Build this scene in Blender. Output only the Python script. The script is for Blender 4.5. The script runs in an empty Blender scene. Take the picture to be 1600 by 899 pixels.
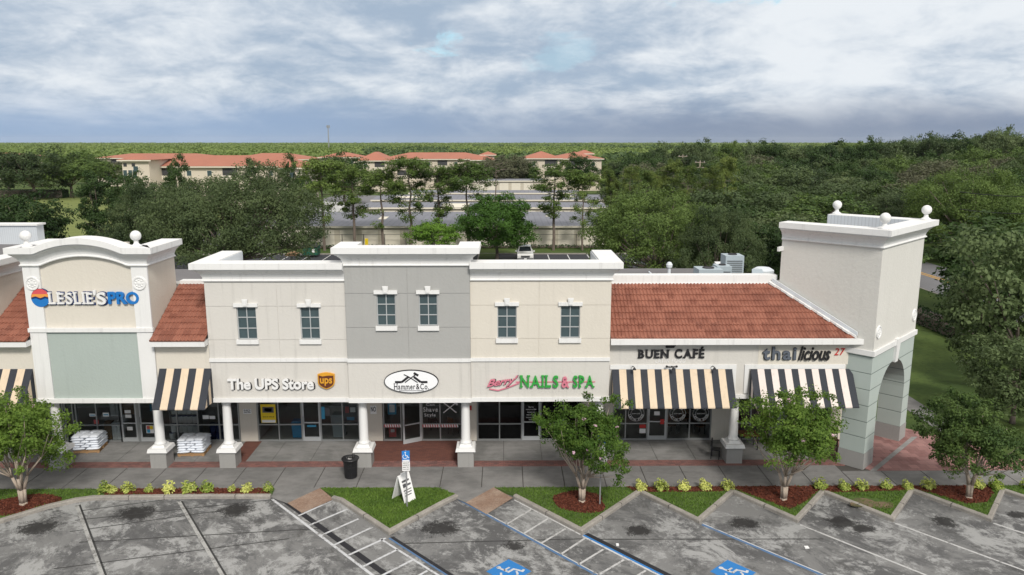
import bpy, math, random
import numpy as np
from math import radians, sin, cos, tan, pi, atan, sqrt, atan2
S = bpy.context.scene
COL = S.collection
random.seed(7)

# ------------------------------------------------------------------ camera
CH = 14.6
PITCH = atan(227.5 / 1190.0)
YAW = radians(0.5)
cam_d = bpy.data.cameras.new('camera')
cam_d.sensor_width = 36.0
cam_d.lens = 1190.0 / 1600.0 * 36.0
cam_d.clip_start = 0.1
cam_d.clip_end = 20000.0
cam = bpy.data.objects.new('camera', cam_d)
COL.objects.link(cam)
cam.location = (0, 0, CH)
cam.rotation_euler = (pi / 2 - PITCH, 0, -YAW)
S.camera = cam

# ------------------------------------------------------------------ world / sky
SUN_EL, SUN_AZ = radians(42), radians(163)      # azimuth clockwise from +Y
W = bpy.data.worlds.new('World')
S.world = W
W.use_nodes = True
nt = W.node_tree
for n in list(nt.nodes):
    nt.nodes.remove(n)


class NG:
    """tiny node-graph helper"""
    def __init__(s, tree):
        s.t = tree

    def n(s, kind, **kw):
        nd = s.t.nodes.new(kind)
        for k, v in kw.items():
            if k.startswith('i_'):
                nd.inputs[k[2:].replace('_', ' ')].default_value = v
            else:
                setattr(nd, k, v)
        return nd

    def l(s, a, b):
        s.t.links.new(a, b)

    def val(s, sock, v):
        if isinstance(v, (int, float)):
            sock.default_value = v
        elif isinstance(v, tuple):
            sock.default_value = v if len(v) != 3 or sock.type != 'RGBA' else (*v, 1)
        else:
            s.l(v, sock)

    def m(s, op, a, b=None, c=None, clamp=False):
        nd = s.n('ShaderNodeMath', operation=op, use_clamp=clamp)
        s.val(nd.inputs[0], a)
        if b is not None:
            s.val(nd.inputs[1], b)
        if c is not None:
            s.val(nd.inputs[2], c)
        return nd.outputs[0]

    def vm(s, op, a, b=None, out=0):
        nd = s.n('ShaderNodeVectorMath', operation=op)
        s.val(nd.inputs[0], a)
        if b is not None:
            s.val(nd.inputs[1], b)
        return nd.outputs[out]

    def mix(s, f, a, b, blend='MIX'):
        nd = s.n('ShaderNodeMix', data_type='RGBA', blend_type=blend)
        s.val(nd.inputs[0], f)
        s.val(nd.inputs[6], a)
        s.val(nd.inputs[7], b)
        return nd.outputs[2]

    def ss(s, x, a, b, lo=0.0, hi=1.0):
        nd = s.n('ShaderNodeMapRange', interpolation_type='SMOOTHSTEP')
        s.val(nd.inputs[0], x)
        nd.inputs[1].default_value = a
        nd.inputs[2].default_value = b
        nd.inputs[3].default_value = lo
        nd.inputs[4].default_value = hi
        return nd.outputs[0]

    def noise(s, vec, scale, detail=4, rough=0.5, dist=0.0, out=0):
        nd = s.n('ShaderNodeTexNoise')
        s.val(nd.inputs['Vector'], vec)
        nd.inputs['Scale'].default_value = scale
        nd.inputs['Detail'].default_value = detail
        nd.inputs['Roughness'].default_value = rough
        nd.inputs['Distortion'].default_value = dist
        return nd.outputs[out]

    def comb(s, x, y, z):
        nd = s.n('ShaderNodeCombineXYZ')
        s.val(nd.inputs[0], x); s.val(nd.inputs[1], y); s.val(nd.inputs[2], z)
        return nd.outputs[0]

    def sep(s, v):
        nd = s.n('ShaderNodeSeparateXYZ')
        s.val(nd.inputs[0], v)
        return nd.outputs


g = NG(nt)
sky = g.n('ShaderNodeTexSky', sky_type='NISHITA', sun_disc=False)
sky.sun_elevation = SUN_EL
sky.sun_rotation = SUN_AZ
sky.air_density = 1.0
sky.dust_density = 1.0
tc = g.n('ShaderNodeTexCoord')
dx, dy, dz = g.sep(tc.outputs['Generated'])
zc = g.m('MAXIMUM', dz, 0.0)
den = g.m('ADD', zc, 0.30)
px = g.m('DIVIDE', dx, den)
py = g.m('DIVIDE', dy, den)
cv = g.comb(px, py, 0.37)
n1 = g.noise(cv, 1.5, 9, 0.60, 0.4)
n2 = g.noise(g.vm('ADD', cv, (7.3, 2.1, 4.0)), 0.62, 3, 0.5, 0.4)
n3 = g.noise(g.vm('ADD', cv, (1.3, 9.1, 2.0)), 5.0, 7, 0.62, 0.3)
shade = g.m('ADD', g.m('MULTIPLY', n1, 0.50), g.m('MULTIPLY', n2, 0.24))
shade = g.m('ADD', shade, g.m('MULTIPLY', n3, 0.34))
shade = g.m('ADD', shade, g.m('MULTIPLY', dx, 0.03))
br = g.ss(shade, 0.455, 0.66)
cloud = g.mix(br, (3.1, 3.9, 4.95), (6.7, 7.05, 7.4))
# slate rain band low on the horizon
low = g.ss(g.m('ADD', dz, g.m('MULTIPLY', g.m('SUBTRACT', n1, 0.5), 0.06)), 0.012, 0.07, 1.0, 0.0)
bandcol = g.mix(g.ss(dx, -0.45, 0.4), (2.5, 3.5, 5.1), (1.75, 2.2, 3.1))
cloud = g.mix(g.m('MULTIPLY', low, 0.9), cloud, bandcol)
# gaps of clear sky
gap = g.noise(g.vm('ADD', cv, (3.05, -1.2, 8.0)), 5.5, 7, 0.65, 0.5)
gapm = None
for gx_, gz_, rx_, rz_ in ((-0.085, 0.124, 0.028, 0.014), (0.26, 0.175, 0.075, 0.012), (0.075, 0.105, 0.04, 0.02), (-1.2, 0.5, 0.5, 0.2), (0.4, 0.62, 0.4, 0.14)):
    ex = g.m('DIVIDE', g.m('SUBTRACT', dx, gx_), rx_)
    ez = g.m('DIVIDE', g.m('SUBTRACT', dz, gz_), rz_)
    e2 = g.m('ADD', g.m('MULTIPLY', ex, ex), g.m('MULTIPLY', ez, ez))
    e2 = g.m('ADD', e2, g.m('MULTIPLY', g.m('SUBTRACT', gap, 0.5), 11.0))
    gm_ = g.m('MULTIPLY', g.ss(e2, -0.4, 1.5, 1.0, 0.0), 0.8 if gx_ != 0.075 else 0.3)
    gapm = gm_ if gapm is None else g.m('MAXIMUM', gapm, gm_)
blue = g.mix(0.65, sky.outputs[0], (3.9, 7.0, 8.2))
final = g.mix(g.m('MULTIPLY', gapm, 0.9), cloud, blue)
# unseen sky overhead raised to light the walls, as cloud decks brighten upward
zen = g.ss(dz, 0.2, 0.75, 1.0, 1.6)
# ... and turned neutral to keep its light from going blue
lum = g.vm('DOT_PRODUCT', final, (0.3, 0.5, 0.2), out=1)
warm = g.comb(g.m('MULTIPLY', lum, 1.025), g.m('MULTIPLY', lum, 1.0), g.m('MULTIPLY', lum, 0.97))
final = g.mix(g.ss(dz, 0.2, 0.4), final, warm)
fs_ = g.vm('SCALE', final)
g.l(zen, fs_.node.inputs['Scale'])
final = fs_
bg = g.n('ShaderNodeBackground')
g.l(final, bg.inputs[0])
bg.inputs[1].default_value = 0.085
wo = g.n('ShaderNodeOutputWorld')
g.l(bg.outputs[0], wo.inputs[0])

# ------------------------------------------------------------------ sun
sd = bpy.data.lights.new('sun', 'SUN')
sd.energy = 2.0
sd.angle = radians(11)
sd.color = (1.0, 0.95, 0.87)
so = bpy.data.objects.new('sun', sd)
COL.objects.link(so)
so.location = (60, -60, 90)
# lamp looks along -Z; direction from the sun towards the scene
so.rotation_euler = (pi / 2 - SUN_EL, 0, -SUN_AZ + pi)
S.view_settings.view_transform = 'Standard'
S.view_settings.look = 'None'
S.view_settings.exposure = 0.55
S.view_settings.gamma = 1.0
S.view_settings.use_curve_mapping = False
S.cycles.max_bounces = 6
S.cycles.diffuse_bounces = 3
S.cycles.transparent_max_bounces = 10

# ------------------------------------------------------------------ geometry of the survey
_fw = (sin(YAW) * cos(PITCH), cos(YAW) * cos(PITCH), -sin(PITCH))
_rt = (cos(YAW), -sin(YAW), 0)
_up = (sin(YAW) * sin(PITCH), cos(YAW) * sin(PITCH), cos(PITCH))


def ray(x, y):
    a = (x - 800) / 1190.0
    b = -(y - 449.5) / 1190.0
    return [_fw[i] + a * _rt[i] + b * _up[i] for i in range(3)]


def G(x, y, z=0.0):
    d = ray(x, y); t = (z - CH) / d[2]
    return (d[0] * t, d[1] * t)


def WP(x, y, Y):
    d = ray(x, y); t = Y / d[1]
    return (d[0] * t, CH + d[2] * t)


# ------------------------------------------------------------------ materials
MAT = {}


def newmat(name):
    m = bpy.data.materials.new(name)
    m.use_nodes = True
    t = m.node_tree
    for n in list(t.nodes):
        t.nodes.remove(n)
    gg = NG(t)
    out = gg.n('ShaderNodeOutputMaterial')
    bs = gg.n('ShaderNodeBsdfPrincipled')
    gg.l(bs.outputs[0], out.inputs[0])
    MAT[name] = m
    return m, gg, bs, out


def wpos(gg):
    return gg.n('ShaderNodeNewGeometry').outputs['Position']


def simple(name, col, rough=0.7, var=0.08, scale=1.5, bump=0.0, bscale=20.0, metal=0.0, fine=0.05, streak=0.0, spec=0.4):
    """flat colour with mottling, optional vertical weather streaks and bump"""
    m, gg, bs, out = newmat(name)
    P = wpos(gg)
    a = gg.noise(P, scale, 5, 0.6)
    b = gg.noise(P, 14.0, 3, 0.6)
    f = gg.m('ADD', gg.m('MULTIPLY', gg.m('SUBTRACT', a, 0.5), var * 2), gg.m('MULTIPLY', gg.m('SUBTRACT', b, 0.5), fine * 2))
    if streak:
        st = gg.noise(gg.vm('MULTIPLY', P, (5.0, 5.0, 0.35)), 1.0, 4, 0.6)
        f = gg.m('SUBTRACT', f, gg.m('MULTIPLY', gg.ss(st, 0.52, 0.75), streak))
    k = gg.m('ADD', f, 1.0)
    c = gg.vm('SCALE', tuple(col))
    gg.l(k, c.node.inputs['Scale'])
    gg.l(c, bs.inputs['Base Color'])
    bs.inputs['Roughness'].default_value = rough
    bs.inputs['Metallic'].default_value = metal
    bs.inputs['Specular IOR Level'].default_value = spec
    if bump:
        bn = gg.n('ShaderNodeBump')
        bn.inputs['Strength'].default_value = bump
        bn.inputs['Distance'].default_value = 0.02
        gg.l(gg.noise(P, bscale, 4, 0.6), bn.inputs['Height'])
        gg.l(bn.outputs[0], bs.inputs['Normal'])
    return m


simple('stucco_cream', (0.60, 0.58, 0.545), 0.9, 0.04, 0.6, 0.5, 9, fine=0.02, streak=0.11)
simple('stucco_warm', (0.64, 0.60, 0.53), 0.9, 0.04, 0.6, 0.5, 9, fine=0.02, streak=0.05)
simple('stucco_tower', (0.62, 0.61, 0.575), 0.9, 0.05, 0.5, 0.6, 7, fine=0.02, streak=0.04)
simple('stucco_grey', (0.37, 0.37, 0.36), 0.9, 0.05, 0.6, 0.5, 9, fine=0.02, streak=0.05)
simple('stucco_green', (0.38, 0.435, 0.41), 0.9, 0.05, 0.6, 0.5, 9, fine=0.02, streak=0.06)
simple('trim_white', (0.74, 0.74, 0.735), 0.6, 0.03, 1.0, 0.1, 9, fine=0.03, streak=0.13)
simple('base_grey', (0.30, 0.295, 0.285), 0.85, 0.08, 1.2, 0.4, 12, fine=0.04, streak=0.08)
simple('alu', (0.33, 0.34, 0.34), 0.45, 0.05, 1.0, metal=0.4)
simple('alu_light', (0.50, 0.52, 0.53), 0.45, 0.04, 1.0, metal=0.2)
simple('pane_dark', (0.055, 0.085, 0.095), 0.12, 0.25, 2.0, spec=0.7)
simple('interior', (0.42, 0.41, 0.39), 0.9, 0.1)
simple('interior_floor', (0.42, 0.40, 0.37), 0.6, 0.1)
simple('black_metal', (0.018, 0.018, 0.02), 0.45, 0.1)
simple('joint_dark', (0.07, 0.065, 0.06), 0.95, 0.1)
simple('steel', (0.35, 0.35, 0.36), 0.5, 0.1, metal=0.6)
simple('white_paint', (0.82, 0.82, 0.82), 0.5, 0.03)
simple('board_white', (0.85, 0.86, 0.88), 0.4, 0.02)
simple('ink', (0.015, 0.015, 0.018), 0.6, 0.0)
simple('navy', (0.01, 0.03, 0.12), 0.5, 0.0)
simple('pro_blue', (0.015, 0.17, 0.50), 0.4, 0.0)
simple('sun_orange', (0.75, 0.30, 0.06), 0.5, 0.0)
simple('sun_red', (0.62, 0.09, 0.10), 0.5, 0.0)
simple('sign_green', (0.04, 0.34, 0.06), 0.4, 0.05)
simple('sign_pink', (0.62, 0.20, 0.27), 0.4, 0.05)
simple('sign_brown', (0.12, 0.035, 0.015), 0.5, 0.0)
simple('sign_gold', (0.68, 0.33, 0.03), 0.4, 0.05)
simple('sign_grey', (0.10, 0.115, 0.145), 0.5, 0.0)
simple('red', (0.50, 0.035, 0.03), 0.5, 0.0)
simple('yellow', (0.75, 0.55, 0.02), 0.5, 0.0)
simple('awning_black', (0.032, 0.036, 0.046), 0.8, 0.1, 3.0, fine=0.15, streak=0.2)
simple('awning_tan', (0.64, 0.52, 0.385), 0.8, 0.09, 1.2, 0.5, 2.5, fine=0.06, streak=0.14)
simple('awning_pale', (0.70, 0.62, 0.58), 0.8, 0.08, 1.2, 0.5, 2.5, fine=0.06, streak=0.12)
simple('bin_blue', (0.01, 0.24, 0.48), 0.5, 0.05)
simple('bin_grey', (0.28, 0.32, 0.33), 0.5, 0.05)
simple('bucket_navy', (0.015, 0.03, 0.13), 0.4, 0.05)
simple('bag_white', (0.74, 0.78, 0.85), 0.42, 0.18, 2.2, 0.8, 6, fine=0.12)
simple('pallet_wood', (0.36, 0.22, 0.11), 0.85, 0.2, 4.0)
simple('wood_brown', (0.22, 0.09, 0.035), 0.6, 0.2, 4.0)
simple('cardboard', (0.30, 0.19, 0.11), 0.85, 0.1, 2.0)
simple('dumpster_green', (0.012, 0.09, 0.06), 0.6, 0.15)
simple('hvac', (0.36, 0.42, 0.46), 0.6, 0.08, 1.5)
simple('hvac_dark', (0.05, 0.05, 0.055), 0.6, 0.1)
simple('roof_flat', (0.15, 0.145, 0.15), 0.95, 0.35, 0.35, 0.3, 3, fine=0.15)
simple('far_wall', (0.60, 0.53, 0.44), 0.9, 0.06, 0.2)
simple('far_roof', (0.36, 0.145, 0.098), 0.9, 0.14, 0.25, fine=0.1)
simple('far_trim', (0.70, 0.64, 0.54), 0.9, 0.04)
simple('storage_wall', (0.50, 0.46, 0.37), 0.9, 0.06, 0.3, streak=0.06)
simple('storage_trim', (0.66, 0.62, 0.52), 0.8, 0.05, 0.3)
simple('car_white', (0.66, 0.66, 0.65), 0.25, 0.02, spec=0.6)
simple('car_dark', (0.03, 0.035, 0.05), 0.25, 0.02, spec=0.6)
simple('car_glass', (0.02, 0.026, 0.032), 0.08, 0.02, spec=0.8)
simple('rubber', (0.02, 0.02, 0.02), 0.9, 0.05)
simple('chrome', (0.45, 0.45, 0.46), 0.25, 0.05, metal=0.8)
simple('lamp_glass', (0.7, 0.7, 0.68), 0.2, 0.02)
simple('kerb', (0.28, 0.26, 0.235), 0.9, 0.45, 1.6, 0.3, 12, fine=0.35)
simple('bark_pale', (0.40, 0.33, 0.27), 0.9, 0.25, 3.0, 0.5, 10, fine=0.15)
simple('bark', (0.15, 0.12, 0.10), 0.95, 0.3, 2.0, 0.5, 10, fine=0.2)
simple('blossom', (0.62, 0.40, 0.50), 0.7, 0.1)
simple('line_white', (0.60, 0.60, 0.60), 0.8, 0.2, 1.8, fine=0.3)
simple('asphalt', (0.038, 0.040, 0.048), 0.9, 0.12, 0.3, 0.2, 30, fine=0.15)
simple('road_grey', (0.16, 0.16, 0.17), 0.9, 0.1, 0.3, fine=0.12)
simple('road_yellow', (0.55, 0.30, 0.03), 0.8, 0.2, 1.0)
simple('rib_white', (0.62, 0.66, 0.70), 0.6, 0.03)
simple('poster_dark', (0.10, 0.10, 0.11), 0.6, 0.05)
simple('poster_blue', (0.05, 0.30, 0.50), 0.5, 0.05)
simple('poster_red', (0.50, 0.10, 0.10), 0.6, 0.05)
simple('decal_white', (0.75, 0.75, 0.75), 0.6, 0.0)
simple('plaque_white', (0.80, 0.80, 0.80), 0.6, 0.0)
simple('ada_blue', (0.02, 0.20, 0.58), 0.5, 0.02)


def glass_mat(name, tint):
    m, gg, bs, out = newmat(name)
    t = gg.n('ShaderNodeBsdfTransparent')
    t.inputs[0].default_value = (*tint, 1)
    gl = gg.n('ShaderNodeBsdfGlossy')
    gl.inputs['Roughness'].default_value = 0.03
    gl.inputs[0].default_value = (0.9, 0.95, 1.0, 1)
    fr = gg.n('ShaderNodeFresnel')
    fr.inputs[0].default_value = 1.35
    mx = gg.n('ShaderNodeMixShader')
    gg.l(fr.outputs[0], mx.inputs[0]); gg.l(t.outputs[0], mx.inputs[1]); gg.l(gl.outputs[0], mx.inputs[2])
    gg.l(mx.outputs[0], out.inputs[0])


glass_mat('glass', (0.80, 0.82, 0.82))
glass_mat('glass_black', (0.22, 0.22, 0.24))


def grout_wall():
    m, gg, bs, out = newmat('stucco_green_jointed')
    P = wpos(gg)
    x, y, z = gg.sep(P)
    fr = gg.m('FRACT', gg.m('DIVIDE', z, 0.75))
    d = gg.m('MULTIPLY', gg.m('MINIMUM', fr, gg.m('SUBTRACT', 1.0, fr)), 0.75)
    line = gg.ss(d, 0.012, 0.022, 1.0, 0.0)
    nz = gg.noise(P, 0.8, 4, 0.6)
    c = gg.mix(nz, (0.37, 0.43, 0.405), (0.44, 0.495, 0.47))
    c = gg.mix(line, c, (0.16, 0.20, 0.185))
    gg.l(c, bs.inputs['Base Color'])
    bs.inputs['Roughness'].default_value = 0.9
    bn = gg.n('ShaderNodeBump'); bn.invert = True
    bn.inputs['Strength'].default_value = 0.6
    bn.inputs['Distance'].default_value = 0.02
    gg.l(line, bn.inputs['Height']); gg.l(bn.outputs[0], bs.inputs['Normal'])


grout_wall()


def tile_mat():
    m, gg, bs, out = newmat('clay_tile')
    P = wpos(gg)
    x, y, z = gg.sep(P)
    cell = gg.comb(gg.m('FLOOR', gg.m('DIVIDE', x, 0.33)), gg.m('FLOOR', gg.m('DIVIDE', gg.m('SUBTRACT', y, 32.8), 0.325)), 0.0)
    wn = gg.n('ShaderNodeTexWhiteNoise', noise_dimensions='3D')
    gg.l(cell, wn.inputs[0])
    c = gg.mix(wn.outputs[0], (0.21, 0.074, 0.047), (0.31, 0.122, 0.08))
    nz = gg.noise(P, 0.9, 5, 0.65)
    c = gg.mix(gg.ss(nz, 0.5, 0.75, 0, 0.45), c, (0.15, 0.06, 0.045))
    n2_ = gg.noise(P, 9.0, 4, 0.7)
    c = gg.mix(gg.ss(n2_, 0.5, 0.8, 0, 0.5), c, (0.12, 0.055, 0.045))
    gg.l(c, bs.inputs['Base Color'])
    bs.inputs['Roughness'].default_value = 0.85


tile_mat()


def seam_roof(name, col, pitch):
    m, gg, bs, out = newmat(name)
    P = wpos(gg)
    x, y, z = gg.sep(P)
    fr = gg.m('FRACT', gg.m('DIVIDE', x, pitch))
    line = gg.ss(gg.m('ABSOLUTE', gg.m('SUBTRACT', fr, 0.5)), 0.36, 0.46)
    nz = gg.noise(P, 0.12, 5, 0.6)
    c = gg.mix(nz, tuple(v * 0.75 for v in col), tuple(v * 1.3 for v in col))
    c = gg.mix(gg.m('MULTIPLY', line, 0.35), c, tuple(v * 0.5 for v in col))
    gg.l(c, bs.inputs['Base Color'])
    bs.inputs['Roughness'].default_value = 0.6
    bs.inputs['Metallic'].default_value = 0.2


seam_roof('storage_roof', (0.185, 0.19, 0.22), 0.9)
seam_roof('ribbed', (0.62, 0.66, 0.70), 0.12)


def concrete(name, lo, hi, brown=0.1):
    m, gg, bs, out = newmat(name)
    P = wpos(gg)
    a = gg.noise(P, 0.5, 7, 0.62, 0.5)
    b = gg.noise(gg.vm('MULTIPLY', P, (1.0, 2.2, 1.0)), 1.7, 6, 0.65)
    c_ = gg.noise(P, 24.0, 3, 0.7)
    f = gg.m('ADD', gg.m('MULTIPLY', a, 0.55), gg.m('ADD', gg.m('MULTIPLY', b, 0.3), gg.m('MULTIPLY', c_, 0.15)))
    c = gg.mix(gg.ss(f, 0.38, 0.62), tuple(lo), tuple(hi))
    gg.l(c, bs.inputs['Base Color'])
    bs.inputs['Roughness'].default_value = 0.9


concrete('walk_concrete', (0.125, 0.123, 0.12), (0.205, 0.20, 0.195))
concrete('walk_concrete_inner', (0.16, 0.16, 0.155), (0.27, 0.265, 0.26))

STAINS = [(-18.22, 27.56, .72), (-15.05, 28.63, .0), (-11.03, 28.92, .62), (-14.95, 28.7, .72), (-2.55, 27.33, .62), (5.1, 27.1, .45), (9.39, 27.63, .5),
          (13.3, 27.7, .55), (17.34, 27.71, .45), (20.6, 28.21, .35), (0.3, 26.0, .35), (13.8, 27.2, .4)]


def lot_mat():
    m, gg, bs, out = newmat('lot_concrete')
    P = wpos(gg)
    x, y, z = gg.sep(P)
    # coordinates turned to the stall direction: tyres drag the dirt along it
    al = gg.m('ADD', gg.m('MULTIPLY', x, 0.63), gg.m('MULTIPLY', y, -0.77))
    ac = gg.m('ADD', gg.m('MULTIPLY', x, 0.77), gg.m('MULTIPLY', y, 0.63))
    Q = gg.comb(gg.m('MULTIPLY', al, 0.8), ac, 0.0)
    a = gg.noise(Q, 0.33, 12, 0.74, 0.5)
    b = gg.noise(gg.vm('ADD', Q, (13.0, 5.0, 1.0)), 0.62, 12, 0.80, 0.4)
    b2 = gg.noise(gg.vm('ADD', P, (3.0, 25.0, 1.0)), 1.9, 10, 0.80, 0.2)
    d = gg.noise(P, 9.0, 6, 0.8)
    e = gg.noise(P, 42.0, 3, 0.7)
    c = gg.mix(gg.ss(a, 0.44, 0.56), (0.088, 0.088, 0.090), (0.175, 0.175, 0.174))
    c = gg.mix(gg.ss(b, 0.50, 0.585), c, (0.31, 0.312, 0.31))
    c = gg.mix(gg.ss(b2, 0.535, 0.62, 0, 0.75), c, (0.31, 0.312, 0.31))
    c = gg.mix(gg.ss(gg.noise(gg.vm('ADD', Q, (3.0, 5.0, 9.0)), 1.1, 10, 0.8), 0.54, 0.64, 0, 0.7), c, (0.055, 0.054, 0.053))
    # fine grain and tiny pits
    c = gg.mix(gg.ss(e, 0.54, 0.75, 0, 0.5), c, (0.07, 0.07, 0.07))
    c = gg.mix(gg.ss(d, 0.58, 0.74, 0, 0.35), c, (0.36, 0.36, 0.355))
    wob = gg.m('MULTIPLY', gg.m('SUBTRACT', gg.noise(P, 2.6, 9, 0.82), 0.5), 3.4)
    wob2 = gg.m('MULTIPLY', gg.m('SUBTRACT', gg.noise(P, 14.0, 4, 0.75), 0.5), 1.6)
    tot = None
    for sx, sy, r in STAINS:
        if r <= 0:
            continue
        v = gg.vm('SUBTRACT', P, (sx, sy, -0.15))
        v = gg.vm('MULTIPLY', v, (0.9, 1.15, 0.0))
        ln = gg.vm('LENGTH', v, out=1)
        k = gg.m('ADD', gg.m('ADD', gg.m('DIVIDE', ln, r), wob), wob2)
        s_ = gg.ss(k, 0.7, 1.25, 1.0, 0.0)
        tot = s_ if tot is None else gg.m('MAXIMUM', tot, s_)
    c = gg.mix(gg.m('MULTIPLY', tot, 0.93), c, (0.012, 0.011, 0.011))
    gg.l(c, bs.inputs['Base Color'])
    bs.inputs['Roughness'].default_value = 0.88
    bn = gg.n('ShaderNodeBump')
    bn.inputs['Strength'].default_value = 0.25
    bn.inputs['Distance'].default_value = 0.01
    gg.l(e, bn.inputs['Height']); gg.l(bn.outputs[0], bs.inputs['Normal'])


lot_mat()


def brick_mat(name, w, h, cols, mortar):
    m, gg, bs, out = newmat(name)
    P = wpos(gg)
    bt = gg.n('ShaderNodeTexBrick')
    gg.l(P, bt.inputs['Vector'])
    bt.inputs['Scale'].default_value = 1.0
    bt.inputs['Brick Width'].default_value = w
    bt.inputs['Row Height'].default_value = h
    bt.inputs['Mortar Size'].default_value = 0.006
    bt.inputs['Color1'].default_value = (*cols[0], 1)
    bt.inputs['Color2'].default_value = (*cols[1], 1)
    bt.inputs['Mortar'].default_value = (*mortar, 1)
    nz = gg.noise(P, 1.1, 5, 0.7)
    c = gg.mix(gg.ss(nz, 0.4, 0.7, 0, 0.6), bt.outputs[0], cols[2])
    gg.l(c, bs.inputs['Base Color'])
    bs.inputs['Roughness'].default_value = 0.9


brick_mat('paver_red', 0.22, 0.11, [(0.26, 0.11, 0.095), (0.13, 0.07, 0.065), (0.21, 0.12, 0.105)], (0.07, 0.05, 0.045))
brick_mat('paver_deep', 0.22, 0.11, [(0.17, 0.065, 0.045), (0.12, 0.045, 0.035), (0.15, 0.06, 0.045)], (0.07, 0.04, 0.035))
brick_mat('paver_pink', 0.42, 0.42, [(0.32, 0.17, 0.155), (0.17, 0.075, 0.07), (0.27, 0.155, 0.145)], (0.08, 0.05, 0.05))
brick_mat('ramp_tile', 0.06, 0.06, [(0.30, 0.20, 0.14), (0.22, 0.14, 0.10), (0.36, 0.29, 0.23)], (0.15, 0.10, 0.08))


def ground_mat(name, c1, c2, c3, s1=0.5, s2=6.0, bump=0.5):
    m, gg, bs, out = newmat(name)
    P = wpos(gg)
    a = gg.noise(P, s1, 6, 0.65)
    b = gg.noise(P, s2, 5, 0.7)
    c = gg.mix(gg.ss(a, 0.35, 0.65), tuple(c1), tuple(c2))
    c = gg.mix(gg.ss(b, 0.45, 0.7, 0, 0.7), c, tuple(c3))
    gg.l(c, bs.inputs['Base Color'])
    bs.inputs['Roughness'].default_value = 0.95
    bs.inputs['Specular IOR Level'].default_value = 0.15
    bn = gg.n('ShaderNodeBump'); bn.inputs['Strength'].default_value = bump; bn.inputs['Distance'].default_value = 0.03
    gg.l(gg.noise(P, s2 * 4, 4, 0.7), bn.inputs['Height']); gg.l(bn.outputs[0], bs.inputs['Normal'])


ground_mat('lawn_soil', (0.075, 0.12, 0.03), (0.095, 0.145, 0.04), (0.05, 0.075, 0.03))
ground_mat('mulch', (0.11, 0.032, 0.02), (0.075, 0.025, 0.017), (0.15, 0.055, 0.035), 1.5, 14.0, 1.0)
ground_mat('worn_soil', (0.20, 0.14, 0.095), (0.10, 0.10, 0.05), (0.14, 0.11, 0.07), 1.2, 9.0)
ground_mat('far_ground', (0.05, 0.085, 0.022), (0.085, 0.13, 0.035), (0.12, 0.13, 0.05), 0.02, 0.3)
ground_mat('back_lawn', (0.045, 0.075, 0.02), (0.09, 0.13, 0.034), (0.035, 0.055, 0.018), 0.15, 3.0)


ground_mat('bright_lawn', (0.13, 0.16, 0.05), (0.19, 0.22, 0.07), (0.11, 0.13, 0.05), 0.05, 2.0)


def leaf_mat(name, c1, c2, scale=0.5, transl=0.3, hue=0.0, tip=None):
    m, gg, bs, out = newmat(name)
    P = wpos(gg)
    oi = gg.n('ShaderNodeObjectInfo')
    a = gg.noise(P, scale, 3, 0.6)
    wn = gg.noise(P, 9.0, 2, 0.6)
    f = gg.m('ADD', gg.m('MULTIPLY', gg.m('SUBTRACT', a, 0.5), 2.2), gg.m('MULTIPLY', gg.m('SUBTRACT', wn, 0.5), 1.2))
    f = gg.m('ADD', f, gg.m('ADD', 0.12, gg.m('MULTIPLY', oi.outputs['Random'], 0.7)), clamp=True)
    c = gg.mix(f, tuple(c1), tuple(c2))
    gg.l(c, bs.inputs['Base Color'])
    bs.inputs['Roughness'].default_value = 0.65
    bs.inputs['Specular IOR Level'].default_value = 0.25
    tr = gg.n('ShaderNodeBsdfTranslucent')
    gg.l(c, tr.inputs[0])
    mx = gg.n('ShaderNodeMixShader')
    mx.inputs[0].default_value = transl
    gg.l(bs.outputs[0], mx.inputs[1]); gg.l(tr.outputs[0], mx.inputs[2])
    gg.l(mx.outputs[0], out.inputs[0])


leaf_mat('leaf_myrtle', (0.06, 0.125, 0.018), (0.19, 0.29, 0.05), 2.2, 0.42)
leaf_mat('leaf_oak', (0.042, 0.070, 0.027), (0.13, 0.172, 0.068), 0.5)
leaf_mat('leaf_oak2', (0.04, 0.080, 0.020), (0.135, 0.20, 0.048), 0.5)
leaf_mat('leaf_dark', (0.026, 0.055, 0.015), (0.06, 0.105, 0.028), 0.5)
leaf_mat('leaf_bright', (0.032, 0.085, 0.012), (0.075, 0.165, 0.024), 0.7)
leaf_mat('leaf_lime', (0.09, 0.19, 0.02), (0.17, 0.30, 0.04), 0.7)
leaf_mat('leaf_young', (0.075, 0.12, 0.028), (0.20, 0.25, 0.06), 0.6)
leaf_mat('leaf_pine', (0.06, 0.11, 0.022), (0.17, 0.24, 0.055), 0.8)
leaf_mat('leaf_cypress', (0.065, 0.10, 0.038), (0.14, 0.19, 0.075), 0.8)
leaf_mat('leaf_grey', (0.10, 0.10, 0.06), (0.14, 0.15, 0.085), 0.5)
leaf_mat('leaf_far_sunlit', (0.15, 0.215, 0.06), (0.30, 0.36, 0.11), 0.012)  # the far wood's patch of sunlight is put into this lighter leaf colour
leaf_mat('leaf_far_dark', (0.07, 0.115, 0.045), (0.12, 0.17, 0.06), 0.02)
leaf_mat('leaf_yellow', (0.17, 0.27, 0.03), (0.80, 0.80, 0.26), 22.0, 0.3)
leaf_mat('grass_blade', (0.08, 0.155, 0.025), (0.16, 0.26, 0.045), 1.0, 0.3)
leaf_mat('hedge_leaf', (0.02, 0.05, 0.015), (0.05, 0.09, 0.03), 1.0, 0.2)
ground_mat('chip', (0.16, 0.05, 0.03), (0.10, 0.03, 0.02), (0.20, 0.08, 0.05), 20, 30, 0.2)

# ------------------------------------------------------------------ mesh helpers
ORG = {}


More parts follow.
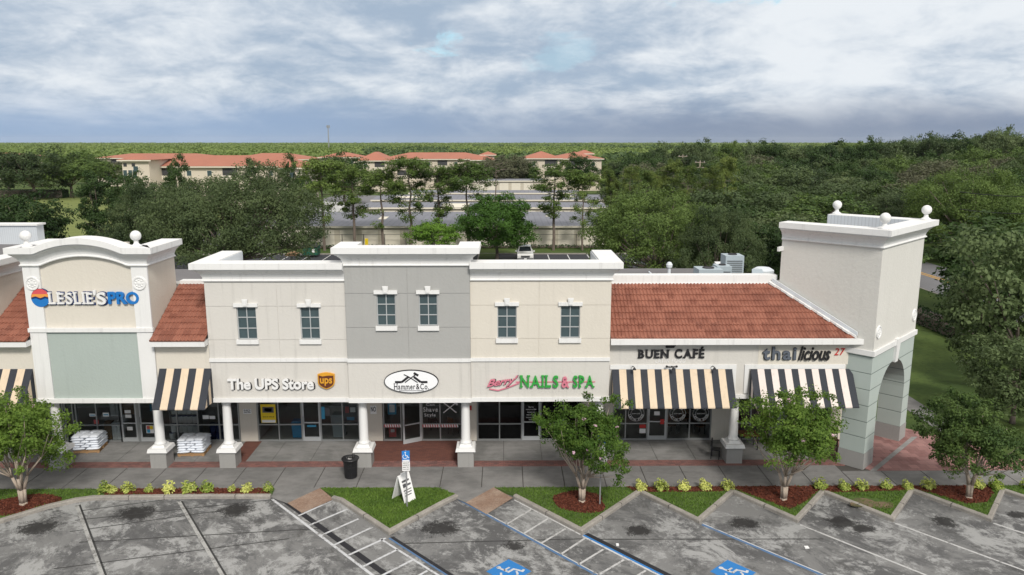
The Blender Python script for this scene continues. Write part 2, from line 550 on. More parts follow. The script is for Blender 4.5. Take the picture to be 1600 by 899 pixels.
class MB:
    def __init__(s, xf=None):
        s.v = []; s.f = []; s.mi = []; s.xf = xf; s.cm = 0

    def add(s, vs, fs):
        o = len(s.v)
        if s.xf:
            vs = [s.xf(p) for p in vs]
        s.v += [tuple(p) for p in vs]
        for f in fs:
            s.f.append([o + i for i in f]); s.mi.append(s.cm)
        return s

    def box(s, x0, x1, y0, y1, z0, z1):
        v = [(x0, y0, z0), (x1, y0, z0), (x1, y1, z0), (x0, y1, z0), (x0, y0, z1), (x1, y0, z1), (x1, y1, z1), (x0, y1, z1)]
        return s.add(v, [(0, 3, 2, 1), (4, 5, 6, 7), (0, 1, 5, 4), (1, 2, 6, 5), (2, 3, 7, 6), (3, 0, 4, 7)])

    def taper(s, x0, x1, y0, y1, z0, z1, i):
        v = [(x0, y0, z0), (x1, y0, z0), (x1, y1, z0), (x0, y1, z0), (x0 + i, y0 + i, z1), (x1 - i, y0 + i, z1), (x1 - i, y1 - i, z1), (x0 + i, y1 - i, z1)]
        return s.add(v, [(0, 3, 2, 1), (4, 5, 6, 7), (0, 1, 5, 4), (1, 2, 6, 5), (2, 3, 7, 6), (3, 0, 4, 7)])

    def face(s, pts):
        return s.add(pts, [tuple(range(len(pts)))])

    def prism(s, pts, a, b, axis='z'):
        """polygon extruded from a to b along the axis; pts are (x,y) for z, (x,z) for y, (y,z) for x"""
        n = len(pts)
        mk = {'z': lambda p, h: (p[0], p[1], h), 'y': lambda p, h: (p[0], h, p[1]), 'x': lambda p, h: (h, p[0], p[1])}[axis]
        v = [mk(p, a) for p in pts] + [mk(p, b) for p in pts]
        fs = [tuple(range(n))[::-1], tuple(range(n, 2 * n))] + [(i, (i + 1) % n, n + (i + 1) % n, n + i) for i in range(n)]
        return s.add(v, fs)

    def tube(s, p0, p1, r0, r1=None, n=8, cap=True):
        r1 = r0 if r1 is None else r1
        a = np.array(p0, float); b = np.array(p1, float)
        d = b - a; d /= (np.linalg.norm(d) + 1e-9)
        h = np.array([0, 0, 1.0]) if abs(d[2]) < 0.9 else np.array([1.0, 0, 0])
        u = np.cross(d, h); u /= np.linalg.norm(u); w = np.cross(d, u)
        v = []
        for c, r in ((a, r0), (b, r1)):
            for k in range(n):
                t = 2 * pi * k / n
                v.append(tuple(c + r * (cos(t) * u + sin(t) * w)))
        fs = [(k, (k + 1) % n, n + (k + 1) % n, n + k) for k in range(n)]
        if cap:
            fs += [tuple(range(n))[::-1], tuple(range(n, 2 * n))]
        return s.add(v, fs)

    def path(s, pts, rs, n=8):
        for i in range(len(pts) - 1):
            s.tube(pts[i], pts[i + 1], rs[i], rs[i + 1], n)
        return s

    def lathe(s, c, prof, n=20, axis='z'):
        v = []
        for r, h in prof:
            for k in range(n):
                t = 2 * pi * k / n
                if axis == 'z':
                    v.append((c[0] + r * cos(t), c[1] + r * sin(t), c[2] + h))
                else:
                    v.append((c[0] + r * cos(t), c[1] + h, c[2] + r * sin(t)))
        fs = []
        m = len(prof)
        for j in range(m - 1):
            for k in range(n):
                fs.append((j * n + k, j * n + (k + 1) % n, (j + 1) * n + (k + 1) % n, (j + 1) * n + k))
        fs += [tuple(range(n))[::-1], tuple(range((m - 1) * n, m * n))]
        return s.add(v, fs)

    def sphere(s, c, r, n=16, m=10, sz=1.0):
        return s.lathe((c[0], c[1], c[2]), [(max(1e-3, r * sin(pi * j / m)), -r * sz * cos(pi * j / m)) for j in range(m + 1)], n)

    def build(s, name, mat, parent=None, org=None, smooth=False, local=False):
        me = bpy.data.meshes.new(name)
        if local:
            o = (0, 0, 0)
        elif parent is not None:
            o = ORG[parent.name]
        else:
            o = org or (0, 0, 0)
        me.from_pydata([(p[0] - o[0], p[1] - o[1], p[2] - o[2]) for p in s.v], [], s.f)
        mats = mat if isinstance(mat, (list, tuple)) else [mat]
        for mm in mats:
            me.materials.append(MAT[mm])
        if len(mats) > 1:
            me.polygons.foreach_set('material_index', s.mi)
        if smooth:
            me.polygons.foreach_set('use_smooth', [True] * len(me.polygons))
        me.update()
        ob = bpy.data.objects.new(name, me)
        COL.objects.link(ob)
        if parent is not None:
            ob.parent = parent
            ORG[ob.name] = ORG[parent.name]
        else:
            ob.location = org or (0, 0, 0)
            ORG[ob.name] = org or (0, 0, 0)
        return ob


def quadmesh(name, V, mats, parent=None, mi=None, smooth=False, local=True, org=None):
    """V: (N,4,3) array of loose quads"""
    n = len(V)
    me = bpy.data.meshes.new(name)
    me.vertices.add(n * 4)
    me.vertices.foreach_set('co', np.asarray(V, np.float32).ravel())
    me.loops.add(n * 4)
    me.loops.foreach_set('vertex_index', np.arange(n * 4, dtype=np.int32))
    me.polygons.add(n)
    me.polygons.foreach_set('loop_start', np.arange(0, n * 4, 4, dtype=np.int32))
    me.polygons.foreach_set('loop_total', np.full(n, 4, dtype=np.int32))
    for mm in (mats if isinstance(mats, (list, tuple)) else [mats]):
        me.materials.append(MAT[mm])
    if mi is not None:
        me.polygons.foreach_set('material_index', np.asarray(mi, np.int32))
    me.update(calc_edges=True)
    ob = bpy.data.objects.new(name, me)
    COL.objects.link(ob)
    if parent is not None:
        ob.parent = parent
        ORG[ob.name] = ORG[parent.name]
    else:
        ORG[ob.name] = (0, 0, 0)
    return ob


def empty(name, loc, rz=0.0):
    o = bpy.data.objects.new(name, None)
    o.empty_display_size = 0.3
    COL.objects.link(o)
    o.location = loc
    o.rotation_euler = (0, 0, rz)
    ORG[o.name] = tuple(loc)
    return o


def tag(o, label=None, cat=None, group=None, kind=None):
    if label: o['label'] = label
    if cat: o['category'] = cat
    if group: o['group'] = group
    if kind: o['kind'] = kind
    return o


def thing(name, loc, label, cat, group=None, rz=0.0):
    return tag(empty(name, loc, rz), label, cat, group)


CH_ = {}


def copy_tree(o, parent=None):
    c = o.copy()
    COL.objects.link(c)
    if parent is not None:
        c.parent = parent
    for ch in [x for x in bpy.data.objects if x.parent == o]:
        copy_tree(ch, c)
    return c


def dup(proto, kids, loc, rz=0.0, sc=1.0, label=None, group=None, cat=None):
    c = proto.copy(); COL.objects.link(c)
    c.location = loc; c.rotation_euler = (0, 0, rz)
    c.scale = (sc, sc, sc) if isinstance(sc, (int, float)) else sc
    if label: c['label'] = label
    if group: c['group'] = group
    if cat: c['category'] = cat
    for k in kids:
        d = k.copy(); COL.objects.link(d); d.parent = c
    return c


# ------------------------------------------------------------------ structure: ground, lots, roads, pavements
def struct(name, mb, mat):
    return tag(mb.build(name, mat), kind='structure')


struct('ground', MB().face([(-6000, -300, -0.26), (6000, -300, -0.26), (6000, 9000, -0.26), (-6000, 9000, -0.26)]), 'far_ground')
lot = struct('parking_lot', MB().face([(-70, -40, -0.15), (70, -40, -0.15), (70, 30.6, -0.15), (-70, 30.6, -0.15)]), 'lot_concrete')
struct('rear_parking_lot', MB().face([(-75, 49, -0.15), (30, 49, -0.15), (30, 100.8, -0.15), (-75, 100.8, -0.15)]), 'asphalt')
struct('storage_yard', MB().face([(-48, 108, -0.14), (36, 108, -0.14), (36, 215, -0.14), (-48, 215, -0.14)]), 'road_grey')
struct('verge', MB().face([(-48, 100.8, -0.1), (26, 100.8, -0.1), (26, 107.8, -0.1), (-48, 107.8, -0.1)]), 'back_lawn')
struct('far_lawn', MB().face([(-150, 92, -0.2), (-52, 92, -0.2), (-60, 214, -0.2), (-150, 214, -0.2)]), 'bright_lawn')
struct('side_lawn', MB().face([(16.8, 32.2, -0.03), (36.0, 32.2, -0.03), (36.0, 110, -0.03), (21.5, 110, -0.03), (21.5, 49, -0.03), (14, 49, -0.03), (14, 40.5, -0.03)]), 'back_lawn')
struct('road_verge', MB().face([(37.5, 20, -0.03), (42.2, 20, -0.03), (42.2, 240, -0.03), (37.5, 240, -0.03)]), 'back_lawn')
struct('road_pavement', MB().box(36.0, 37.5, 20, 240, -0.2, 0.0), 'walk_concrete')
rd = struct('road', MB().face([(42.4, -20, -0.14), (52.5, -20, -0.14), (52.5, 300, -0.14), (42.4, 300, -0.14)]), 'road_grey')
struct('road_kerb', MB().box(42.2, 42.4, 20, 300, -0.2, 0.0), 'kerb')
mb = MB()
mb.box(47.2, 47.4, -20, 300, -0.137, -0.134)
mb.box(47.7, 47.9, -20, 300, -0.137, -0.134)
tag(mb.build('centre_line', 'road_yellow', rd))
struct('side_path', MB().box(22.3, 23.6, 36.4, 52, -0.1, 0.0), 'walk_concrete')

# pavement in front of the shops: slabs with open joints over a dark bed
mb = MB()
jx = [-2.85 + 1.8 * k for k in range(-18, 22)]
for i in range(len(jx) - 1):
    mb.box(jx[i] + 0.02, jx[i + 1] - 0.02, 30.6, 32.1, -0.2, 0.0)
    if jx[i + 1] < 16.4 or jx[i] > 30:
        mb.box(jx[i] + 0.02, jx[i + 1] - 0.02, 32.112, 32.73, -0.2, 0.0)
struct('pavement', mb, 'walk_concrete')
struct('pavement_bed', MB().box(-38, 38, 30.62, 32.72, -0.2, -0.02), 'joint_dark')
mb = MB()
jx2 = [-1.9 + 1.8 * k for k in range(-18, 10)]
for i in range(len(jx2) - 1):
    a, b = jx2[i] + 0.01, jx2[i + 1] - 0.01
    if b > 15.2: break
    mb.box(a, b, 33.38, 34.6, -0.2, 0.0)
    mb.box(a, b, 34.61, 35.9, -0.2, 0.0)
struct('arcade_floor', mb, 'walk_concrete_inner')
struct('arcade_bed', MB().box(-38, 15.0, 33.38, 35.9, -0.2, -0.02), 'joint_dark')
mb = MB(); mb.box(-38, 15.6, 32.73, 33.38, -0.2, 0.002)
struct('brick_border', mb, 'paver_red')
mb = MB(); mb.box(-6.75, -1.6, 33.38, 35.82, -0.2, 0.006); mb.box(-12.9, -12.1, 33.38, 35.82, -0.2, 0.006)
struct('brick_field', mb, 'paver_deep')
mb = MB()
mb.prism([(16.55, 32.11), (25.2, 32.11), (21.8, 36.3), (17.4, 40.4), (12.0, 40.4), (12.0, 36.0), (15.6, 33.4)], -0.2, 0.004)
struct('brick_court', mb, 'paver_pink')
# pale edging between the tower and the court
mb = MB(); mb.prism([(16.45, 32.1), (16.75, 32.1), (20.75, 36.1), (20.45, 36.1)], -0.1, 0.012)
struct('court_edging', mb, 'walk_concrete_inner')
struct('court_pavement', MB().prism([(16.43, 32.1), (24.0, 32.1), (23.6, 32.6), (16.2, 32.1)], -0.19, 0.0), 'walk_concrete')


def sweep(path, prof, closed_prof=True, zoff=None, mb=None, xf=None):
    """sweep a closed profile (offset to the right of travel, z) along a 2D path with mitred corners"""
    mb = mb or MB(xf)
    n = len(path); P = [np.array(p, float) for p in path]
    rings = []
    for i in range(n):
        if i == 0:
            d = P[1] - P[0]; d /= np.linalg.norm(d); m = np.array([d[1], -d[0]])
        elif i == n - 1:
            d = P[-1] - P[-2]; d /= np.linalg.norm(d); m = np.array([d[1], -d[0]])
        else:
            a = P[i] - P[i - 1]; a /= np.linalg.norm(a); b = P[i + 1] - P[i]; b /= np.linalg.norm(b)
            na = np.array([a[1], -a[0]]); nb = np.array([b[1], -b[0]])
            m = na + nb; m /= np.linalg.norm(m); m = m / max(0.3, m.dot(na))
        z0 = zoff[i] if zoff else 0.0
        rings.append([(P[i][0] + m[0] * o, P[i][1] + m[1] * o, z + z0) for o, z in prof])
    k = len(prof)
    vs = [p for r in rings for p in r]
    fs = []
    for i in range(n - 1):
        for j in range(k):
            jn = (j + 1) % k
            fs.append((i * k + j, i * k + jn, (i + 1) * k + jn, (i + 1) * k + j))
    fs.append(tuple(range(k))); fs.append(tuple(range((n - 1) * k, n * k))[::-1])
    mb.add(vs, fs)
    return mb


# kerbs: outer foot line; the kerb lies on its left side of travel (towards the beds)
KL = [(-34, 15.5), (-25, 23.6), (-19.88, 27.83), (-18.7, 29.05), (-17.9, 29.6), (-17.3, 29.8), (-12.87, 29.9), (-9.9, 29.87)]
K1 = [(-7.3, 29.72), (-6.9, 29.5), (-4.46, 26.8), (-2.5, 29.3), (-2.0, 29.85)]
K2 = [(0.31, 29.84), (2.9, 26.84), (5.71, 30.15), (7.6, 27.59), (9.67, 30.12), (11.48, 27.61), (13.54, 30.08), (15.3, 27.65), (17.41, 30.17), (19.16, 27.62),
      (21.3, 30.12), (23.1, 27.6), (25.2, 30.1), (27, 27.6), (29, 30.1), (31, 27.6)]
KPROF = [(0.0, -0.2), (0.0, -0.03), (-0.03, 0.005), (-0.17, 0.012), (-0.2, -0.2)]


def inset(path, o):
    P = [np.array(p, float) for p in path]; out = []
    for i in range(len(P)):
        a = P[i] - P[i - 1] if i else P[1] - P[0]
        b = P[i + 1] - P[i] if i < len(P) - 1 else P[-1] - P[-2]
        a = a / np.linalg.norm(a); b = b / np.linalg.norm(b)
        na = np.array([-a[1], a[0]]); nb = np.array([-b[1], b[0]])
        m = na + nb; m /= np.linalg.norm(m); m = m / max(0.3, m.dot(na))
        out.append(tuple(P[i] + m * o))
    return out


for K in (KL, K1, K2):
    struct('kerb', sweep(K, KPROF), 'kerb')
for K in (KL, K1, K2):
    for i in range(len(K) - 1):
        p = np.array(K[i]); r = np.array(K[i + 1]); L = np.linalg.norm(r - p)
        if L < 1.5: continue
        d = (r - p) / L; m_ = np.array([-d[1], d[0]])
        for t in [L * k / max(1, round(L / 1.6)) for k in range(1, max(1, round(L / 1.6)))]:
            c_ = p + d * t
            v_ = [tuple(c_ + d * a_ + m_ * b_) for a_, b_ in ((-.012, -.004), (.012, -.004), (.012, .175), (-.012, .175))]
            mb = MB(); mb.prism(v_, -.15, .0145); struct('kerb_joint', mb, 'joint_dark')
bedL = inset(KL, 0.17) + [(-9.9, 30.6), (-38, 30.6), (-38, 17)]
bed1 = inset(K1, 0.17) + [(-2.9, 30.6), (-8.0, 30.6)]
bed2 = inset(K2, 0.17) + [(31, 30.6), (-0.5, 30.6)]
for b, nm in ((bedL, 'lawn'), (bed1, 'lawn'), (bed2, 'lawn')):
    mb = MB(); mb.prism(b, -0.2, -0.012); struct(nm, mb, 'lawn_soil')


def in_poly(x, y, poly):
    c = False; j = len(poly) - 1
    for i in range(len(poly)):
        xi, yi = poly[i]; xj, yj = poly[j]
        if ((yi > y) != (yj > y)) and (x < (xj - xi) * (y - yi) / (yj - yi + 1e-12) + xi):
            c = not c
        j = i
    return c


def blob(cx, cy, rx, ry, seed, n=40, amp=0.12):
    r = random.Random(seed)
    ph = [r.uniform(0, 6.28) for _ in range(5)]
    return [(cx + rx * cos(t) * (1 + amp * sum(sin((k + 2) * t + ph[k]) / (k + 1.5) for k in range(5))),
             cy + ry * sin(t) * (1 + amp * sum(sin((k + 2) * t + ph[k]) / (k + 1.5) for k in range(5)))) for t in [2 * pi * i / n for i in range(n)]]


MULCH = []


def pull(poly, bed, c):
    out = []
    for x, y in poly:
        for k in range(60):
            if in_poly(x, y, bed): break
            x += (c[0] - x) * .05; y += (c[1] - y) * .05
        out.append((x, y))
    return out


def mulch(poly, mat='mulch', z=0.0, name='mulch_bed'):
    mb = MB(); mb.prism(poly, -0.05, z); struct(name, mb, mat)
    if mat == 'mulch': MULCH.append(poly)


mulch([(-16.9, 30.0), (-9.95, 30.05), (-10.3, 30.595), (-17.25, 30.595)])
mulch(pull(blob(-19.7, 29.15, 1.45, 1.0, 3), bedL, (-19.6, 29.8)))
mulch(blob(3.05, 29.25, 1.12, 0.95, 5))
mulch(pull([(5.4, 30.22), (6.1, 30.10), (9.1, 30.12), (9.67, 30.36), (10.2, 29.95), (11.5, 28.5), (12.5, 29.25), (13.25, 30.0), (13.6, 30.2), (14.0, 30.0), (15.0, 30.05),
       (17.05, 30.15), (17.45, 30.42), (18.0, 29.9), (19.0, 28.9), (20.3, 29.0), (21.1, 29.8), (21.3, 30.3), (21.5, 30.595), (5.2, 30.595)], inset(K2, 0.19) + [(31, 30.6), (-0.5, 30.6)], (12.0, 30.55)))
mulch(blob(15.0, 28.95, 0.8, 0.42, 9, amp=.3), 'worn_soil', -0.004, 'worn_ground')

# grass blades on the front beds


rng = np.random.default_rng(5)


def blades(pts, h, w, rng):
    n = len(pts); p = np.asarray(pts, float)
    a = rng.uniform(0, 2 * pi, n); d = np.stack([np.cos(a), np.sin(a), np.zeros(n)], 1)
    lean = rng.normal(0, 0.35, (n, 2)); hh = h * rng.uniform(0.5, 1.3, n)
    top = p + np.concatenate([lean * hh[:, None], hh[:, None]], 1)
    return np.stack([p - d * w, p + d * w, top + d * w * .3, top - d * w * .3], 1)


gp = []
for poly, dens in ((bedL, 350), (bed1, 900), (bed2, 420)):
    xs = [p[0] for p in poly]; ys = [p[1] for p in poly]
    x0, x1, y0, y1 = max(min(xs), -24), min(max(xs), 26), max(min(ys), 22), max(ys)
    N = int((x1 - x0) * (y1 - y0) * dens)
    for _ in range(N):
        x = rng.uniform(x0, x1); y = rng.uniform(y0, y1)
        if in_poly(x, y, poly) and not any(in_poly(x + rng.normal(0, .05), y + rng.normal(0, .05), m) for m in MULCH):
            if in_poly(x, y, blob(14.9, 29.1, 0.85, 0.5, 9)) and rng.random() < .85: continue
            gp.append((x, y, -0.012))
tag(quadmesh('grass', blades(gp, 0.055, 0.022, rng), 'grass_blade'), 'short green grass on the kerbed beds in front of the shops', 'grass', kind='stuff')
# mulch chips
cp = []
for poly in MULCH:
    xs = [p[0] for p in poly]; ys = [p[1] for p in poly]
    for _ in range(int((max(xs) - min(xs)) * (max(ys) - min(ys)) * 260)):
        x = rng.uniform(min(xs), max(xs)); y = rng.uniform(min(ys), max(ys))
        if in_poly(x, y, poly): cp.append((x, y, rng.uniform(0.0, 0.03)))
cp = np.array(cp); n = len(cp)
A = rng.normal(0, 1, (n, 3)); A[:, 2] *= .4; A /= np.linalg.norm(A, axis=1)[:, None]
B = np.cross(A, rng.normal(0, 1, (n, 3))); B /= np.linalg.norm(B, axis=1)[:, None]
A *= rng.uniform(.03, .07, n)[:, None]; B *= .014
tag(quadmesh('mulch_chips', np.stack([cp - A - B, cp + A - B, cp + A + B, cp - A + B], 1), 'chip'), 'loose red-brown bark chips in the planting beds', 'mulch', kind='stuff')

# kerb ramps


def poly3(pts, name, mat):
    return struct(name, MB().face(pts), mat)


poly3([(-9.97, 30.6, 0), (-9.95, 30.0, -0.12), (-9.06, 29.41, -0.12), (-7.98, 30.6, 0)], 'ramp', 'walk_concrete')
poly3([(-9.06, 29.43, -0.115), (-8.25, 28.62, -0.143), (-7.2, 29.72, -0.09), (-7.98, 30.59, 0.002)], 'ramp_tiles', 'ramp_tile')
poly3([(-2.9, 30.6, 0), (-2.2, 29.85, -0.1), (-1.67, 29.41, -0.12), (-0.5, 30.6, 0)], 'ramp', 'walk_concrete')
poly3([(-1.67, 29.42, -0.115), (-0.78, 28.45, -0.143), (0.3, 29.75, -0.08), (-0.52, 30.59, 0.002)], 'ramp_tiles', 'ramp_tile')

# painted markings, as parts of the lot


def worn_line(name, col, wear):
    m, gg, bs, out = newmat(name)
    P = wpos(gg)
    nz = gg.noise(P, 3.5, 7, 0.75)
    n2_ = gg.noise(P, 22, 3, 0.7)
    f = gg.ss(gg.m('ADD', gg.m('MULTIPLY', nz, 0.7), gg.m('MULTIPLY', n2_, 0.3)), wear, wear + 0.12)
    c = gg.mix(f, tuple(col), (0.16, 0.155, 0.15))
    gg.l(c, bs.inputs['Base Color']); bs.inputs['Roughness'].default_value = 0.85


worn_line('mark_white', (0.52, 0.53, 0.55), 0.50)
worn_line('mark_faded', (0.48, 0.48, 0.48), 0.51)
worn_line('mark_worn', (0.36, 0.36, 0.35), 0.47)
worn_line('mark_blue', (0.07, 0.15, 0.29), 0.50)
worn_line('mark_black', (0.014, 0.014, 0.018), 0.6)
worn_line('mark_sky', (0.02, 0.17, 0.46), 0.60)
worn_line('mark_dirt', (0.03, 0.03, 0.03), 0.56)


def mark(name, p, q, w, mat, z=0.004, off=0.0):
    p = np.array(p, float); q = np.array(q, float); d = (q - p) / np.linalg.norm(q - p); m = np.array([-d[1], d[0]])
    p = p + m * off; q = q + m * off
    a, b, c, e = p - m * w / 2, q - m * w / 2, q + m * w / 2, p + m * w / 2
    mb = MB().face([(*a, -0.15 + z), (*b, -0.15 + z), (*c, -0.15 + z), (*e, -0.15 + z)])
    return mb.build(name, mat, lot)


def ext(p, q, k=1.6):
    return (p[0] + (q[0] - p[0]) * k, p[1] + (q[1] - p[1]) * k)


a, b = (-9.83, 29.87), (-4.63, 24.1)
mark('stall_line', a, ext(a, b), 0.11, 'mark_white')
mark('blackout_line', (-9.6, 29.9), ext((-9.6, 29.9), (-4.35, 24.15)), 0.24, 'mark_black', 0.004, 0.12)
for p, q in [((-8.33, 28.38), (-7.2, 29.79)), ((-7.71, 27.6), (-6.48, 28.93)), ((-7.08, 26.79), (-5.87, 28.12)), ((-6.39, 26.12), (-5.19, 27.45)), ((-5.71, 25.41), (-4.55, 26.6)),
             ((-5.07, 24.61), (-3.99, 25.78)), ((-4.45, 23.9), (-3.35, 25.05)), ((-3.8, 23.2), (-2.75, 24.35))]:
    mark('hatch_line', p, q, 0.10, 'mark_white', 0.008)
a, b = (-4.75, 26.55), (-2.25, 23.97)
mark('hatch_line', a, ext(a, b), 0.09, 'mark_white', 0.008)
a, b = (-4.4, 26.62), (-1.95, 24.0)
mark('blackout_line', a, ext(a, b), 0.2, 'mark_black', 0.004, 0.06)
mark('stall_line', a, ext(a, b), 0.08, 'mark_blue', 0.008, -0.03)
a, b = (-2.0, 29.8), (3.14, 24.03)
mark('stall_line', a, ext(a, b), 0.12, 'mark_blue', 0.004)
mark('stall_line', a, ext(a, b), 0.05, 'mark_faded', 0.008, 0.07)
for p, q in [((0.0, 27.6), (1.05, 28.85)), ((0.69, 26.9), (1.71, 28.1)), ((1.34, 26.19), (2.32, 27.26)), ((2.0, 25.39), (2.99, 26.52)), ((2.57, 24.69), (3.58, 25.71)),
             ((3.21, 24.04), (4.24, 25.0)), ((3.8, 23.3), (4.9, 24.3))]:
    mark('hatch_line', p, q, 0.085, 'mark_faded', 0.008)
mark('hatch_line', (0.35, 29.7), (2.85, 26.8), 0.08, 'mark_faded', 0.008)
a, b = (2.95, 26.75), (5.4, 24.0)
mark('stall_line', a, ext(a, b), 0.09, 'mark_white', 0.006, -0.07)
mark('stall_line', a, ext(a, b), 0.09, 'mark_sky', 0.008, 0.02)
mark('blackout_line', a, ext(a, b), 0.22, 'mark_black', 0.004, 0.17)
a, b = (7.7, 27.55), (10.97, 23.96)
mark('stall_line', a, ext(a, b), 0.13, 'mark_blue', 0.004)
mark('stall_line', a, ext(a, b), 0.05, 'mark_white', 0.008, 0.08)
for a, b in (((11.54, 27.5), (14.56, 23.93)), ((15.33, 27.57), (17.98, 24.4)), ((19.2, 27.55), (22.2, 24.0))):
    mark('stall_line', a, ext(a, b), 0.09, 'mark_faded', 0.004)
for a, b in (((-17.72, 29.37), (-13.99, 24.18)), ((-13.64, 29.67), (-9.83, 24.14)), ((-22.0, 25.9), (-18.6, 21.4))):
    mark('stall_line', a, ext(a, b), 0.13, 'mark_worn', 0.004)
    mark('old_line', a, ext(a, b), 0.07, 'mark_dirt', 0.002, 0.10)
for p, q in [((-17.3, 28.9), (-14.3, 29.85)), ((-17.1, 28.1), (-9.0, 30.0)), ((-16.8, 27.2), (-11.5, 28.9)), ((-16.0, 26.4), (-6.9, 27.4)), ((-4.0, 26.2), (3.2, 26.5)),
             ((3.3, 26.45), (12.0, 26.4)), ((-15.9, 24.6), (-8.2, 26.6))]:
    mark('old_joint', p, q, 0.06, 'mark_dirt', 0.002)

# accessible-bay symbols


def bay_symbol(cx, cy, ang):
    """blue panel with the white wheelchair figure; ang = direction of the figure's 'up'"""
    u = np.array([cos(ang), sin(ang)]); r = np.array([u[1], -u[0]])

    def T(a, b, z): return (cx + r[0] * a + u[0] * b, cy + r[1] * a + u[1] * b, -0.15 + z)
    pn = MB().face([T(-.56, -.56, .010), T(.56, -.56, .010), T(.56, .56, .010), T(-.56, .56, .010)]).build('bay_panel', 'mark_sky', lot)
    mb = MB()

    def stroke(pts, w):
        for i in range(len(pts) - 1):
            p = np.array(pts[i], float); q = np.array(pts[i + 1], float); d = (q - p) / np.linalg.norm(q - p); m = np.array([-d[1], d[0]]) * w / 2
            z = .013 + 0.0004 * i
            mb.face([T(*(p - m - d * w * .3), z), T(*(q - m + d * w * .3), z), T(*(q + m + d * w * .3), z), T(*(p + m - d * w * .3), z)])
    mb.face([T(-.08 + .085 * cos(t), .42 + .085 * sin(t), .0132) for t in [2 * pi * k / 14 for k in range(14)]])
    stroke([(-.08, .32), (-.04, -.02), (.22, -.02), (.34, -.34), (.44, -.30)], .09)
    stroke([(-.06, .16), (.18, .16)], .075)
    stroke([(-.10 + .29 * cos(t), -.12 + .29 * sin(t)) for t in [2.2 + k * 0.42 for k in range(10)]], .075)
    mb.build('wheelchair_mark', 'mark_white', lot)


bay_symbol(0.10, 24.28, radians(135))
bay_symbol(7.92, 24.17, radians(132))

# rear lot markings, kerb and island
rl = [o for o in bpy.data.objects if o.name == 'rear_parking_lot'][0]
mb = MB()
x = 3.3 + 2.62
for k in (-13, -12, -11, -10, -9, -8, -7, 1, 2, 3, 4, 5):
    xx = 3.0 + 2.62 * k
    mb.box(xx - .06, xx + .06, 93.0, 100.4, -0.146, -0.143)
mb.build('stall_lines', 'line_white', rl)
struct('rear_kerb', MB().box(-50, 26, 100.7, 100.9, -0.2, 0.0), 'kerb')
mb = MB(); mb.prism([(-3.6, 92.0), (-1.0, 92.0), (-1.0, 100.7), (-3.6, 100.7)], -0.2, -0.02); struct('kerb_island', mb, 'kerb')
mb = MB(); mb.prism([(-3.4, 92.3), (-1.2, 92.3), (-1.2, 100.7), (-3.4, 100.7)], -0.2, -0.01); struct('island_lawn', mb, 'back_lawn')

# ------------------------------------------------------------------ the shopping plaza
plaza = thing('shopping_plaza', (0, 36, 0), 'long cream and grey stucco shopping plaza with columns, tiled roofs and white cornices', 'building')
YF = 32.65        # street face of the arcade
YS = 35.85        # shop windows
CPROF = [(0, 0), (.07, 0), (.09, .035), (.07, .07), (.03, .09), (.05, .2), (.12, .34), (.25, .47), (.33, .52), (.33, .58), (.44, .58), (.44, .84), (-.5, .84), (-.5, 0)]


def cornice(name, path, z, parent, zoff=None, label=None, mb=None, xf=None, build=True):
    mb = sweep(path, [(o, h + z) for o, h in CPROF], zoff=zoff, mb=mb, xf=xf)
    if not build: return mb
    o = mb.build(name, 'trim_white', parent)
    if label: o['label'] = label
    return o


def relief(mb, x0, x1, z0, z1, y, holes=(), gx=(), gz=(), gd=.02, hd=.16, gw=.018):
    """front face with grooves and window recesses; y is the front plane"""
    xs = {x0, x1}; zs = {z0, z1}
    for a, b, c, d in holes: xs |= {a, b}; zs |= {c, d}
    for v in gx: xs |= {v - gw / 2, v + gw / 2}
    for v in gz: zs |= {v - gw / 2, v + gw / 2}
    xs = sorted(xs); zs = sorted(zs)

    def depth(i, j):
        if i < 0 or j < 0 or i >= len(xs) - 1 or j >= len(zs) - 1: return 0
        cx = (xs[i] + xs[i + 1]) / 2; cz = (zs[j] + zs[j + 1]) / 2
        for a, b, c, d in holes:
            if a < cx < b and c < cz < d: return hd
        if any(abs(cx - v) < gw / 2 for v in gx) or any(abs(cz - v) < gw / 2 for v in gz): return gd
        return 0
    for i in range(len(xs) - 1):
        for j in range(len(zs) - 1):
            d = depth(i, j); a, b, c, e = xs[i], xs[i + 1], zs[j], zs[j + 1]
            mb.face([(a, y + d, c), (b, y + d, c), (b, y + d, e), (a, y + d, e)])
            dn = depth(i + 1, j)
            if i < len(xs) - 2 and dn != d: mb.face([(b, y + d, c), (b, y + dn, c), (b, y + dn, e), (b, y + d, e)])
            dn = depth(i, j + 1)
            if j < len(zs) - 2 and dn != d: mb.face([(a, y + d, e), (b, y + d, e), (b, y + dn, e), (a, y + dn, e)])
    return mb


def shell(mb, x0, x1, y0, y1, z0, z1, top=True):
    """sides, back, underside (and top) of a block whose front is a relief"""
    mb.face([(x0, y0, z0), (x0, y0, z1), (x0, y1, z1), (x0, y1, z0)])
    mb.face([(x1, y0, z0), (x1, y1, z0), (x1, y1, z1), (x1, y0, z1)])
    mb.face([(x0, y1, z0), (x0, y1, z1), (x1, y1, z1), (x1, y1, z0)])
    mb.face([(x0, y0, z0), (x0, y1, z0), (x1, y1, z0), (x1, y0, z0)])
    if top: mb.face([(x0, y0, z1), (x1, y0, z1), (x1, y1, z1), (x0, y1, z1)])


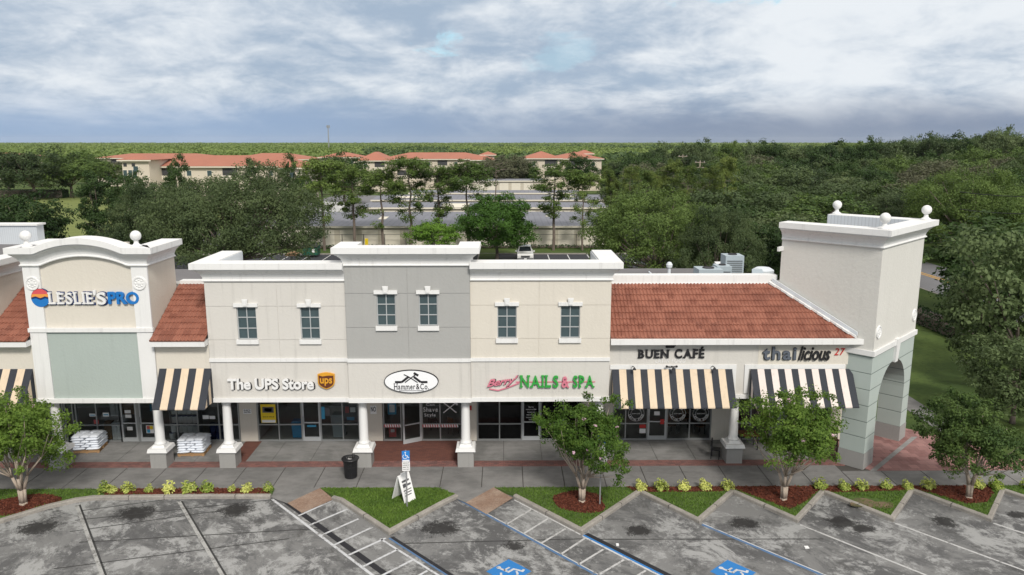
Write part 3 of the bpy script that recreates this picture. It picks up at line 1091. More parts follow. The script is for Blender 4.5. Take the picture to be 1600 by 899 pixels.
def window(x0, x1, z0, z1, y, label=None):
    """upper window: frame bars, six panes, lintel with keystone, sill"""
    mb = MB(); t = .035; ya, yb = y + .06, y + .12
    mb.box(x0, x0 + t, ya, yb, z0, z1); mb.box(x1 - t, x1, ya, yb, z0, z1)
    mb.box(x0 + t, x1 - t, ya, yb, z0, z0 + t); mb.box(x0 + t, x1 - t, ya, yb, z1 - t, z1)
    cx = (x0 + x1) / 2
    mb.box(cx - .018, cx + .018, ya, yb, z0 + t, z1 - t)
    for k in (1, 2):
        zz = z0 + (z1 - z0) * k / 3
        mb.box(x0 + t, cx - .018, ya + .003, yb, zz - .018, zz + .018); mb.box(cx + .018, x1 - t, ya + .003, yb, zz - .018, zz + .018)
    w = mb.build('window', 'alu_light', plaza)
    MB().box(x0 + t, x1 - t, y + .10, y + .112, z0 + t, z1 - t).build('pane', 'pane_dark', w)
    mb = MB(); mb.box(x0 - .1, x1 + .1, y - .09, y + .05, z1, z1 + .16)
    mb.build('lintel', 'trim_white', w)
    mb = MB()
    mb.prism([(cx - .09, z1 + .03), (cx + .09, z1 + .03), (cx + .13, z1 + .36), (cx - .13, z1 + .36)], y - .13, y - .092, 'y')
    mb.prism([(cx - .055, z1 + .07), (cx + .055, z1 + .07), (cx + .085, z1 + .32), (cx - .085, z1 + .32)], y - .15, y - .132, 'y')
    mb.build('keystone', 'trim_white', w)
    MB().box(x0 - .06, x1 + .06, y - .1, y + .05, z0 - .2, z0).build('sill', 'trim_white', w)
    return w


def flat(name, x0, x1, y0, y1, z0, z1, mat, parent=None):
    return MB().box(x0, x1, y0, y1, z0, z1).build(name, mat, parent or plaza)


# --- the three two-storey blocks
def block(x0, x1, y, wins, gz, gx, zc, mats, yr=35.9, lowz=3.35):
    mb = MB(); relief(mb, x0, x1, 5.19, zc, y, [(a, b, c, d) for a, b, c, d in wins], gx, gz)
    shell(mb, x0, x1, y, yr, 5.19, zc + .3)
    mb.build('upper_wall', mats[0], plaza)
    mb = MB(); mb.box(x0 + .002, x1 - .002, y, y + .6, lowz, 5.03); mb.build('sign_wall', mats[1], plaza)
    flat('band', x0 - .01, x1 + .01, y - .06, y + .6, 5.03, 5.188, 'trim_white')
    flat('header_trim', x0 - .02, x1 + .02, y - .07, y + .62, 3.16, 3.348, 'trim_white')
    for w in wins: window(*w, y)


W1 = [(-11.78, -10.93, 6.05, 7.52), (-9.01, -8.17, 6.05, 7.51)]
W2 = [(-5.62, -4.80, 6.68, 8.11), (-3.78, -2.97, 6.68, 8.11)]
W3 = [(-.36, .49, 6.08, 7.55), (2.42, 3.28, 6.08, 7.55)]
block(-13.1, -6.985, YF, W1, [6.03, 7.54], [-9.98], 8.66, ('stucco_cream', 'stucco_cream'))
block(-1.545, 4.63, YF, W3, [6.06, 7.57], [1.47], 8.66, ('stucco_warm', 'stucco_cream'))
block(-6.98, -1.55, YF - .12, W2, [6.61, 8.13], [-4.27], 9.34, ('stucco_grey', 'stucco_cream'), yr=35.9)
cornice('cornice', [(-13.1, 36.2), (-13.1, YF), (-6.99, YF)], 8.65, plaza)
cornice('cornice', [(-1.54, YF), (4.63, YF), (4.63, 36.2)], 8.67, plaza)
cornice('cornice', [(-6.98, 34.2), (-6.98, YF - .12), (-1.55, YF - .12), (-1.55, 34.2)], 9.34, plaza)
# lining of the parapet returns
flat('parapet_lining', -12.6, -12.57, 33.2, 36.2, 8.3, 9.45, 'ribbed')
flat('parapet_lining', 4.08, 4.11, 33.2, 36.2, 8.3, 9.45, 'ribbed')

# --- arched gable block (far left tower)
LX0, LX1, LY = -20.84, -15.5, 32.6


def arch_h(x, a=-20.05, b=-16.29, rise=.42):
    if x <= a or x >= b: return 0.0
    c = (a + b) / 2; h = (b - a) / 2
    R = (h * h + rise * rise) / (2 * rise)
    return sqrt(R * R - (x - c) ** 2) - (R - rise)


mb = MB()
top = [(x, 9.36 + arch_h(x)) for x in [LX1 - .003 - (LX1 - LX0 - .006) * k / 40 for k in range(41)]]
mb.prism([(LX0 + .003, 6.59), (LX1 - .003, 6.59)] + top, LY + .1, LY + 2.8, 'y')
mb.build('gable_wall', 'stucco_warm', plaza)
mb = MB(); mb.box(LX0 + .003, LX1 - .003, LY + .1, LY + 2.8, 3.35, 6.588); o = mb.build('lower_gable_wall', 'stucco_warm', plaza)
flat('green_panel', -20.13, -16.19, LY + .06, LY + .098, 3.35, 6.41, 'stucco_green')
flat('pilaster', LX0 - .01, -20.135, LY, LY + .097, 3.35, 9.36, 'trim_white')
flat('pilaster', -16.185, LX1 + .01, LY, LY + .097, 3.35, 9.36, 'trim_white')
mb = MB(); mb.box(LX0 - .06, LX1 + .05, LY - .05, LY + .099, 6.41, 6.587); mb.build('band', 'trim_white', plaza)
flat('header_trim', LX0 - .02, LX1 + .02, LY - .06, LY + .62, 3.16, 3.348, 'trim_white')
fx = [LX0 + (LX1 - LX0) * k / 44 for k in range(45)]
path = [(LX0, 35.4)] + [(x, LY) for x in fx] + [(LX1, 35.4)]
cornice('arched_cornice', path, 9.34, plaza, zoff=[0] + [arch_h(x) for x in fx] + [0])
mb = MB(); mb.box(LX0 + .5, LX1 - .5, LY + .6, 35.3, 9.38, 9.42); mb.build('gable_roof', 'roof_flat', plaza)


def medallion(name, T, parent):
    """round plaster rosette; T maps (a, b, depth) to the wall"""
    mb = MB()
    N = 24
    for r0, r1, d0, d1 in ((.31, .29, 0, .05), (.29, .235, .05, .05), (.235, .22, .05, .02), (.22, .10, .02, .035), (.10, .0001, .035, .06)):
        vs = [T(r0 * cos(2 * pi * k / N), r0 * sin(2 * pi * k / N), d0) for k in range(N)] + [T(r1 * cos(2 * pi * k / N), r1 * sin(2 * pi * k / N), d1) for k in range(N)]
        mb.add(vs, [(k, (k + 1) % N, N + (k + 1) % N, N + k) for k in range(N)])
    for k in range(8):
        t = 2 * pi * k / 8
        c = (.155 * cos(t), .155 * sin(t))
        vs = [T(c[0] + .05 * cos(s), c[1] + .05 * sin(s), .03) for s in [2 * pi * q / 8 for q in range(8)]] + [T(c[0], c[1], .06)]
        mb.add(vs, [(q, (q + 1) % 8, 8) for q in range(8)])
    return mb.build(name, 'trim_white', parent)


for cx in (-20.48, -15.87):
    medallion('rosette', lambda a, b, d, cx=cx: (cx + a, LY - d, 8.58 + b), plaza)


def finial(x, y, z, label, group):
    mb = MB()
    mb.lathe((x, y, z), [(.23, 0), (.23, .05), (.17, .08), (.12, .12), (.09, .18), (.10, .22), (.07, .25)] + [(max(.02, .225 * sin(pi * j / 12)), .47 - .225 * cos(pi * j / 12)) for j in range(2, 13)], 24)
    return tag(mb.build('ball_finial', 'trim_white', org=(x, y, z), smooth=True), label, 'ball finial', group)


finial(-20.55, LY + .02, 10.18, 'white ball finial on the left shoulder of the arched gable', 'ball finials on the roof line')
finial(-15.85, LY + .02, 10.18, 'white ball finial on the right shoulder of the arched gable', 'ball finials on the roof line')

# --- block at the far left edge and its rear parapet
mb = MB(); mb.box(-42, -22.75, YF, 46, 3.35, 8.66); mb.build('end_block_wall', 'stucco_warm', plaza)
cornice('cornice', [(-42, YF), (-22.75, YF), (-22.75, 36.4)], 8.65, plaza)
mb = MB(); mb.box(-42, -27.4, 44.6, 45.3, 8.66, 9.8); mb.build('rear_parapet', 'ribbed', plaza)
flat('parapet_coping', -42, -27.3, 44.5, 45.4, 9.802, 9.9, 'trim_white')
mb = MB(); mb.box(-42, -23, 36.5, 44.5, 8.67, 8.72); mb.build('end_roof', 'roof_flat', plaza)
flat('header_trim', -42, -22.6, YF - .07, YF + .6, 3.16, 3.348, 'trim_white')

# --- flat roof and body of the shops
mb = MB(); mb.box(-30, 15.0, 36.3, 49, 3.4, 6.45); mb.build('rear_wall', 'stucco_cream', plaza)
mb = MB(); mb.box(-29.9, 14.9, 36.4, 48.9, 6.452, 6.5); mb.build('flat_roof', 'roof_flat', plaza)
mb = MB(); mb.box(-30, 15.0, 36.2, 36.9, 6.6, 7.9); mb.build('ridge_wall', 'stucco_cream', plaza)
flat('roof_coping', 4.75, 12.96, 35.65, 36.2, 8.0, 8.36, 'trim_white')
flat('roof_coping', -15.45, -13.15, 35.65, 36.1, 7.98, 8.14, 'trim_white')
flat('roof_coping', -22.7, -20.9, 35.65, 36.1, 7.98, 8.14, 'trim_white')
mb = MB(); mb.box(4.7, 13.0, 35.62, 35.66, 7.9, 8.0); mb.build('ridge_trim', 'trim_white', plaza)
# small kicked-up parapet ends at the rear right
mb = MB(); mb.prism([(13.6, 41.2), (14.2, 41.0), (14.9, 43.5), (14.3, 43.5)], 6.3, 7.35); mb.build('rear_parapet', 'hvac', plaza)
mb = MB(); mb.prism([(13.0, 44.4), (13.35, 44.2), (14.0, 48.9), (13.6, 48.9)], 6.3, 6.95); mb.build('rear_parapet', 'trim_white', plaza)


def tiles(x0, xmaxf, y0, z0, y1, z1, name='tiled_roof'):
    """barrel-tile roof: courses with rolls, stepped at each course"""
    rows = max(3, int(round(sqrt((y1 - y0) ** 2 + (z1 - z0) ** 2) / .40)))
    pit = .165; sub = 6
    mb = MB(); vs = []; fs = []
    nrm = np.array([0, -(z1 - z0), (y1 - y0)]); nrm = nrm / np.linalg.norm(nrm)
    xm = max(xmaxf(y0), xmaxf(y1)); nx = int((xm - x0) / pit * sub) + 1
    for r in range(rows):
        ta, tb = r / rows, (r + 1.06) / rows
        ja = random.uniform(-.004, .004)
        base = len(vs)
        cols = 0
        for i in range(nx + 1):
            x = x0 + i * pit / sub
            ph = (i % sub) / sub
            h = .038 * max(0, sin(pi * min(1, ph / .62))) if ph < .62 else -.012 * sin(pi * (ph - .62) / .38)
            ti = int(x / .33); jit = ((ti * 7919 + r * 104729) % 13 - 6) * .0012
            for t, lift in ((ta, .055 + jit + ja), (tb, .012)):
                y = y0 + (y1 - y0) * t; z = z0 + (z1 - z0) * t
                xx = min(x, xmaxf(y))
                vs.append((xx, y + nrm[1] * (h + lift), z + nrm[2] * (h + lift)))
            # front lip
            y = y0 + (y1 - y0) * ta; z = z0 + (z1 - z0) * ta
            vs.append((min(x, xmaxf(y)), y + nrm[1] * (-.01), z - .01))
            cols += 1
        for i in range(cols - 1):
            a = base + i * 3; b = a + 3
            if abs(vs[a][0] - vs[b][0]) < 1e-5 and abs(vs[a + 1][0] - vs[b + 1][0]) < 1e-5: continue
            fs.append((a, b, b + 1, a + 1)); fs.append((a + 2, b + 2, b, a))
    mb.add(vs, fs)
    # deck below
    d = MB(); d.face([(x0, y0, z0), (xmaxf(y0), y0, z0), (xmaxf(y1), y1, z1), (x0, y1, z1)])
    o = mb.build(name, 'clay_tile', plaza)
    d.build('roof_deck', 'far_roof', o)
    return o


tiles(4.66, lambda y: 48.30 - y, 32.72, 6.03, 35.64, 7.95)
tiles(-15.49, lambda y: -13.11, 32.22, 6.07, 35.64, 7.95)
tiles(-22.74, lambda y: -20.85, 32.22, 6.07, 35.64, 7.95)
# --- low bays: wall, eaves board
def low_bay(x0, x1, y, xe=None):
    mb = MB(); mb.box(x0, x1, y, y + .5, 3.35, 5.82); mb.build('bay_wall', 'stucco_warm', plaza)
    flat('eaves_board', x0, xe or x1, y - .42, y + .2, 5.823, 6.06, 'trim_white')
    flat('header_trim', x0, x1, y - .05, y + .5, 3.16, 3.348, 'trim_white')


low_bay(-15.48, -13.12, YF + .02)
low_bay(-22.74, -20.86, YF + .02)
YC = 32.97
mb = MB(); mb.box(4.64, 15.38, YC, YC + .5, 3.35, 5.78); mb.build('cafe_wall', 'stucco_cream', plaza)
flat('eaves_board', 4.66, 15.88, YC - .44, YC + .2, 5.78, 6.02, 'trim_white')
# raised trims around the two awnings
mb = MB()
mb.box(4.70, 10.40, YC - .05, YC, 4.55, 4.75); mb.box(10.22, 10.40, YC - .05, YC, 3.40, 4.55)
mb.box(10.78, 10.96, YC - .05, YC, 3.40, 4.75); mb.box(10.96, 15.30, YC - .05, YC, 4.55, 4.75)
mb.build('awning_surround', 'trim_white', plaza)
flat('header_trim', 4.64, 15.3, YC - .08, YC + .5, 3.16, 3.348, 'trim_white')
mb = MB(); mb.box(4.66, 10.1, YC - .02, YC + .0, 3.35, 4.5)
# verge flashing against the corner tower
mb = MB()
mb.prism([(15.62, 32.66), (15.80, 32.60), (12.86, 35.62), (12.68, 35.60)], 0, 1)
mb.v = []; mb.f = []; mb.mi = []
for k in range(14):
    t0, t1 = k / 14, (k + 1) / 14
    p = lambda t, o, h: (15.60 - 2.94 * t - o * .707, 32.70 + 2.94 * t - o * .707, 6.05 + 1.92 * t + h)
    w = .10 + .035 * ((k * 5) % 3)
    mb.add([p(t0, 0, .14), p(t1, 0, .14), p(t1, w, .10), p(t0, w, .10), p(t0, 0, 0), p(t1, 0, 0), p(t1, w, .0), p(t0, w, .0)],
           [(0, 1, 2, 3), (3, 2, 6, 7), (0, 3, 7, 4), (1, 5, 6, 2), (4, 7, 6, 5)])
mb.build('flashing', 'trim_white', plaza)
mb = MB()
mb.add([(15.62, 32.66, 6.16), (12.72, 35.56, 8.08), (12.72, 35.56, 8.24), (15.62, 32.66, 6.32), (15.58, 32.62, 6.16), (12.68, 35.52, 8.08), (12.68, 35.52, 8.24), (15.58, 32.62, 6.32)],
       [(4, 5, 6, 7), (7, 6, 2, 3), (4, 7, 3, 0), (1, 2, 6, 5)])
mb.build('step_flashing', 'rib_white', plaza)

# --- arcade ceiling
mb = MB(); mb.box(-40, 15.0, 33.2, 36.25, 3.352, 3.395); mb.build('arcade_ceiling', 'stucco_warm', plaza)


# --- columns
def column(cx, yf, w=.73):
    c = MB()
    c.box(cx - w / 2, cx + w / 2, yf, yf + .75, 0, .76)
    col_ = c.build('column', 'base_grey', plaza)
    yc = yf + .375
    mb = MB()
    mb.taper(cx - w / 2 - .09, cx + w / 2 + .09, yf - .09, yf + .84, .762, .93, .04)
    mb.taper(cx - .30, cx + .30, yc - .30, yc + .30, .932, 1.05, .06)
    mb.build('plinth', 'trim_white', col_)
    mb = MB()
    mb.lathe((cx, yc, 0), [(.25, 1.05), (.27, 1.09), (.25, 1.13), (.215, 1.18), (.205, 1.24), (.20, 2.0), (.185, 2.85), (.18, 2.93), (.21, 2.95), (.21, 2.98), (.185, 3.0), (.22, 3.06), (.25, 3.10), (.25, 3.158)], 28)
    mb.build('shaft', 'trim_white', col_, smooth=True)
    return col_


for cx in (-20.41, -15.79, -12.66, -6.49, -1.83, 4.27): column(cx, 32.66)
column(10.55, 32.96)
column(-24.8, 32.66)


# --- shop fronts
def shopfront(x0, x1, bars, door=None, glass='glass', trans=True, glass2=None):
    y = YS; mb = MB(); t = .03
    xs = [x0] + list(bars) + [x1]
    spans = []
    if door:
        xs = sorted(set(xs + [door[0], door[1]]))
    for v in xs:
        mb.box(v - t, v + t, y - .05, y + .05, 0.0, 3.35)
    for a, b in zip(xs[:-1], xs[1:]):
        if door and abs(a - door[0]) < 1e-4: 
            mb.box(a + t, b - t, y - .04, y + .04, 2.2, 2.27); spans.append((a, b, 2.27)); continue
        mb.box(a + t, b - t, y - .045, y + .045, 0.0, .09)
        mb.box(a + t, b - t, y - .04, y + .04, .84, .90)
        spans.append((a, b, .09))
    f = mb.build('shop_window', 'alu', plaza)
    mb = MB()
    for a, b, z in spans: mb.box(a + t, b - t, y - .008, y + .008, z, 3.35)
    mb.build('pane', glass, f)
    if door:
        a, b = door
        leaf_door(a + t, b - t, y, glass2 or glass)
    return f


def leaf_door(a, b, y, glass, ang=0.0):
    def X(p):
        dx_, dy_ = p[0] - b, p[1] - y
        return (b + dx_ * cos(ang) - dy_ * sin(ang), y + dx_ * sin(ang) + dy_ * cos(ang), p[2])
    mb = MB(X); s = .085
    mb.box(a, a + s, y - .03, y + .03, .01, 2.19); mb.box(b - s, b, y - .03, y + .03, .01, 2.19)
    mb.box(a + s, b - s, y - .03, y + .03, .01, .22); mb.box(a + s, b - s, y - .03, y + .03, 2.09, 2.19)
    mb.box(a + s, b - s, y - .026, y + .026, .93, .99)
    d = mb.build('door', 'alu_light', plaza)
    mb = MB(X); mb.box(a + s, b - s, y - .008, y + .008, .22, 2.09); mb.build('pane', glass, d)
    mb = MB(X); mb.box(a + .03, a + .055, y - .09, y - .065, .9, 1.3); mb.box(a + .03, a + .055, y - .07, y - .03, .95, .98); mb.box(a + .03, a + .055, y - .07, y - .03, 1.22, 1.25)
    mb.build('handle', 'steel', d)
    return d


def sx(x, y=663):     # photo column on the shop-window plane
    return WP(x, y, YS)[0]


# piers between the fronts
def pier(x0, x1, mat='stucco_warm'):
    flat('pier', x0, x1, YS - .04, YS + .3, 0.0, 3.35, mat)


shopfront(sx(104), sx(189), [sx(121), sx(152.5)])
leaf = (sx(189), sx(216), sx(244))
shopfront(leaf[0], leaf[1], [], (leaf[0], leaf[1]))
shopfront(leaf[1] + .06, leaf[2], [], (leaf[1] + .06, leaf[2]))
shopfront(leaf[2] + .06, sx(374), [sx(277.5), sx(310), sx(343)])
shopfront(-30, sx(104) - .1, [-29 + 1.1 * k for k in range(8)])
pier(sx(375.5), sx(402.5))
ux = (sx(404), sx(436), sx(472), sx(502), sx(536), sx(561))
shopfront(ux[0], ux[5], [ux[1], ux[4]], (ux[2], ux[3]))
pier(sx(562.5), sx(598))
bx = (sx(600), sx(627), sx(656), sx(660), sx(688), sx(717))
shopfront(bx[0], bx[1], [])
shopfront(bx[3], bx[5] + 0.2, [bx[4]])
mb = MB(); mb.box(bx[1] + .03, bx[3] - .03, YS - .04, YS + .04, 2.2, 2.27); mb.build('door_head', 'alu', plaza)
leaf_door(bx[1] + .03, bx[3] - .05, YS - .02, 'glass', radians(28) * -1 + radians(56))
pier(bx[5] + .24, sx(745))
nx_ = (sx(746.5), sx(780.5), sx(815), sx(845), sx(880), sx(908))
shopfront(nx_[0], nx_[5], [nx_[1], nx_[4]], (nx_[2], nx_[3]), 'glass_black')
pier(nx_[5] + .04, sx(957))
cx_ = (sx(958), sx(977), sx(1011), sx(1042), sx(1077), sx(1110))
shopfront(cx_[0], cx_[5], [cx_[1], cx_[4]], (cx_[2], cx_[3]))
pier(cx_[5] + .04, sx(1141), 'stucco_warm')
shopfront(sx(1143), sx(1296), [sx(1172), sx(1205), sx(1238), sx(1268)], None)
pier(sx(1297), sx(1318), 'stucco_warm')

# rooms behind the glass
mb = MB()
for a, b in ((-30, sx(375)), (sx(403), sx(562)), (sx(599), sx(718)), (sx(746), sx(909)), (sx(957), sx(1111)), (sx(1142), sx(1297))):
    mb.box(a - .08, a, YS + .32, YS + 5, 0, 3.34); mb.box(b, b + .08, YS + .32, YS + 5, 0, 3.34); mb.box(a, b, YS + 5, YS + 5.1, 0, 3.34)
mb.build('party_wall', 'interior', plaza)
struct('shop_floor', MB().box(-30, 14.8, YS + .06, YS + 5.2, -.2, -.012), 'interior_floor')


# ------------------------------------------------------------------ corner tower, turned 45 degrees
q = sqrt(.5)
TA = (16.17, 32.22)


def TT(p):
    """local (u along the street-side right face, v along the left face, z)"""
    return (TA[0] + q * (p[0] - p[1]), TA[1] + q * (p[0] + p[1]), p[2])


TU, TV = 5.56, 4.5
ct = thing('corner_tower', (16.2, 36.2, 0), 'tall cream tower with green arched base at the right end of the plaza', 'tower')
pw = 1.12
piers = [(0, pw, 0, pw), (TU - .86, TU, 0, pw), (0, pw, TV - pw, TV), (TU - .86, TU, TV - pw, TV)]
for a, b, c, d in piers:
    mb = MB(TT); mb.box(a, b, c, d, .76, 5.32); mb.build('pier', 'stucco_green_jointed', ct)
    mb = MB(TT); mb.box(a - .02, b + .02, c - .02, d + .02, 0, .758); mb.build('pier_base', 'base_grey', ct)
# arches on the two long faces, flat heads on the short ones


def arch_poly(a, b, zs, zt):
    r = (b - a) / 2; c = (a + b) / 2
    pts = [(a, zt), (a, zs)] + [(c - r * cos(pi * k / 20), zs + r * .98 * sin(pi * k / 20)) for k in range(1, 20)] + [(b, zs), (b, zt)]
    return pts


def spandrel(a, b, v0, v1, swap=False):
    zs = 4.62 - (b - a) / 2
    pts = arch_poly(a, b, zs, 5.32)
    mb = MB(TT)
    n = len(pts)
    f = (lambda p, w: (p[0], w, p[1])) if not swap else (lambda p, w: (w, p[0], p[1]))
    # strips from the arch curve to the top edge
    cur = pts[1:-1]
    for i in range(len(cur) - 1):
        (p, z), (p2, z2) = cur[i], cur[i + 1]
        for w in (v0, v1):
            mb.add([f((p, z), w), f((p2, z2), w), f((p2, 5.32), w), f((p, 5.32), w)], [(0, 1, 2, 3)])
        mb.add([f((p, z), v0), f((p2, z2), v0), f((p2, z2), v1), f((p, z), v1)], [(0, 1, 2, 3)])
    mb.build('arch_wall', 'stucco_green_jointed', ct)


spandrel(pw, TU - .86, .0, pw)
spandrel(pw, TU - .86, TV - pw, TV)
spandrel(pw, TV - pw, 0, pw, True)
spandrel(pw, TV - pw, TU - .86, TU, True)
mb = MB(TT); mb.box(0, TU, 0, TV, 5.56, 10.12); mb.build('tower_wall', 'stucco_tower', ct)
mb = MB(TT); mb.box(-.09, TU + .09, -.09, TV + .09, 5.325, 5.558); mb.build('band', 'trim_white', ct)
mb = MB(TT)
uc = (pw + TU - .86) / 2
mb.add([(uc - .17, -.10, 4.5), (uc + .17, -.10, 4.5), (uc + .24, -.15, 5.62), (uc - .24, -.15, 5.62), (uc - .17, .1, 4.5), (uc + .17, .1, 4.5), (uc + .24, 0, 5.62), (uc - .24, 0, 5.62)],
       [(0, 1, 2, 3), (0, 3, 7, 4), (1, 5, 6, 2), (3, 2, 6, 7), (0, 4, 5, 1)])
mb.build('keystone', 'trim_white', ct)
Lp = [TT((0, TV, 0))[:2], TT((0, 0, 0))[:2], TT((TU, 0, 0))[:2], TT((TU, TV, 0))[:2]]
cornice('cornice', Lp, 10.11, ct)
mb = MB(TT); mb.box(.5, TU - .5, .5, TV - .02, 10.124, 10.2); mb.build('tower_roof', 'roof_flat', ct)
mb = MB(TT); mb.box(TU - .535, TU - .502, .52, TV, 10.2, 10.93); mb.box(.53, TU - .54, .502, .53, 10.2, 10.93)
mb.build('parapet_lining', 'ribbed', ct)
mb = MB(TT); mb.box(-.5, -.02, TV - .12, TV - .02, 9.6, 9.8) ; mb.build('scupper', 'trim_white', ct)
for uu in (.42, TU - .40):
    medallion('rosette', lambda a, b, d, uu=uu: TT((uu + a, -d, 6.35 + b)), ct)
f1 = TT((.02, .02, 0)); f2 = TT((TU - .02, .02, 0)); f3 = TT((TU - .02, TV - .25, 0))
finial(f1[0], f1[1], 10.95, 'white ball finial on the nearest corner of the tall tower', 'ball finials on the roof line')
finial(f2[0], f2[1], 10.95, 'white ball finial on the right corner of the tall tower', 'ball finials on the roof line')
finial(f3[0], f3[1], 10.95, 'white ball finial on the rear corner of the tall tower', 'ball finials on the roof line')

# ------------------------------------------------------------------ awnings


def awning(x0, x1, yw, zt, zb, proj, n, light, label, skew=0.0):
    t = thing('awning', ((x0 + x1) / 2, yw, zb), label, 'awning', 'striped awnings over the shop fronts')
    mb = MB(); w = (x1 - x0) / n
    for k in range(n):
        mb.cm = k % 2
        a, b = x0 + k * w, x0 + (k + 1) * w
        m = 6
        for j in range(m):
            s0, s1 = j / m, (j + 1) / m
            def P(x, s): return (x, yw - .02 - proj * s, zt + (zb - zt) * s - .035 * sin(pi * s))
            mb.face([P(a, s0), P(a, s1), P(b, s1), P(b, s0)])
        mb.face([(a, yw - .02 - proj, zb), (a, yw - .02 - proj, zb - .05), (b, yw - .02 - proj, zb - .05), (b, yw - .02 - proj, zb)])
    mb.build('canopy', ['awning_black', light], t)
    for xx in (x0, x1):
        mb = MB(); m = 4
        for k in range(m):
            mb.cm = k % 2
            s0, s1 = k / m, (k + 1) / m
            ya, yb = yw - .02 - proj * s0, yw - .02 - proj * s1
            za, zb_ = zt + (zb - zt) * s0, zt + (zb - zt) * s1
            mb.face([(xx, ya, zb), (xx, yb, zb), (xx, yb, zb_ - .02), (xx, ya, za - .02)])
        mb.build('side_panel', ['awning_black', light], t)
    mb = MB()
    for xx in (x0 + .05, (x0 + x1) / 2, x1 - .05):
        mb.tube((xx, yw - .03, zt - .2), (xx, yw - proj + .1, zb - .03), .018); mb.tube((xx, yw - .03, zb), (xx, yw - proj, zb - .02), .02)
    mb.tube((x0 + .05, yw - proj, zb - .02), (x1 - .05, yw - proj, zb - .02), .02)
    mb.build('frame', 'alu', t)
    return t


awning(-15.36, -13.06, YF + .02, 4.72, 3.2, 1.02, 7, 'awning_tan', 'narrow black and tan striped awning between the arched gable and the two-storey block')
awning(-23.9, -20.95, YF + .02, 4.72, 3.2, 1.02, 9, 'awning_tan', 'black and tan striped awning at the left edge, behind the crape myrtle')
awning(4.78, 10.20, YC - .05, 4.55, 3.1, 1.0, 17, 'awning_tan', 'wide black and tan striped awning over the coffee shop')
awning(11.03, 15.62, YC - .05, 4.55, 3.1, 1.0, 15, 'awning_pale', 'black and pale pinkish-white striped awning beside the corner tower')
# ------------------------------------------------------------------ lettering


def text_data(body, size=1.0, off=0.0, shear=0.0, extrude=0.0, space=1.0):
    c = bpy.data.curves.new('lettering', 'FONT')
    c.body = body; c.size = size; c.offset = off; c.shear = shear; c.extrude = extrude; c.space_character = space
    c.align_x = 'LEFT'; c.resolution_u = 4
    o = bpy.data.objects.new('lettering', c)
    COL.objects.link(o)
    bpy.context.view_layer.update()
    me = bpy.data.meshes.new_from_object(o.evaluated_get(bpy.context.evaluated_depsgraph_get()))
    v = np.zeros(len(me.vertices) * 3); me.vertices.foreach_get('co', v); v = v.reshape(-1, 3)
    fs = [tuple(p.vertices) for p in me.polygons]
    bpy.data.objects.remove(o); bpy.data.curves.remove(c); bpy.data.meshes.remove(me)
    return v, fs


def serif_word(word, off=.018, gap=.10):
    gap = gap + .09
    """letters with slab serifs added to a plain face; returns verts, faces"""
    V = []; F = []; x = 0.0
    SER = {'L': [('bl', 1), ('tl', 1)], 'E': [('bl', 1), ('tl', 1)], 'F': [('bl', 1), ('tl', 1)], 'I': [('bl', 1), ('tl', 1)], 'N': [('bl', 1), ('tl', 1), ('tr', 1)],
           'A': [('bl', 1), ('br', 1)], 'P': [('bl', 1), ('tl', 1)], 'B': [('bl', 1), ('tl', 1)], 'U': [('tl', 1), ('tr', 1)], 'H': [('bl', 1), ('tl', 1), ('tr', 1), ('br', 1)],
           'm': [('bl', 1), ('br', 1)], 'É': [('bl', 1)], 'R': [('bl', 1), ('tl', 1), ('br', 1)]}
    for ch in word:
        if ch == ' ':
            x += .35; continue
        v, f = text_data(ch, 1.0, off, 0, .5)
        mn = v[:, 0].min(); mx = v[:, 0].max()
        v = v.copy(); v[:, 0] += x - mn
        o = len(V); V += [tuple(p) for p in v]; F += [tuple(o + i for i in q_) for q_ in f]
        w = mx - mn; zt = .72; st = .10
        for k, _ in SER.get(ch, []):
            zc_ = 0 if k[0] == 'b' else zt
            cx0 = x - .05 if k[1] == 'l' else x + w - st - .05
            z0, z1 = (zc_ - .005, zc_ + .06) if k[0] == 'b' else (zc_ - .06, zc_ + .005)
            o = len(V)
            for dz_ in (-.505, .505):
                V += [(cx0, z0, dz_), (cx0 + st + .13, z0, dz_), (cx0 + st + .13, z1, dz_), (cx0, z1, dz_)]
            F += [(o, o + 3, o + 2, o + 1), (o + 4, o + 5, o + 6, o + 7)] + [(o + i, o + (i + 1) % 4, o + 4 + (i + 1) % 4, o + 4 + i) for i in range(4)]
        x += w + gap
    return np.array(V), F


def place_text(name, data, x0, x1, z0, z1, y, mat, parent, depth=.07, curve=None):
    """fit the lettering into the rectangle on a plane facing the street"""
    v, f = data
    v = v.copy()
    mn = v.min(0); mx = v.max(0)
    X = x0 + (v[:, 0] - mn[0]) / (mx[0] - mn[0]) * (x1 - x0)
    Z = z0 + (v[:, 1] - mn[1]) / (mx[1] - mn[1]) * (z1 - z0)
    D = (mx[2] - mn[2]) or 1
    Yv = y - (v[:, 2] - mn[2]) / D * depth
    if curve: Z = Z + curve(X)
    mb = MB(); mb.v = [tuple(p) for p in np.stack([X, Yv, Z], 1)]; mb.f = [list(q_) for q_ in f]; mb.mi = [0] * len(f)
    return mb.build(name, mat, parent)


def fitpx(xa, xb, yt, yb, Y):
    a = WP(xa, yb, Y); b = WP(xb, yt, Y)
    return a[0], b[0], a[1], b[1]


def disc(mb, cx, cz, rx, rz, y0, y1, n=40, a0=0, a1=2 * pi):
    pts = [(cx + rx * cos(a0 + (a1 - a0) * k / n), cz + rz * sin(a0 + (a1 - a0) * k / n)) for k in range(n if a1 - a0 > 6.2 else n + 1)]
    return mb.prism(pts, y0, y1, 'y')


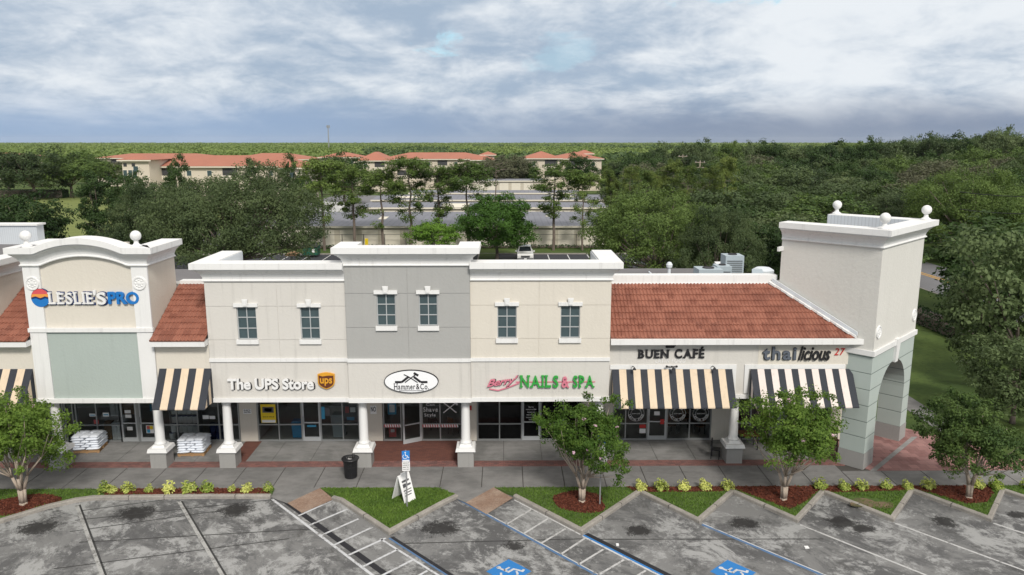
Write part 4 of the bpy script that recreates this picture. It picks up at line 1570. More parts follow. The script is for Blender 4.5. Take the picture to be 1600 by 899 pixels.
def stroke2(mb, pts, w, y0, y1):
    for i in range(len(pts) - 1):
        p = np.array(pts[i], float); r = np.array(pts[i + 1], float); d = (r - p) / (np.linalg.norm(r - p) + 1e-9); m = np.array([-d[1], d[0]]) * w / 2
        e = .0006 * (i % 3)
        mb.prism([tuple(p - m), tuple(r - m), tuple(r + m), tuple(p + m)], y0 - e, y1, 'y')
    return mb


# 1. pool-supply sign
yw = LY + .098
sg = thing('shop_sign', (-18.2, yw, 7.9), 'sign of white and blue letters beside a sunset disc on the arched gable', 'shop sign', 'shop name signs on the facade')
cx, cz = WP(65.5, 465, yw); R = .41
mb = MB(); disc(mb, cx, cz, R, R, yw - .10, yw - .0); b = mb.build('logo_disc', 'navy', sg)
mb = MB(); mb.prism([(cx + R * .97 * cos(t), cz + R * .97 * sin(t)) for t in [radians(25) + radians(130) * k / 20 for k in range(21)]], yw - .115, yw - .1, 'y'); mb.build('upper_sun', 'sun_red', b)
mb = MB(); mb.prism([(cx + R * .97 * cos(radians(25)), cz + R * .41), (cx + R * .97, cz + .08), (cx + R * .97, cz + .02), (cx + .2, cz + .07), (cx, cz - .01), (cx - .2, cz + .07), (cx - R * .97, cz + .02), (cx - R * .97 * cos(radians(25)), cz + R * .41)], yw - .115, yw - .1, 'y'); mb.build('lower_sun', 'sun_orange', b)
mb = MB(); mb.prism([(cx - R * .97, cz - .06), (cx - .2, cz - .02), (cx, cz - .1), (cx + .2, cz - .02), (cx + R * .95, cz - .08)] + [(cx + R * .97 * cos(t), cz + R * .97 * sin(t)) for t in [-.25 - (pi - .5) * k / 16 for k in range(17)]], yw - .118, yw - .1, 'y'); mb.build('wave', 'pro_blue', b)
d = serif_word("LESLIE", .008, .05)
r = fitpx(78, 146, 456.5, 475, yw)
place_text('letters', d, r[0], r[1], r[2], r[3], yw - .03, 'decal_white', sg, .09)
dd = serif_word("LESLIE", .03, .03)
place_text('letter_backing', dd, r[0] + .0, r[1] + .06, r[2] - .06, r[3] + .03, yw, 'navy', sg, .03)
r = fitpx(147.6, 151.2, 453, 461, yw); place_text('apostrophe', text_data("'", 1, .03, 0, .5), r[0], r[1], r[2], r[3], yw - .03, 'decal_white', sg, .09)
d = serif_word("S", .02); r = fitpx(154, 166, 456.5, 475.5, yw); place_text('letters', d, r[0], r[1], r[2], r[3], yw - .03, 'decal_white', sg, .09)
place_text('letter_backing', text_data("S", 1, .04, 0, .5), r[0] - .02, r[1] + .06, r[2] - .06, r[3] + .03, yw, 'navy', sg, .03)
r = fitpx(171.5, 218, 455.5, 475, yw); place_text('letters', text_data("PRO", 1, .03, 0, .5), r[0], r[1], r[2], r[3], yw, 'pro_blue', sg, .12)

# 2. parcel store sign
yw = YF
sg = thing('shop_sign', (-10.3, yw, 4.2), 'sign of white raised letters with a brown and gold shield at its right', 'shop sign', 'shop name signs on the facade')
r = fitpx(357.5, 490.5, 591, 608, yw)
d = text_data('The UPS Store', 1, .028, 0, .5, 1.0)
place_text('letters', d, r[0], r[1], r[2], r[3], yw - .03, 'decal_white', sg, .09)
place_text('letter_backing', text_data('The UPS Store', 1, .045, 0, .5), r[0] + .02, r[1] + .05, r[2] - .035, r[3] - .01, yw, 'ink', sg, .03)
x0, x1, z0, z1 = fitpx(498, 523, 581.5, 607.5, yw)


def shield(k, dz_=0.0):
    w = (x1 - x0); h = (z1 - z0); c = (x0 + x1) / 2
    P = [(-.5, .40), (-.25, .47), (0, .5), (.25, .47), (.5, .40), (.5, -.08), (.46, -.22), (.34, -.34), (.18, -.43), (0, -.5), (-.18, -.43), (-.34, -.34), (-.46, -.22), (-.5, -.08)]
    return [(c + a * w * k, (z0 + z1) / 2 + b_ * h * k + dz_) for a, b_ in P]


mb = MB(); mb.prism(shield(1.0), yw - .10, yw, 'y'); b = mb.build('shield', 'sign_gold', sg)
mb = MB(); mb.prism(shield(.88), yw - .112, yw - .1, 'y'); mb.build('shield_face', 'sign_brown', b)
mb = MB(); s_ = shield(.88); c = (x0 + x1) / 2
mb.prism([s_[0], (c - .15, z1 - .17), (c + .1, z1 - .13), (s_[4][0], s_[4][1] - .02), s_[4], s_[3], s_[2], s_[1]], yw - .118, yw - .112, 'y'); mb.build('shield_crest', 'sign_gold', b)
place_text('letters', text_data('ups', 1, .02, 0, .5), c - .27, c + .27, z0 + .17, z0 + .52, yw - .113, 'sign_gold', b, .02)

# 3. barber sign
yw = YF - .12
cx, cz = WP(643, 595.5, yw); rx = 43 * 33.4 / 1190; rz = 18.2 * 34.6 / 1190
sg = thing('shop_sign', (cx, yw, cz), 'oval white sign with crossed tools over a roof line above small black letters', 'shop sign', 'shop name signs on the facade')
mb = MB(); disc(mb, cx, cz, rx, rz, yw - .09, yw, 48); b = mb.build('oval_board', 'ink', sg)
mb = MB(); disc(mb, cx, cz, rx * .97, rz * .94, yw - .1, yw - .09, 48); b = mb.build('oval_face', 'board_white', sg)
y0_, y1_ = yw - .108, yw - .1
mb = MB()
stroke2(mb, [(cx - .72, cz - .02), (cx - .42, cz - .02), (cx - .12, cz + .22)], .10, y0_, y1_)
stroke2(mb, [(cx + .72, cz - .02), (cx + .42, cz - .02), (cx + .12, cz + .22)], .10, y0_ - .0007, y1_)
mb.build('roof_mark', 'ink', b)
mb = MB()
stroke2(mb, [(cx - .28, cz - .04), (cx + .22, cz + .34)], .045, y0_ - .003, y1_)
stroke2(mb, [(cx + .12, cz + .40), (cx + .32, cz + .28)], .10, y0_ - .003, y1_)
stroke2(mb, [(cx + .28, cz - .04), (cx - .10, cz + .22), (cx - .32, cz + .33)], .04, y0_ - .005, y1_)
mb.build('tools_mark', 'ink', b)
d = serif_word('Hammer&Co.', .008, .05)
place_text('letters', d, cx - .78, cx + .78, cz - .36, cz - .08, y1_ , 'ink', b, .012)
mb = MB(); stroke2(mb, [(cx - .55, cz - .42), (cx + .55, cz - .42)], .022, y0_, y1_); mb.build('underline', 'ink', b)

# 4. nail salon sign
yw = YF
sg = thing('shop_sign', (1.2, yw, 4.2), 'pink script and green NAILS & SPA letters on the right two-storey block', 'shop sign', 'shop name signs on the facade')
r = fitpx(761, 809, 587.5, 606, yw)
sl = lambda X: (X - r[0]) * .14
place_text('script_letters', text_data("Berry'", 1, .014, .38, .5, .9), r[0], r[1], r[2] - .04, r[3] - .16, yw - .03, 'sign_pink', sg, .08, sl)
place_text('letter_backing', text_data("Berry'", 1, .03, .38, .5, .9), r[0] + .02, r[1] + .04, r[2] - .08, r[3] - .16, yw, 'ink', sg, .03, sl)
mb = MB(); stroke2(mb, [(r[0] + .1, r[2] - .05), (r[0] + .5, r[2] - .12), (r[0] + .95, r[2] + .02), (r[1] + .05, r[2] + .22)], .045, yw - .06, yw); mb.build('flourish', 'sign_pink', sg)
for wd, xa, xb, mt in (('NAILS', 812, 872.5, 'sign_green'), ('&', 877, 889.5, 'sign_pink'), ('SPA', 895, 929, 'sign_green')):
    r = fitpx(xa, xb, 586 if wd != '&' else 588, 605, yw)
    place_text('letters', serif_word(wd, .016, .05), r[0], r[1], r[2], r[3], yw - .02, mt, sg, .1)
x0, x1, z0, z1 = fitpx(806, 930, 596, 598, yw)
flat('raceway', x0, x1, yw - .02, yw - .001, z0, z1, 'sign_pink', sg)

# 5. coffee shop sign
yw = YC
sg = thing('shop_sign', (7.5, yw, 5.2), 'black raised letters above faint white LATIN FOOD over the wide tan striped awning', 'shop sign', 'shop name signs on the facade')
for wd, xa, xb in (('BUEN', 996.5, 1045.5), ('CAFÉ', 1054, 1100)):
    r = fitpx(xa, xb, 546 if wd == 'BUEN' else 541.5, 559, yw)
    place_text('letters', serif_word(wd, .016, .05), r[0], r[1], r[2], r[3], yw - .04, 'ink', sg, .05)
    place_text('letter_backing', serif_word(wd, .03, .04), r[0] - .01, r[1] + .03, r[2] - .03, r[3] - .01, yw, 'ink', sg, .04)
r = fitpx(1024, 1071, 561, 567, yw)
place_text('small_letters', text_data('LATIN FOOD', 1, .0, 0, .5, 1.2), r[0], r[1], r[2], r[3], yw, 'decal_white', sg, .015)
x0, x1, z0, z1 = fitpx(1040, 1057, 538, 543.5, yw)
mb = MB(); mb.prism([(x0, z0), (x1 - .12, z0), (x1, z1), (x0, z1)], yw - .06, yw, 'y'); mb.build('cup_mark', 'ink', sg)

# 6. restaurant sign
sg = thing('shop_sign', (13.3, yw, 5.2), 'dark lower-case letters with a red 27 on a pale panel beside the tower', 'shop sign', 'shop name signs on the facade')
x0, x1, z0, z1 = fitpx(1184, 1328, 537.5, 570, yw)
flat('sign_panel', x0, x1, yw - .012, yw - .0005, z0, z1, 'stucco_warm', sg)
r = fitpx(1190.5, 1244, 541.5, 561.5, yw)
place_text('letters', text_data('thai', 1, .022, 0, .5, 1.15), r[0], r[1], r[2], r[3], yw - .04, 'sign_grey', sg, .08)
place_text('letter_backing', text_data('thai', 1, .035, 0, .5, 1.13), r[0] - .02, r[1] + .03, r[2] - .04, r[3], yw - .012, 'ink', sg, .03)
r = fitpx(1246, 1298, 541, 563, yw)
place_text('script_letters', text_data('licious', 1, .012, .35, .5, 1.0), r[0], r[1], r[2], r[3], yw - .012, 'ink', sg, .09)
r = fitpx(1303, 1320, 544, 555, yw)
place_text('numerals', text_data('27', 1, .0, .2, .5, 1.1), r[0], r[1], r[2], r[3], yw - .012, 'red', sg, .04)


def gooseneck(x, label):
    t = thing('wall_lamp', (x, YC - .05, 4.65), label, 'wall lamp', 'small wall lamps over the awning')
    mb = MB(); mb.tube((x, YC - .05, 4.66), (x, YC - .2, 4.74), .018); mb.tube((x, YC - .2, 4.74), (x + .05, YC - .34, 4.72), .018); mb.build('arm', 'black_metal', t)
    mb = MB(); mb.lathe((x + .05, YC - .36, 4.62), [(.08, 0), (.06, .06), (.025, .1)], 14); mb.build('lamp_shade', 'black_metal', t)


for xx, lb in ((987.5, 'small black wall lamp over the coffee shop awning, near its left end'), (1048, 'small black wall lamp over the middle of the coffee shop awning'), (1111.5, 'small black wall lamp over the coffee shop awning, near its right end')):
    gooseneck(WP(xx, 572, YC)[0], lb)
mb = MB(); x = WP(1048, 572, YC)[0]
for s in (-1, 1): mb.tube((x, YC - .06, 4.66), (x + s * .2, YC - .2, 4.72), .02); mb.sphere((x + s * .22, YC - .2, 4.72), .055, 8, 6)
tag(mb.build('ceiling_fixture', 'black_metal', org=(x, YC - .06, 4.66)), 'twin-headed black spotlight above the middle of the coffee shop awning', 'spotlight')

# wall plaques and small fixtures


def plaque(x, y, w, h, yw, label, lines):
    cx, cz = WP(x, y, yw)
    t = thing('wall_plaque', (cx, yw, cz), label, 'notice', 'white notices on the shop piers')
    flat('plate', cx - w / 2, cx + w / 2, yw - .02, yw - .002, cz - h / 2, cz + h / 2, 'plaque_white', t)
    n = len(lines)
    for i, L in enumerate(lines):
        zt = cz + h * (.40 - .8 * i / n); hh = h * .62 / n
        place_text('lettering', text_data(L, 1, .02, 0, .5), cx - w * .4, cx + w * .4, zt - hh, zt, yw - .0205, 'ink', t, .003)


plaque(386.5, 643, .40, .24, YS - .04, 'small white NO SOLICITING notice on the pier left of the parcel store', ['NO', 'SOLICITING'])
plaque(583.5, 640.5, .30, .42, YS - .04, 'upright white notice on the pier left of the barber shop', ['NO'])
cx, cz = WP(735, 637, YS - .04)
mb = MB(); mb.box(cx - .06, cx + .06, YS - .10, YS - .042, cz - .12, cz + .1); tag(mb.build('fire_bell', 'red', org=(cx, YS - .04, cz)), 'small red fire alarm box on the pier right of the barber shop', 'fire alarm')


# posters and window graphics (flat things on or just behind the glass)
def px_panel(name, xa, xb, yt, yb, mat, label, cat, Y=YS - .012, lettering=(), th=.004, group=None, parent=None):
    x0, x1, z0, z1 = fitpx(xa, xb, yt, yb, Y)
    t = thing(name, ((x0 + x1) / 2, Y, z0), label, cat, group)
    flat('sheet', x0, x1, Y - th, Y, z0, z1, mat, t)
    for (s, a, b, c, d, m) in lettering:
        if s is None:
            flat('patch', x0 + (x1 - x0) * a, x0 + (x1 - x0) * b, Y - th - .004, Y - th - .001, z0 + (z1 - z0) * c, z0 + (z1 - z0) * d, m, t)
        else:
            place_text('lettering', text_data(s, 1, .01, 0, .5), x0 + (x1 - x0) * a, x0 + (x1 - x0) * b, z0 + (z1 - z0) * c, z0 + (z1 - z0) * d, Y - th - .0005, m, t, .003)
    return t


px_panel('poster', 408.5, 430, 632, 661, 'yellow', 'yellow poster in the left window of the parcel store', 'poster',
         lettering=[(None, .12, .88, .55, .86, 'poster_dark'), (None, .25, .75, .6, .8, 'poster_blue'), (None, .05, .95, .02, .16, 'plaque_white'), ('WINDOW', .12, .88, .05, .12, 'ink'), ('SALE SALE', .12, .88, .3, .36, 'ink')])
# UPS store window decals
px_panel('window_sticker', 502.5, 507, 636, 655, 'poster_blue', 'stack of blue stickers on the window right of the parcel store door', 'sticker')
px_panel('window_notice', 508.5, 515, 637, 650, 'poster_dark', 'dark notice sheet in the window right of the parcel store door', 'notice')
px_panel('door_sticker', 480, 494, 664.5, 667.5, 'poster_blue', 'thin blue sticker band on the parcel store door', 'sticker', Y=YS - .035)


def glass_text(lines, xa, xb, Y, mat, label, serif=True, parent=None, name='window_lettering'):
    t = None
    for s, yt, yb, fa, fb in lines:
        x0, x1, z0, z1 = fitpx(xa, xb, yt, yb, Y)
        if t is None:
            t = thing(name, ((x0 + x1) / 2, Y, z0), label, 'window lettering')
        d = serif_word(s, .006, .06) if serif else text_data(s, 1, .0, 0, .5)
        place_text('lettering', d, x0 + (x1 - x0) * fa, x0 + (x1 - x0) * fb, z0, z1, Y, mat, t, .004)
    return t


glass_text([('Cut', 630, 634.5, .2, .8), ('Shave', 636.5, 643.5, 0, 1), ('Style', 646, 652.5, .08, .85)], 661.5, 684, YS - .012, 'decal_white', 'white lettering reading Cut Shave Style on the barber shop window')
glass_text([('Berry', 635, 638, .3, .7), ('NAILS & SPA', 639, 641, .1, .9), ('MANICURE', 643.5, 645.5, .2, .8), ('PEDICURE', 647.5, 649.5, .15, .85), ('WAXING FACIAL', 651.5, 653.5, .1, .9), ('WALK IN', 655, 657, .3, .7)],
           820, 840, YS - .035, 'decal_white', 'small white price lettering on the nail salon door', False)
# crossed tools decal
mb = MB(); x0, x1, z0, z1 = fitpx(693, 713, 629, 645, YS - .012)
stroke2(mb, [(x0, z0), (x1, z1)], .05, YS - .018, YS - .013); stroke2(mb, [(x1, z0), (x0, z1)], .05, YS - .0205, YS - .013); stroke2(mb, [(x1 - .12, z1 + .03), (x1 + .06, z1 - .12)], .1, YS - .0185, YS - .013)
tag(mb.build('window_decal', 'decal_white', org=((x0 + x1) / 2, YS - .012, z0)), 'white crossed hammer and razor decal on the right barber shop window', 'decal')
# red and white slanted safety stripes on the barber windows
for xa, xb, side in ((600.5, 626.5, 'left'), (660.5, 687, 'middle'), (688.8, 716, 'right')):
    x0, x1, z0, z1 = fitpx(xa, xb, 663.5, 668, YS - .055)
    mb = MB(); n = 14; w = (x1 - x0) / n
    for k in range(n):
        mb.cm = k % 2
        mb.face([(x0 + k * w, YS - .052, z0), (x0 + (k + 1) * w, YS - .052, z0), (x0 + (k + .6) * w, YS - .052, z1), (x0 + (k - .4) * w, YS - .052, z1)])
    tag(mb.build('striped_band', ['sign_brown' if 0 else 'poster_red', 'decal_white'], org=((x0 + x1) / 2, YS, z0)), 'red and white barber stripe band across the %s barber shop window' % side, 'window stripe', 'stripe bands on the barber windows')
# posters in the barber's left window
px_panel('hanging_banner', 606, 619, 629, 648, 'poster_blue', 'blue and white banner hanging in the left barber window', 'banner', Y=YS + .25, lettering=[(None, .2, .8, .2, .8, 'plaque_white')])
px_panel('hanging_banner', 608, 619, 668, 683, 'poster_red', 'red shirt-like banner low in the left barber window', 'banner', Y=YS + .25, lettering=[(None, .25, .75, .5, .8, 'plaque_white')])


# round coffee decals
def ring_decal(x, y, label):
    Y = YS - .012; cx, cz = WP(x, y, Y)
    t = thing('window_decal', (cx, Y, cz), label, 'decal', 'round decals on the coffee shop windows')
    mb = MB()
    for r0, r1 in ((.40, .385), (.27, .255)):
        N = 32
        vs = [(cx + r0 * cos(2 * pi * k / N), Y - .004, cz + r0 * sin(2 * pi * k / N)) for k in range(N)] + [(cx + r1 * cos(2 * pi * k / N), Y - .004, cz + r1 * sin(2 * pi * k / N)) for k in range(N)]
        mb.add(vs, [(k, (k + 1) % N, N + (k + 1) % N, N + k) for k in range(N)])
    mb.build('rings', 'decal_white', t)
    for word, base, sgn in (('COFFEE', 90, -1), ('LATIN FOOD', 270, 1)):
        n = len(word); step = 17
        for i, ch in enumerate(word):
            if ch == ' ': continue
            ang = radians(base + sgn * (i - (n - 1) / 2) * step)
            v, f = text_data(ch, .13, .004, 0, .003)
            v = v - (v.max(0) + v.min(0)) / 2
            rot = ang - pi / 2 if sgn < 0 else ang + pi / 2
            c_, s_ = cos(rot), sin(rot)
            mbx = MB(); mbx.v = [(cx + .328 * cos(ang) + p[0] * c_ - p[1] * s_, Y - .004 - p[2], cz + .328 * sin(ang) + p[0] * s_ + p[1] * c_) for p in v]
            mbx.f = [list(q_) for q_ in f]; mbx.mi = [0] * len(f)
            mbx.build('letter', 'decal_white', t)
    place_text('lettering', text_data('BUEN CAFE', 1, .01, 0, .5), cx - .19, cx + .19, cz - .03, cz + .03, Y - .002, 'decal_white', t, .003)


ring_decal(1059, 646.5, 'round white coffee decal on the window right of the coffee shop door')
ring_decal(1095, 646.5, 'round white coffee decal on the rightmost coffee shop window')
ring_decal(994, 646.5, 'round white coffee decal on the window left of the coffee shop door')
# pool store window stickers
px_panel('hazard_placard', 229, 240, 665, 677, 'plaque_white', 'white placard with coloured hazard diamond on the pool store door', 'placard', Y=YS - .035,
         lettering=[(None, .1, .5, .5, .95, 'poster_red'), (None, .5, .9, .5, .95, 'yellow'), (None, .1, .5, .05, .5, 'poster_blue')])
px_panel('window_sticker', 147, 154, 656, 662.5, 'poster_red', 'red sticker low on the pool store window left of its door', 'sticker')
for xa, xb, yt, yb, lb in ((140, 149, 646.5, 651, 'second window from the door'), (161, 170, 645, 651, 'window just left of the door')):
    px_panel('window_notice', xa, xb, yt, yb, 'plaque_white', 'white notice on the pool store, ' + lb, 'notice', lettering=[(None, .1, .9, .3, .6, 'poster_blue')])
px_panel('door_notice', 195, 204, 641, 646, 'plaque_white', 'upper white notice on the left pool store door', 'notice', Y=YS - .035)
px_panel('door_notice', 196, 205, 648, 653, 'plaque_white', 'lower white notice on the left pool store door', 'notice', Y=YS - .035)
px_panel('door_notice', 199, 207, 667, 672.5, 'plaque_white', 'white notice below the push bar of the left pool store door', 'notice', Y=YS - .035)
px_panel('window_notice', 317, 326, 649, 655, 'plaque_white', 'white notice behind the window left of the second column, left one of a pair', 'notice')
px_panel('window_notice', 327.5, 336, 650, 655, 'plaque_white', 'white notice behind the window left of the second column, right one of a pair', 'notice')
px_panel('door_notice', 1022, 1031, 643, 649, 'plaque_white', 'white hours notice on the coffee shop door', 'notice', Y=YS - .035)
px_panel('window_sticker', 1031.5, 1038, 655, 663, 'red', 'bright red sticker beside the coffee shop door handle', 'sticker', Y=YS - .05)
px_panel('window_sticker', 999, 1009, 663.5, 669, 'red', 'red sign on the glass left of the coffee shop door', 'sticker')
px_panel('window_notice', 999, 1009, 670, 677, 'plaque_white', 'white sign under a red one left of the coffee shop door', 'notice')


# ------------------------------------------------------------------ shop interiors


def wheelie_bin(x, y, w, h, mat, label):
    t = thing('wheeled_bin', (x, y, 0), label, 'bin')
    mb = MB(); d = w * .9
    v = [(x - w * .42, y - d * .4, .05), (x + w * .42, y - d * .4, .05), (x + w * .42, y + d * .4, .05), (x - w * .42, y + d * .4, .05),
         (x - w / 2, y - d / 2, h), (x + w / 2, y - d / 2, h), (x + w / 2, y + d / 2, h), (x - w / 2, y + d / 2, h)]
    mb.add(v, [(0, 3, 2, 1), (4, 5, 6, 7), (0, 1, 5, 4), (1, 2, 6, 5), (2, 3, 7, 6), (3, 0, 4, 7)]); mb.build('body', mat, t)
    MB().taper(x - w * .54, x + w * .54, y - d * .54, y + d * .54, h + .002, h + .09, .05).build('lid', mat, t)
    for s in (-1, 1):
        mb = MB(); mb.tube((x + s * w * .42, y + d * .45, .08), (x + s * w * .5, y + d * .45, .08), .08, n=14); mb.build('wheel', 'rubber', t)


wheelie_bin(sx(460) + .02, YS + .5, .52, .82, 'bin_blue', 'bright blue recycling bin behind the parcel store window left of the door')
wheelie_bin(sx(525) + .03, YS + .55, .62, 1.15, 'bin_grey', 'large grey wheeled bin behind the parcel store window right of the door')


def shelf_unit(x0, x1, y, h, label, fill):
    t = thing('shelf_unit', ((x0 + x1) / 2, y, 0), label, 'shelves')
    mb = MB(); mb.box(x0, x1, y + .38, y + .4, 0, h); mb.box(x0, x0 + .03, y, y + .378, 0, h); mb.box(x1 - .03, x1, y, y + .378, 0, h); mb.build('frame', 'alu', t)
    z = .2
    while z < h:
        flat('shelf', x0 + .032, x1 - .032, y, y + .376, z, z + .025, 'alu', t); z += .5
    return t


def bucket(x, y, z, mat, lid, label, group):
    t = thing('bucket', (x, y, z), label, 'bucket', group)
    mb = MB(); mb.lathe((x, y, z), [(.135, 0), (.15, .36)], 18); mb.build('tub', mat, t, smooth=False)
    mb = MB(); mb.lathe((x, y, z), [(.158, .362), (.158, .40), (.14, .41)], 18); mb.build('lid', lid, t)


r_ = random.Random(3)
shelf_unit(sx(258), sx(305), YS + .5, 1.9, 'metal shelves holding white chlorine tubs behind the pool store window', 0)
for lv in range(3):
    for k in range(5):
        bucket(sx(262) + .26 * k + .05, YS + .68, .226 + .5 * lv, 'plaque_white', 'bucket_navy', 'white tub with dark blue lid on the shelves in the pool store window', 'tubs on the pool store shelves')
bucket(sx(265), YS + .25, 0, 'plaque_white', 'bucket_navy', 'white tub with blue lid on the floor right of the pool store door', 'loose tubs by the pool store glass')
bucket(sx(268) - .0, YS + .25, .412, 'plaque_white', 'bucket_navy', 'white tub with blue lid stacked on another right of the pool store door', 'loose tubs by the pool store glass')
for k in range(6):
    x = sx(328) + .30 * (k % 3); z = .412 * (k // 3)
    bucket(x, YS + .3, z, 'bucket_navy', 'bucket_navy', 'dark blue bucket in the stack behind the glass beside the second column', 'dark blue buckets in the pool store window')
for k in range(4):
    bucket(sx(162) + .3 * (k % 2), YS + 1.0, 1.0 + .412 * (k // 2), 'plaque_white', 'plaque_white', 'white tub on the boxes left of the pool store door', 'white tubs above the boxes')


def boxes(name, x0, n, m, w, h, y, mat, label, group, z0=0.0):
    for i in range(n):
        for j in range(m):
            mb = MB(); mb.box(x0 + i * w + .01, x0 + (i + 1) * w - .01, y, y + .35, z0 + j * h + .002, z0 + (j + 1) * h - .003)
            mb.box(x0 + i * w + .01, x0 + (i + 1) * w - .01, y - .002, y - .0005, z0 + j * h + h * .45, z0 + j * h + h * .5)
            tag(mb.build(name, mat, org=(x0 + (i + .5) * w, y, z0 + j * h)), label, 'box', group)


boxes('cardboard_box', sx(160), 1, 3, .34, .32, YS + .12, 'cardboard', 'brown cardboard box stacked at the glass left of the pool store door', 'brown boxes in the pool store window')
boxes('carton', sx(171) + .02, 2, 4, .24, .23, YS + .12, 'plaque_white', 'white carton in the stack just left of the pool store door', 'white cartons in the pool store window')
boxes('carton', sx(160) + .02, 3, 2, .3, .25, YS + 1.4, 'cardboard', 'brown carton on the rear pool store display', 'cartons at the back of the pool store', 0.9)
boxes('carton', sx(222), 3, 2, .26, .18, YS + .9, 'poster_blue', 'blue and white carton behind the right pool store door', 'blue cartons in the pool store', 1.25)
t = thing('display_counter', (sx(515), YS + 2.2, 0), 'pale service counter inside the parcel store', 'counter')
flat('body', sx(500), sx(545), YS + 2.2, YS + 2.8, 0, .98, 'interior', t); flat('counter_top', sx(500) - .03, sx(545) + .03, YS + 2.16, YS + 2.84, .983, 1.03, 'alu_light', t)
px_panel('hanging_banner', 538, 557, 633, 658, 'poster_dark', 'display of cards in the rightmost parcel store window', 'display', Y=YS + .3, lettering=[(None, .1, .4, .5, .9, 'poster_red'), (None, .5, .9, .55, .85, 'decal_white'), (None, .2, .8, .05, .25, 'poster_blue')])


def chair(x, y, rz, label, mat='wood_brown', group=None):
    t = thing('chair', (x, y, 0), label, 'chair', group, rz)
    mb = MB(); mb.box(-.21, .21, -.21, .21, .43, .47); mb.build('seat', mat, t, local=True)
    mb = MB(); mb.box(-.2, .2, .19, .22, .62, .92); mb.build('backrest', mat, t, local=True)
    for a in (-1, 1):
        for b in (-1, 1):
            mb = MB(); mb.tube((a * .18, b * .18, 0), (a * .18, b * .18, .43 if b < 0 else .9), .018); mb.build('leg', 'black_metal', t, local=True)


def table(x, y, w, d, label, top='wood_brown'):
    t = thing('table', (x, y, 0), label, 'table')
    flat('tabletop', x - w / 2, x + w / 2, y - d / 2, y + d / 2, .72, .76, top, t)
    for a in (-1, 1):
        for b in (-1, 1):
            mb = MB(); mb.tube((x + a * (w / 2 - .06), y + b * (d / 2 - .06), 0), (x + a * (w / 2 - .06), y + b * (d / 2 - .06), .72), .025); mb.build('leg', 'black_metal', t)


chair(sx(1055), YS + .9, 0.4, 'orange-brown wooden chair behind the glass right of the coffee shop door', group='chairs inside the coffee shop')
chair(sx(1100), YS + .8, -2.7, 'orange-brown wooden chair in the rightmost coffee shop window', group='chairs inside the coffee shop')
table(sx(1078), YS + 1.3, .7, .7, 'square wooden table inside the coffee shop window')
chair(sx(1084), YS + 2.0, 3.0, 'wooden chair behind the table deep inside the coffee shop', group='chairs inside the coffee shop')
chair(sx(706), YS + .9, 2.4, 'wooden waiting chair low in the right barber shop window')
chair(sx(672), YS + 1.6, .4, 'dark barber chair deep inside the middle barber window', 'black_metal')
for i, xx in enumerate((764, 783, 803)):
    mb = MB(); x = sx(xx); mb.lathe((x, YS + 1.2, 0), [(.16, 0), (.06, .05), (.05, .4), (.3, .46), (.36, .62), (.3, .86), (.2, .88)], 18)
    tag(mb.build('pedicure_chair', 'bin_grey', org=(x, YS + 1.2, 0)), ('left', 'middle', 'right')[i] + ' one of three pale round-backed pedicure chairs in the nail salon', 'salon chair', 'pedicure chairs in the nail salon')

# table and stools on the restaurant terrace, chair by the column
table(WP(1290, 690, 34.2)[0], 34.2, 1.0, .7, 'brown wooden cafe table on the terrace beside the tower, behind the crape myrtle')
table(WP(1168, 690, 34.8)[0], 34.8, .9, .7, 'brown wooden cafe table under the pale awning near the column')
chair(9.85, 33.6, 1.2, 'dark chair tucked behind the column by the coffee shop', 'black_metal', 'terrace chairs')
chair(WP(1300, 690, 34.9)[0], 34.9, -.6, 'dark chair at the cafe table beside the tower', 'black_metal', 'terrace chairs')

# ------------------------------------------------------------------ pallets of bagged salt


def pillow(w, d, h, seed):
    r = random.Random(seed); mb = MB(); nx, ny = 9, 7
    vs = []; fs = []
    for side in (1, -1):
        for j in range(ny + 1):
            for i in range(nx + 1):
                a = -1 + 2 * i / nx; b = -1 + 2 * j / ny
                e = (1 - abs(a) ** 4) * (1 - abs(b) ** 4)
                z = side * h / 2 * (e ** .5) * (1 + .12 * r.uniform(-1, 1))
                vs.append((a * w / 2 * (1 - .03 * abs(b)), b * d / 2 * (1 - .04 * abs(a)), z + h / 2))
    k = (nx + 1) * (ny + 1)
    for j in range(ny):
        for i in range(nx):
            a = j * (nx + 1) + i
            fs.append((a, a + 1, a + nx + 2, a + nx + 1)); fs.append((k + a, k + a + nx + 1, k + a + nx + 2, k + a + 1))
    mb.add(vs, fs)
    return mb


bagA = pillow(.62, .40, .15, 1).build('salt_bag', 'bag_white', org=(0, 0, 0), smooth=True)
first_bag = [True]


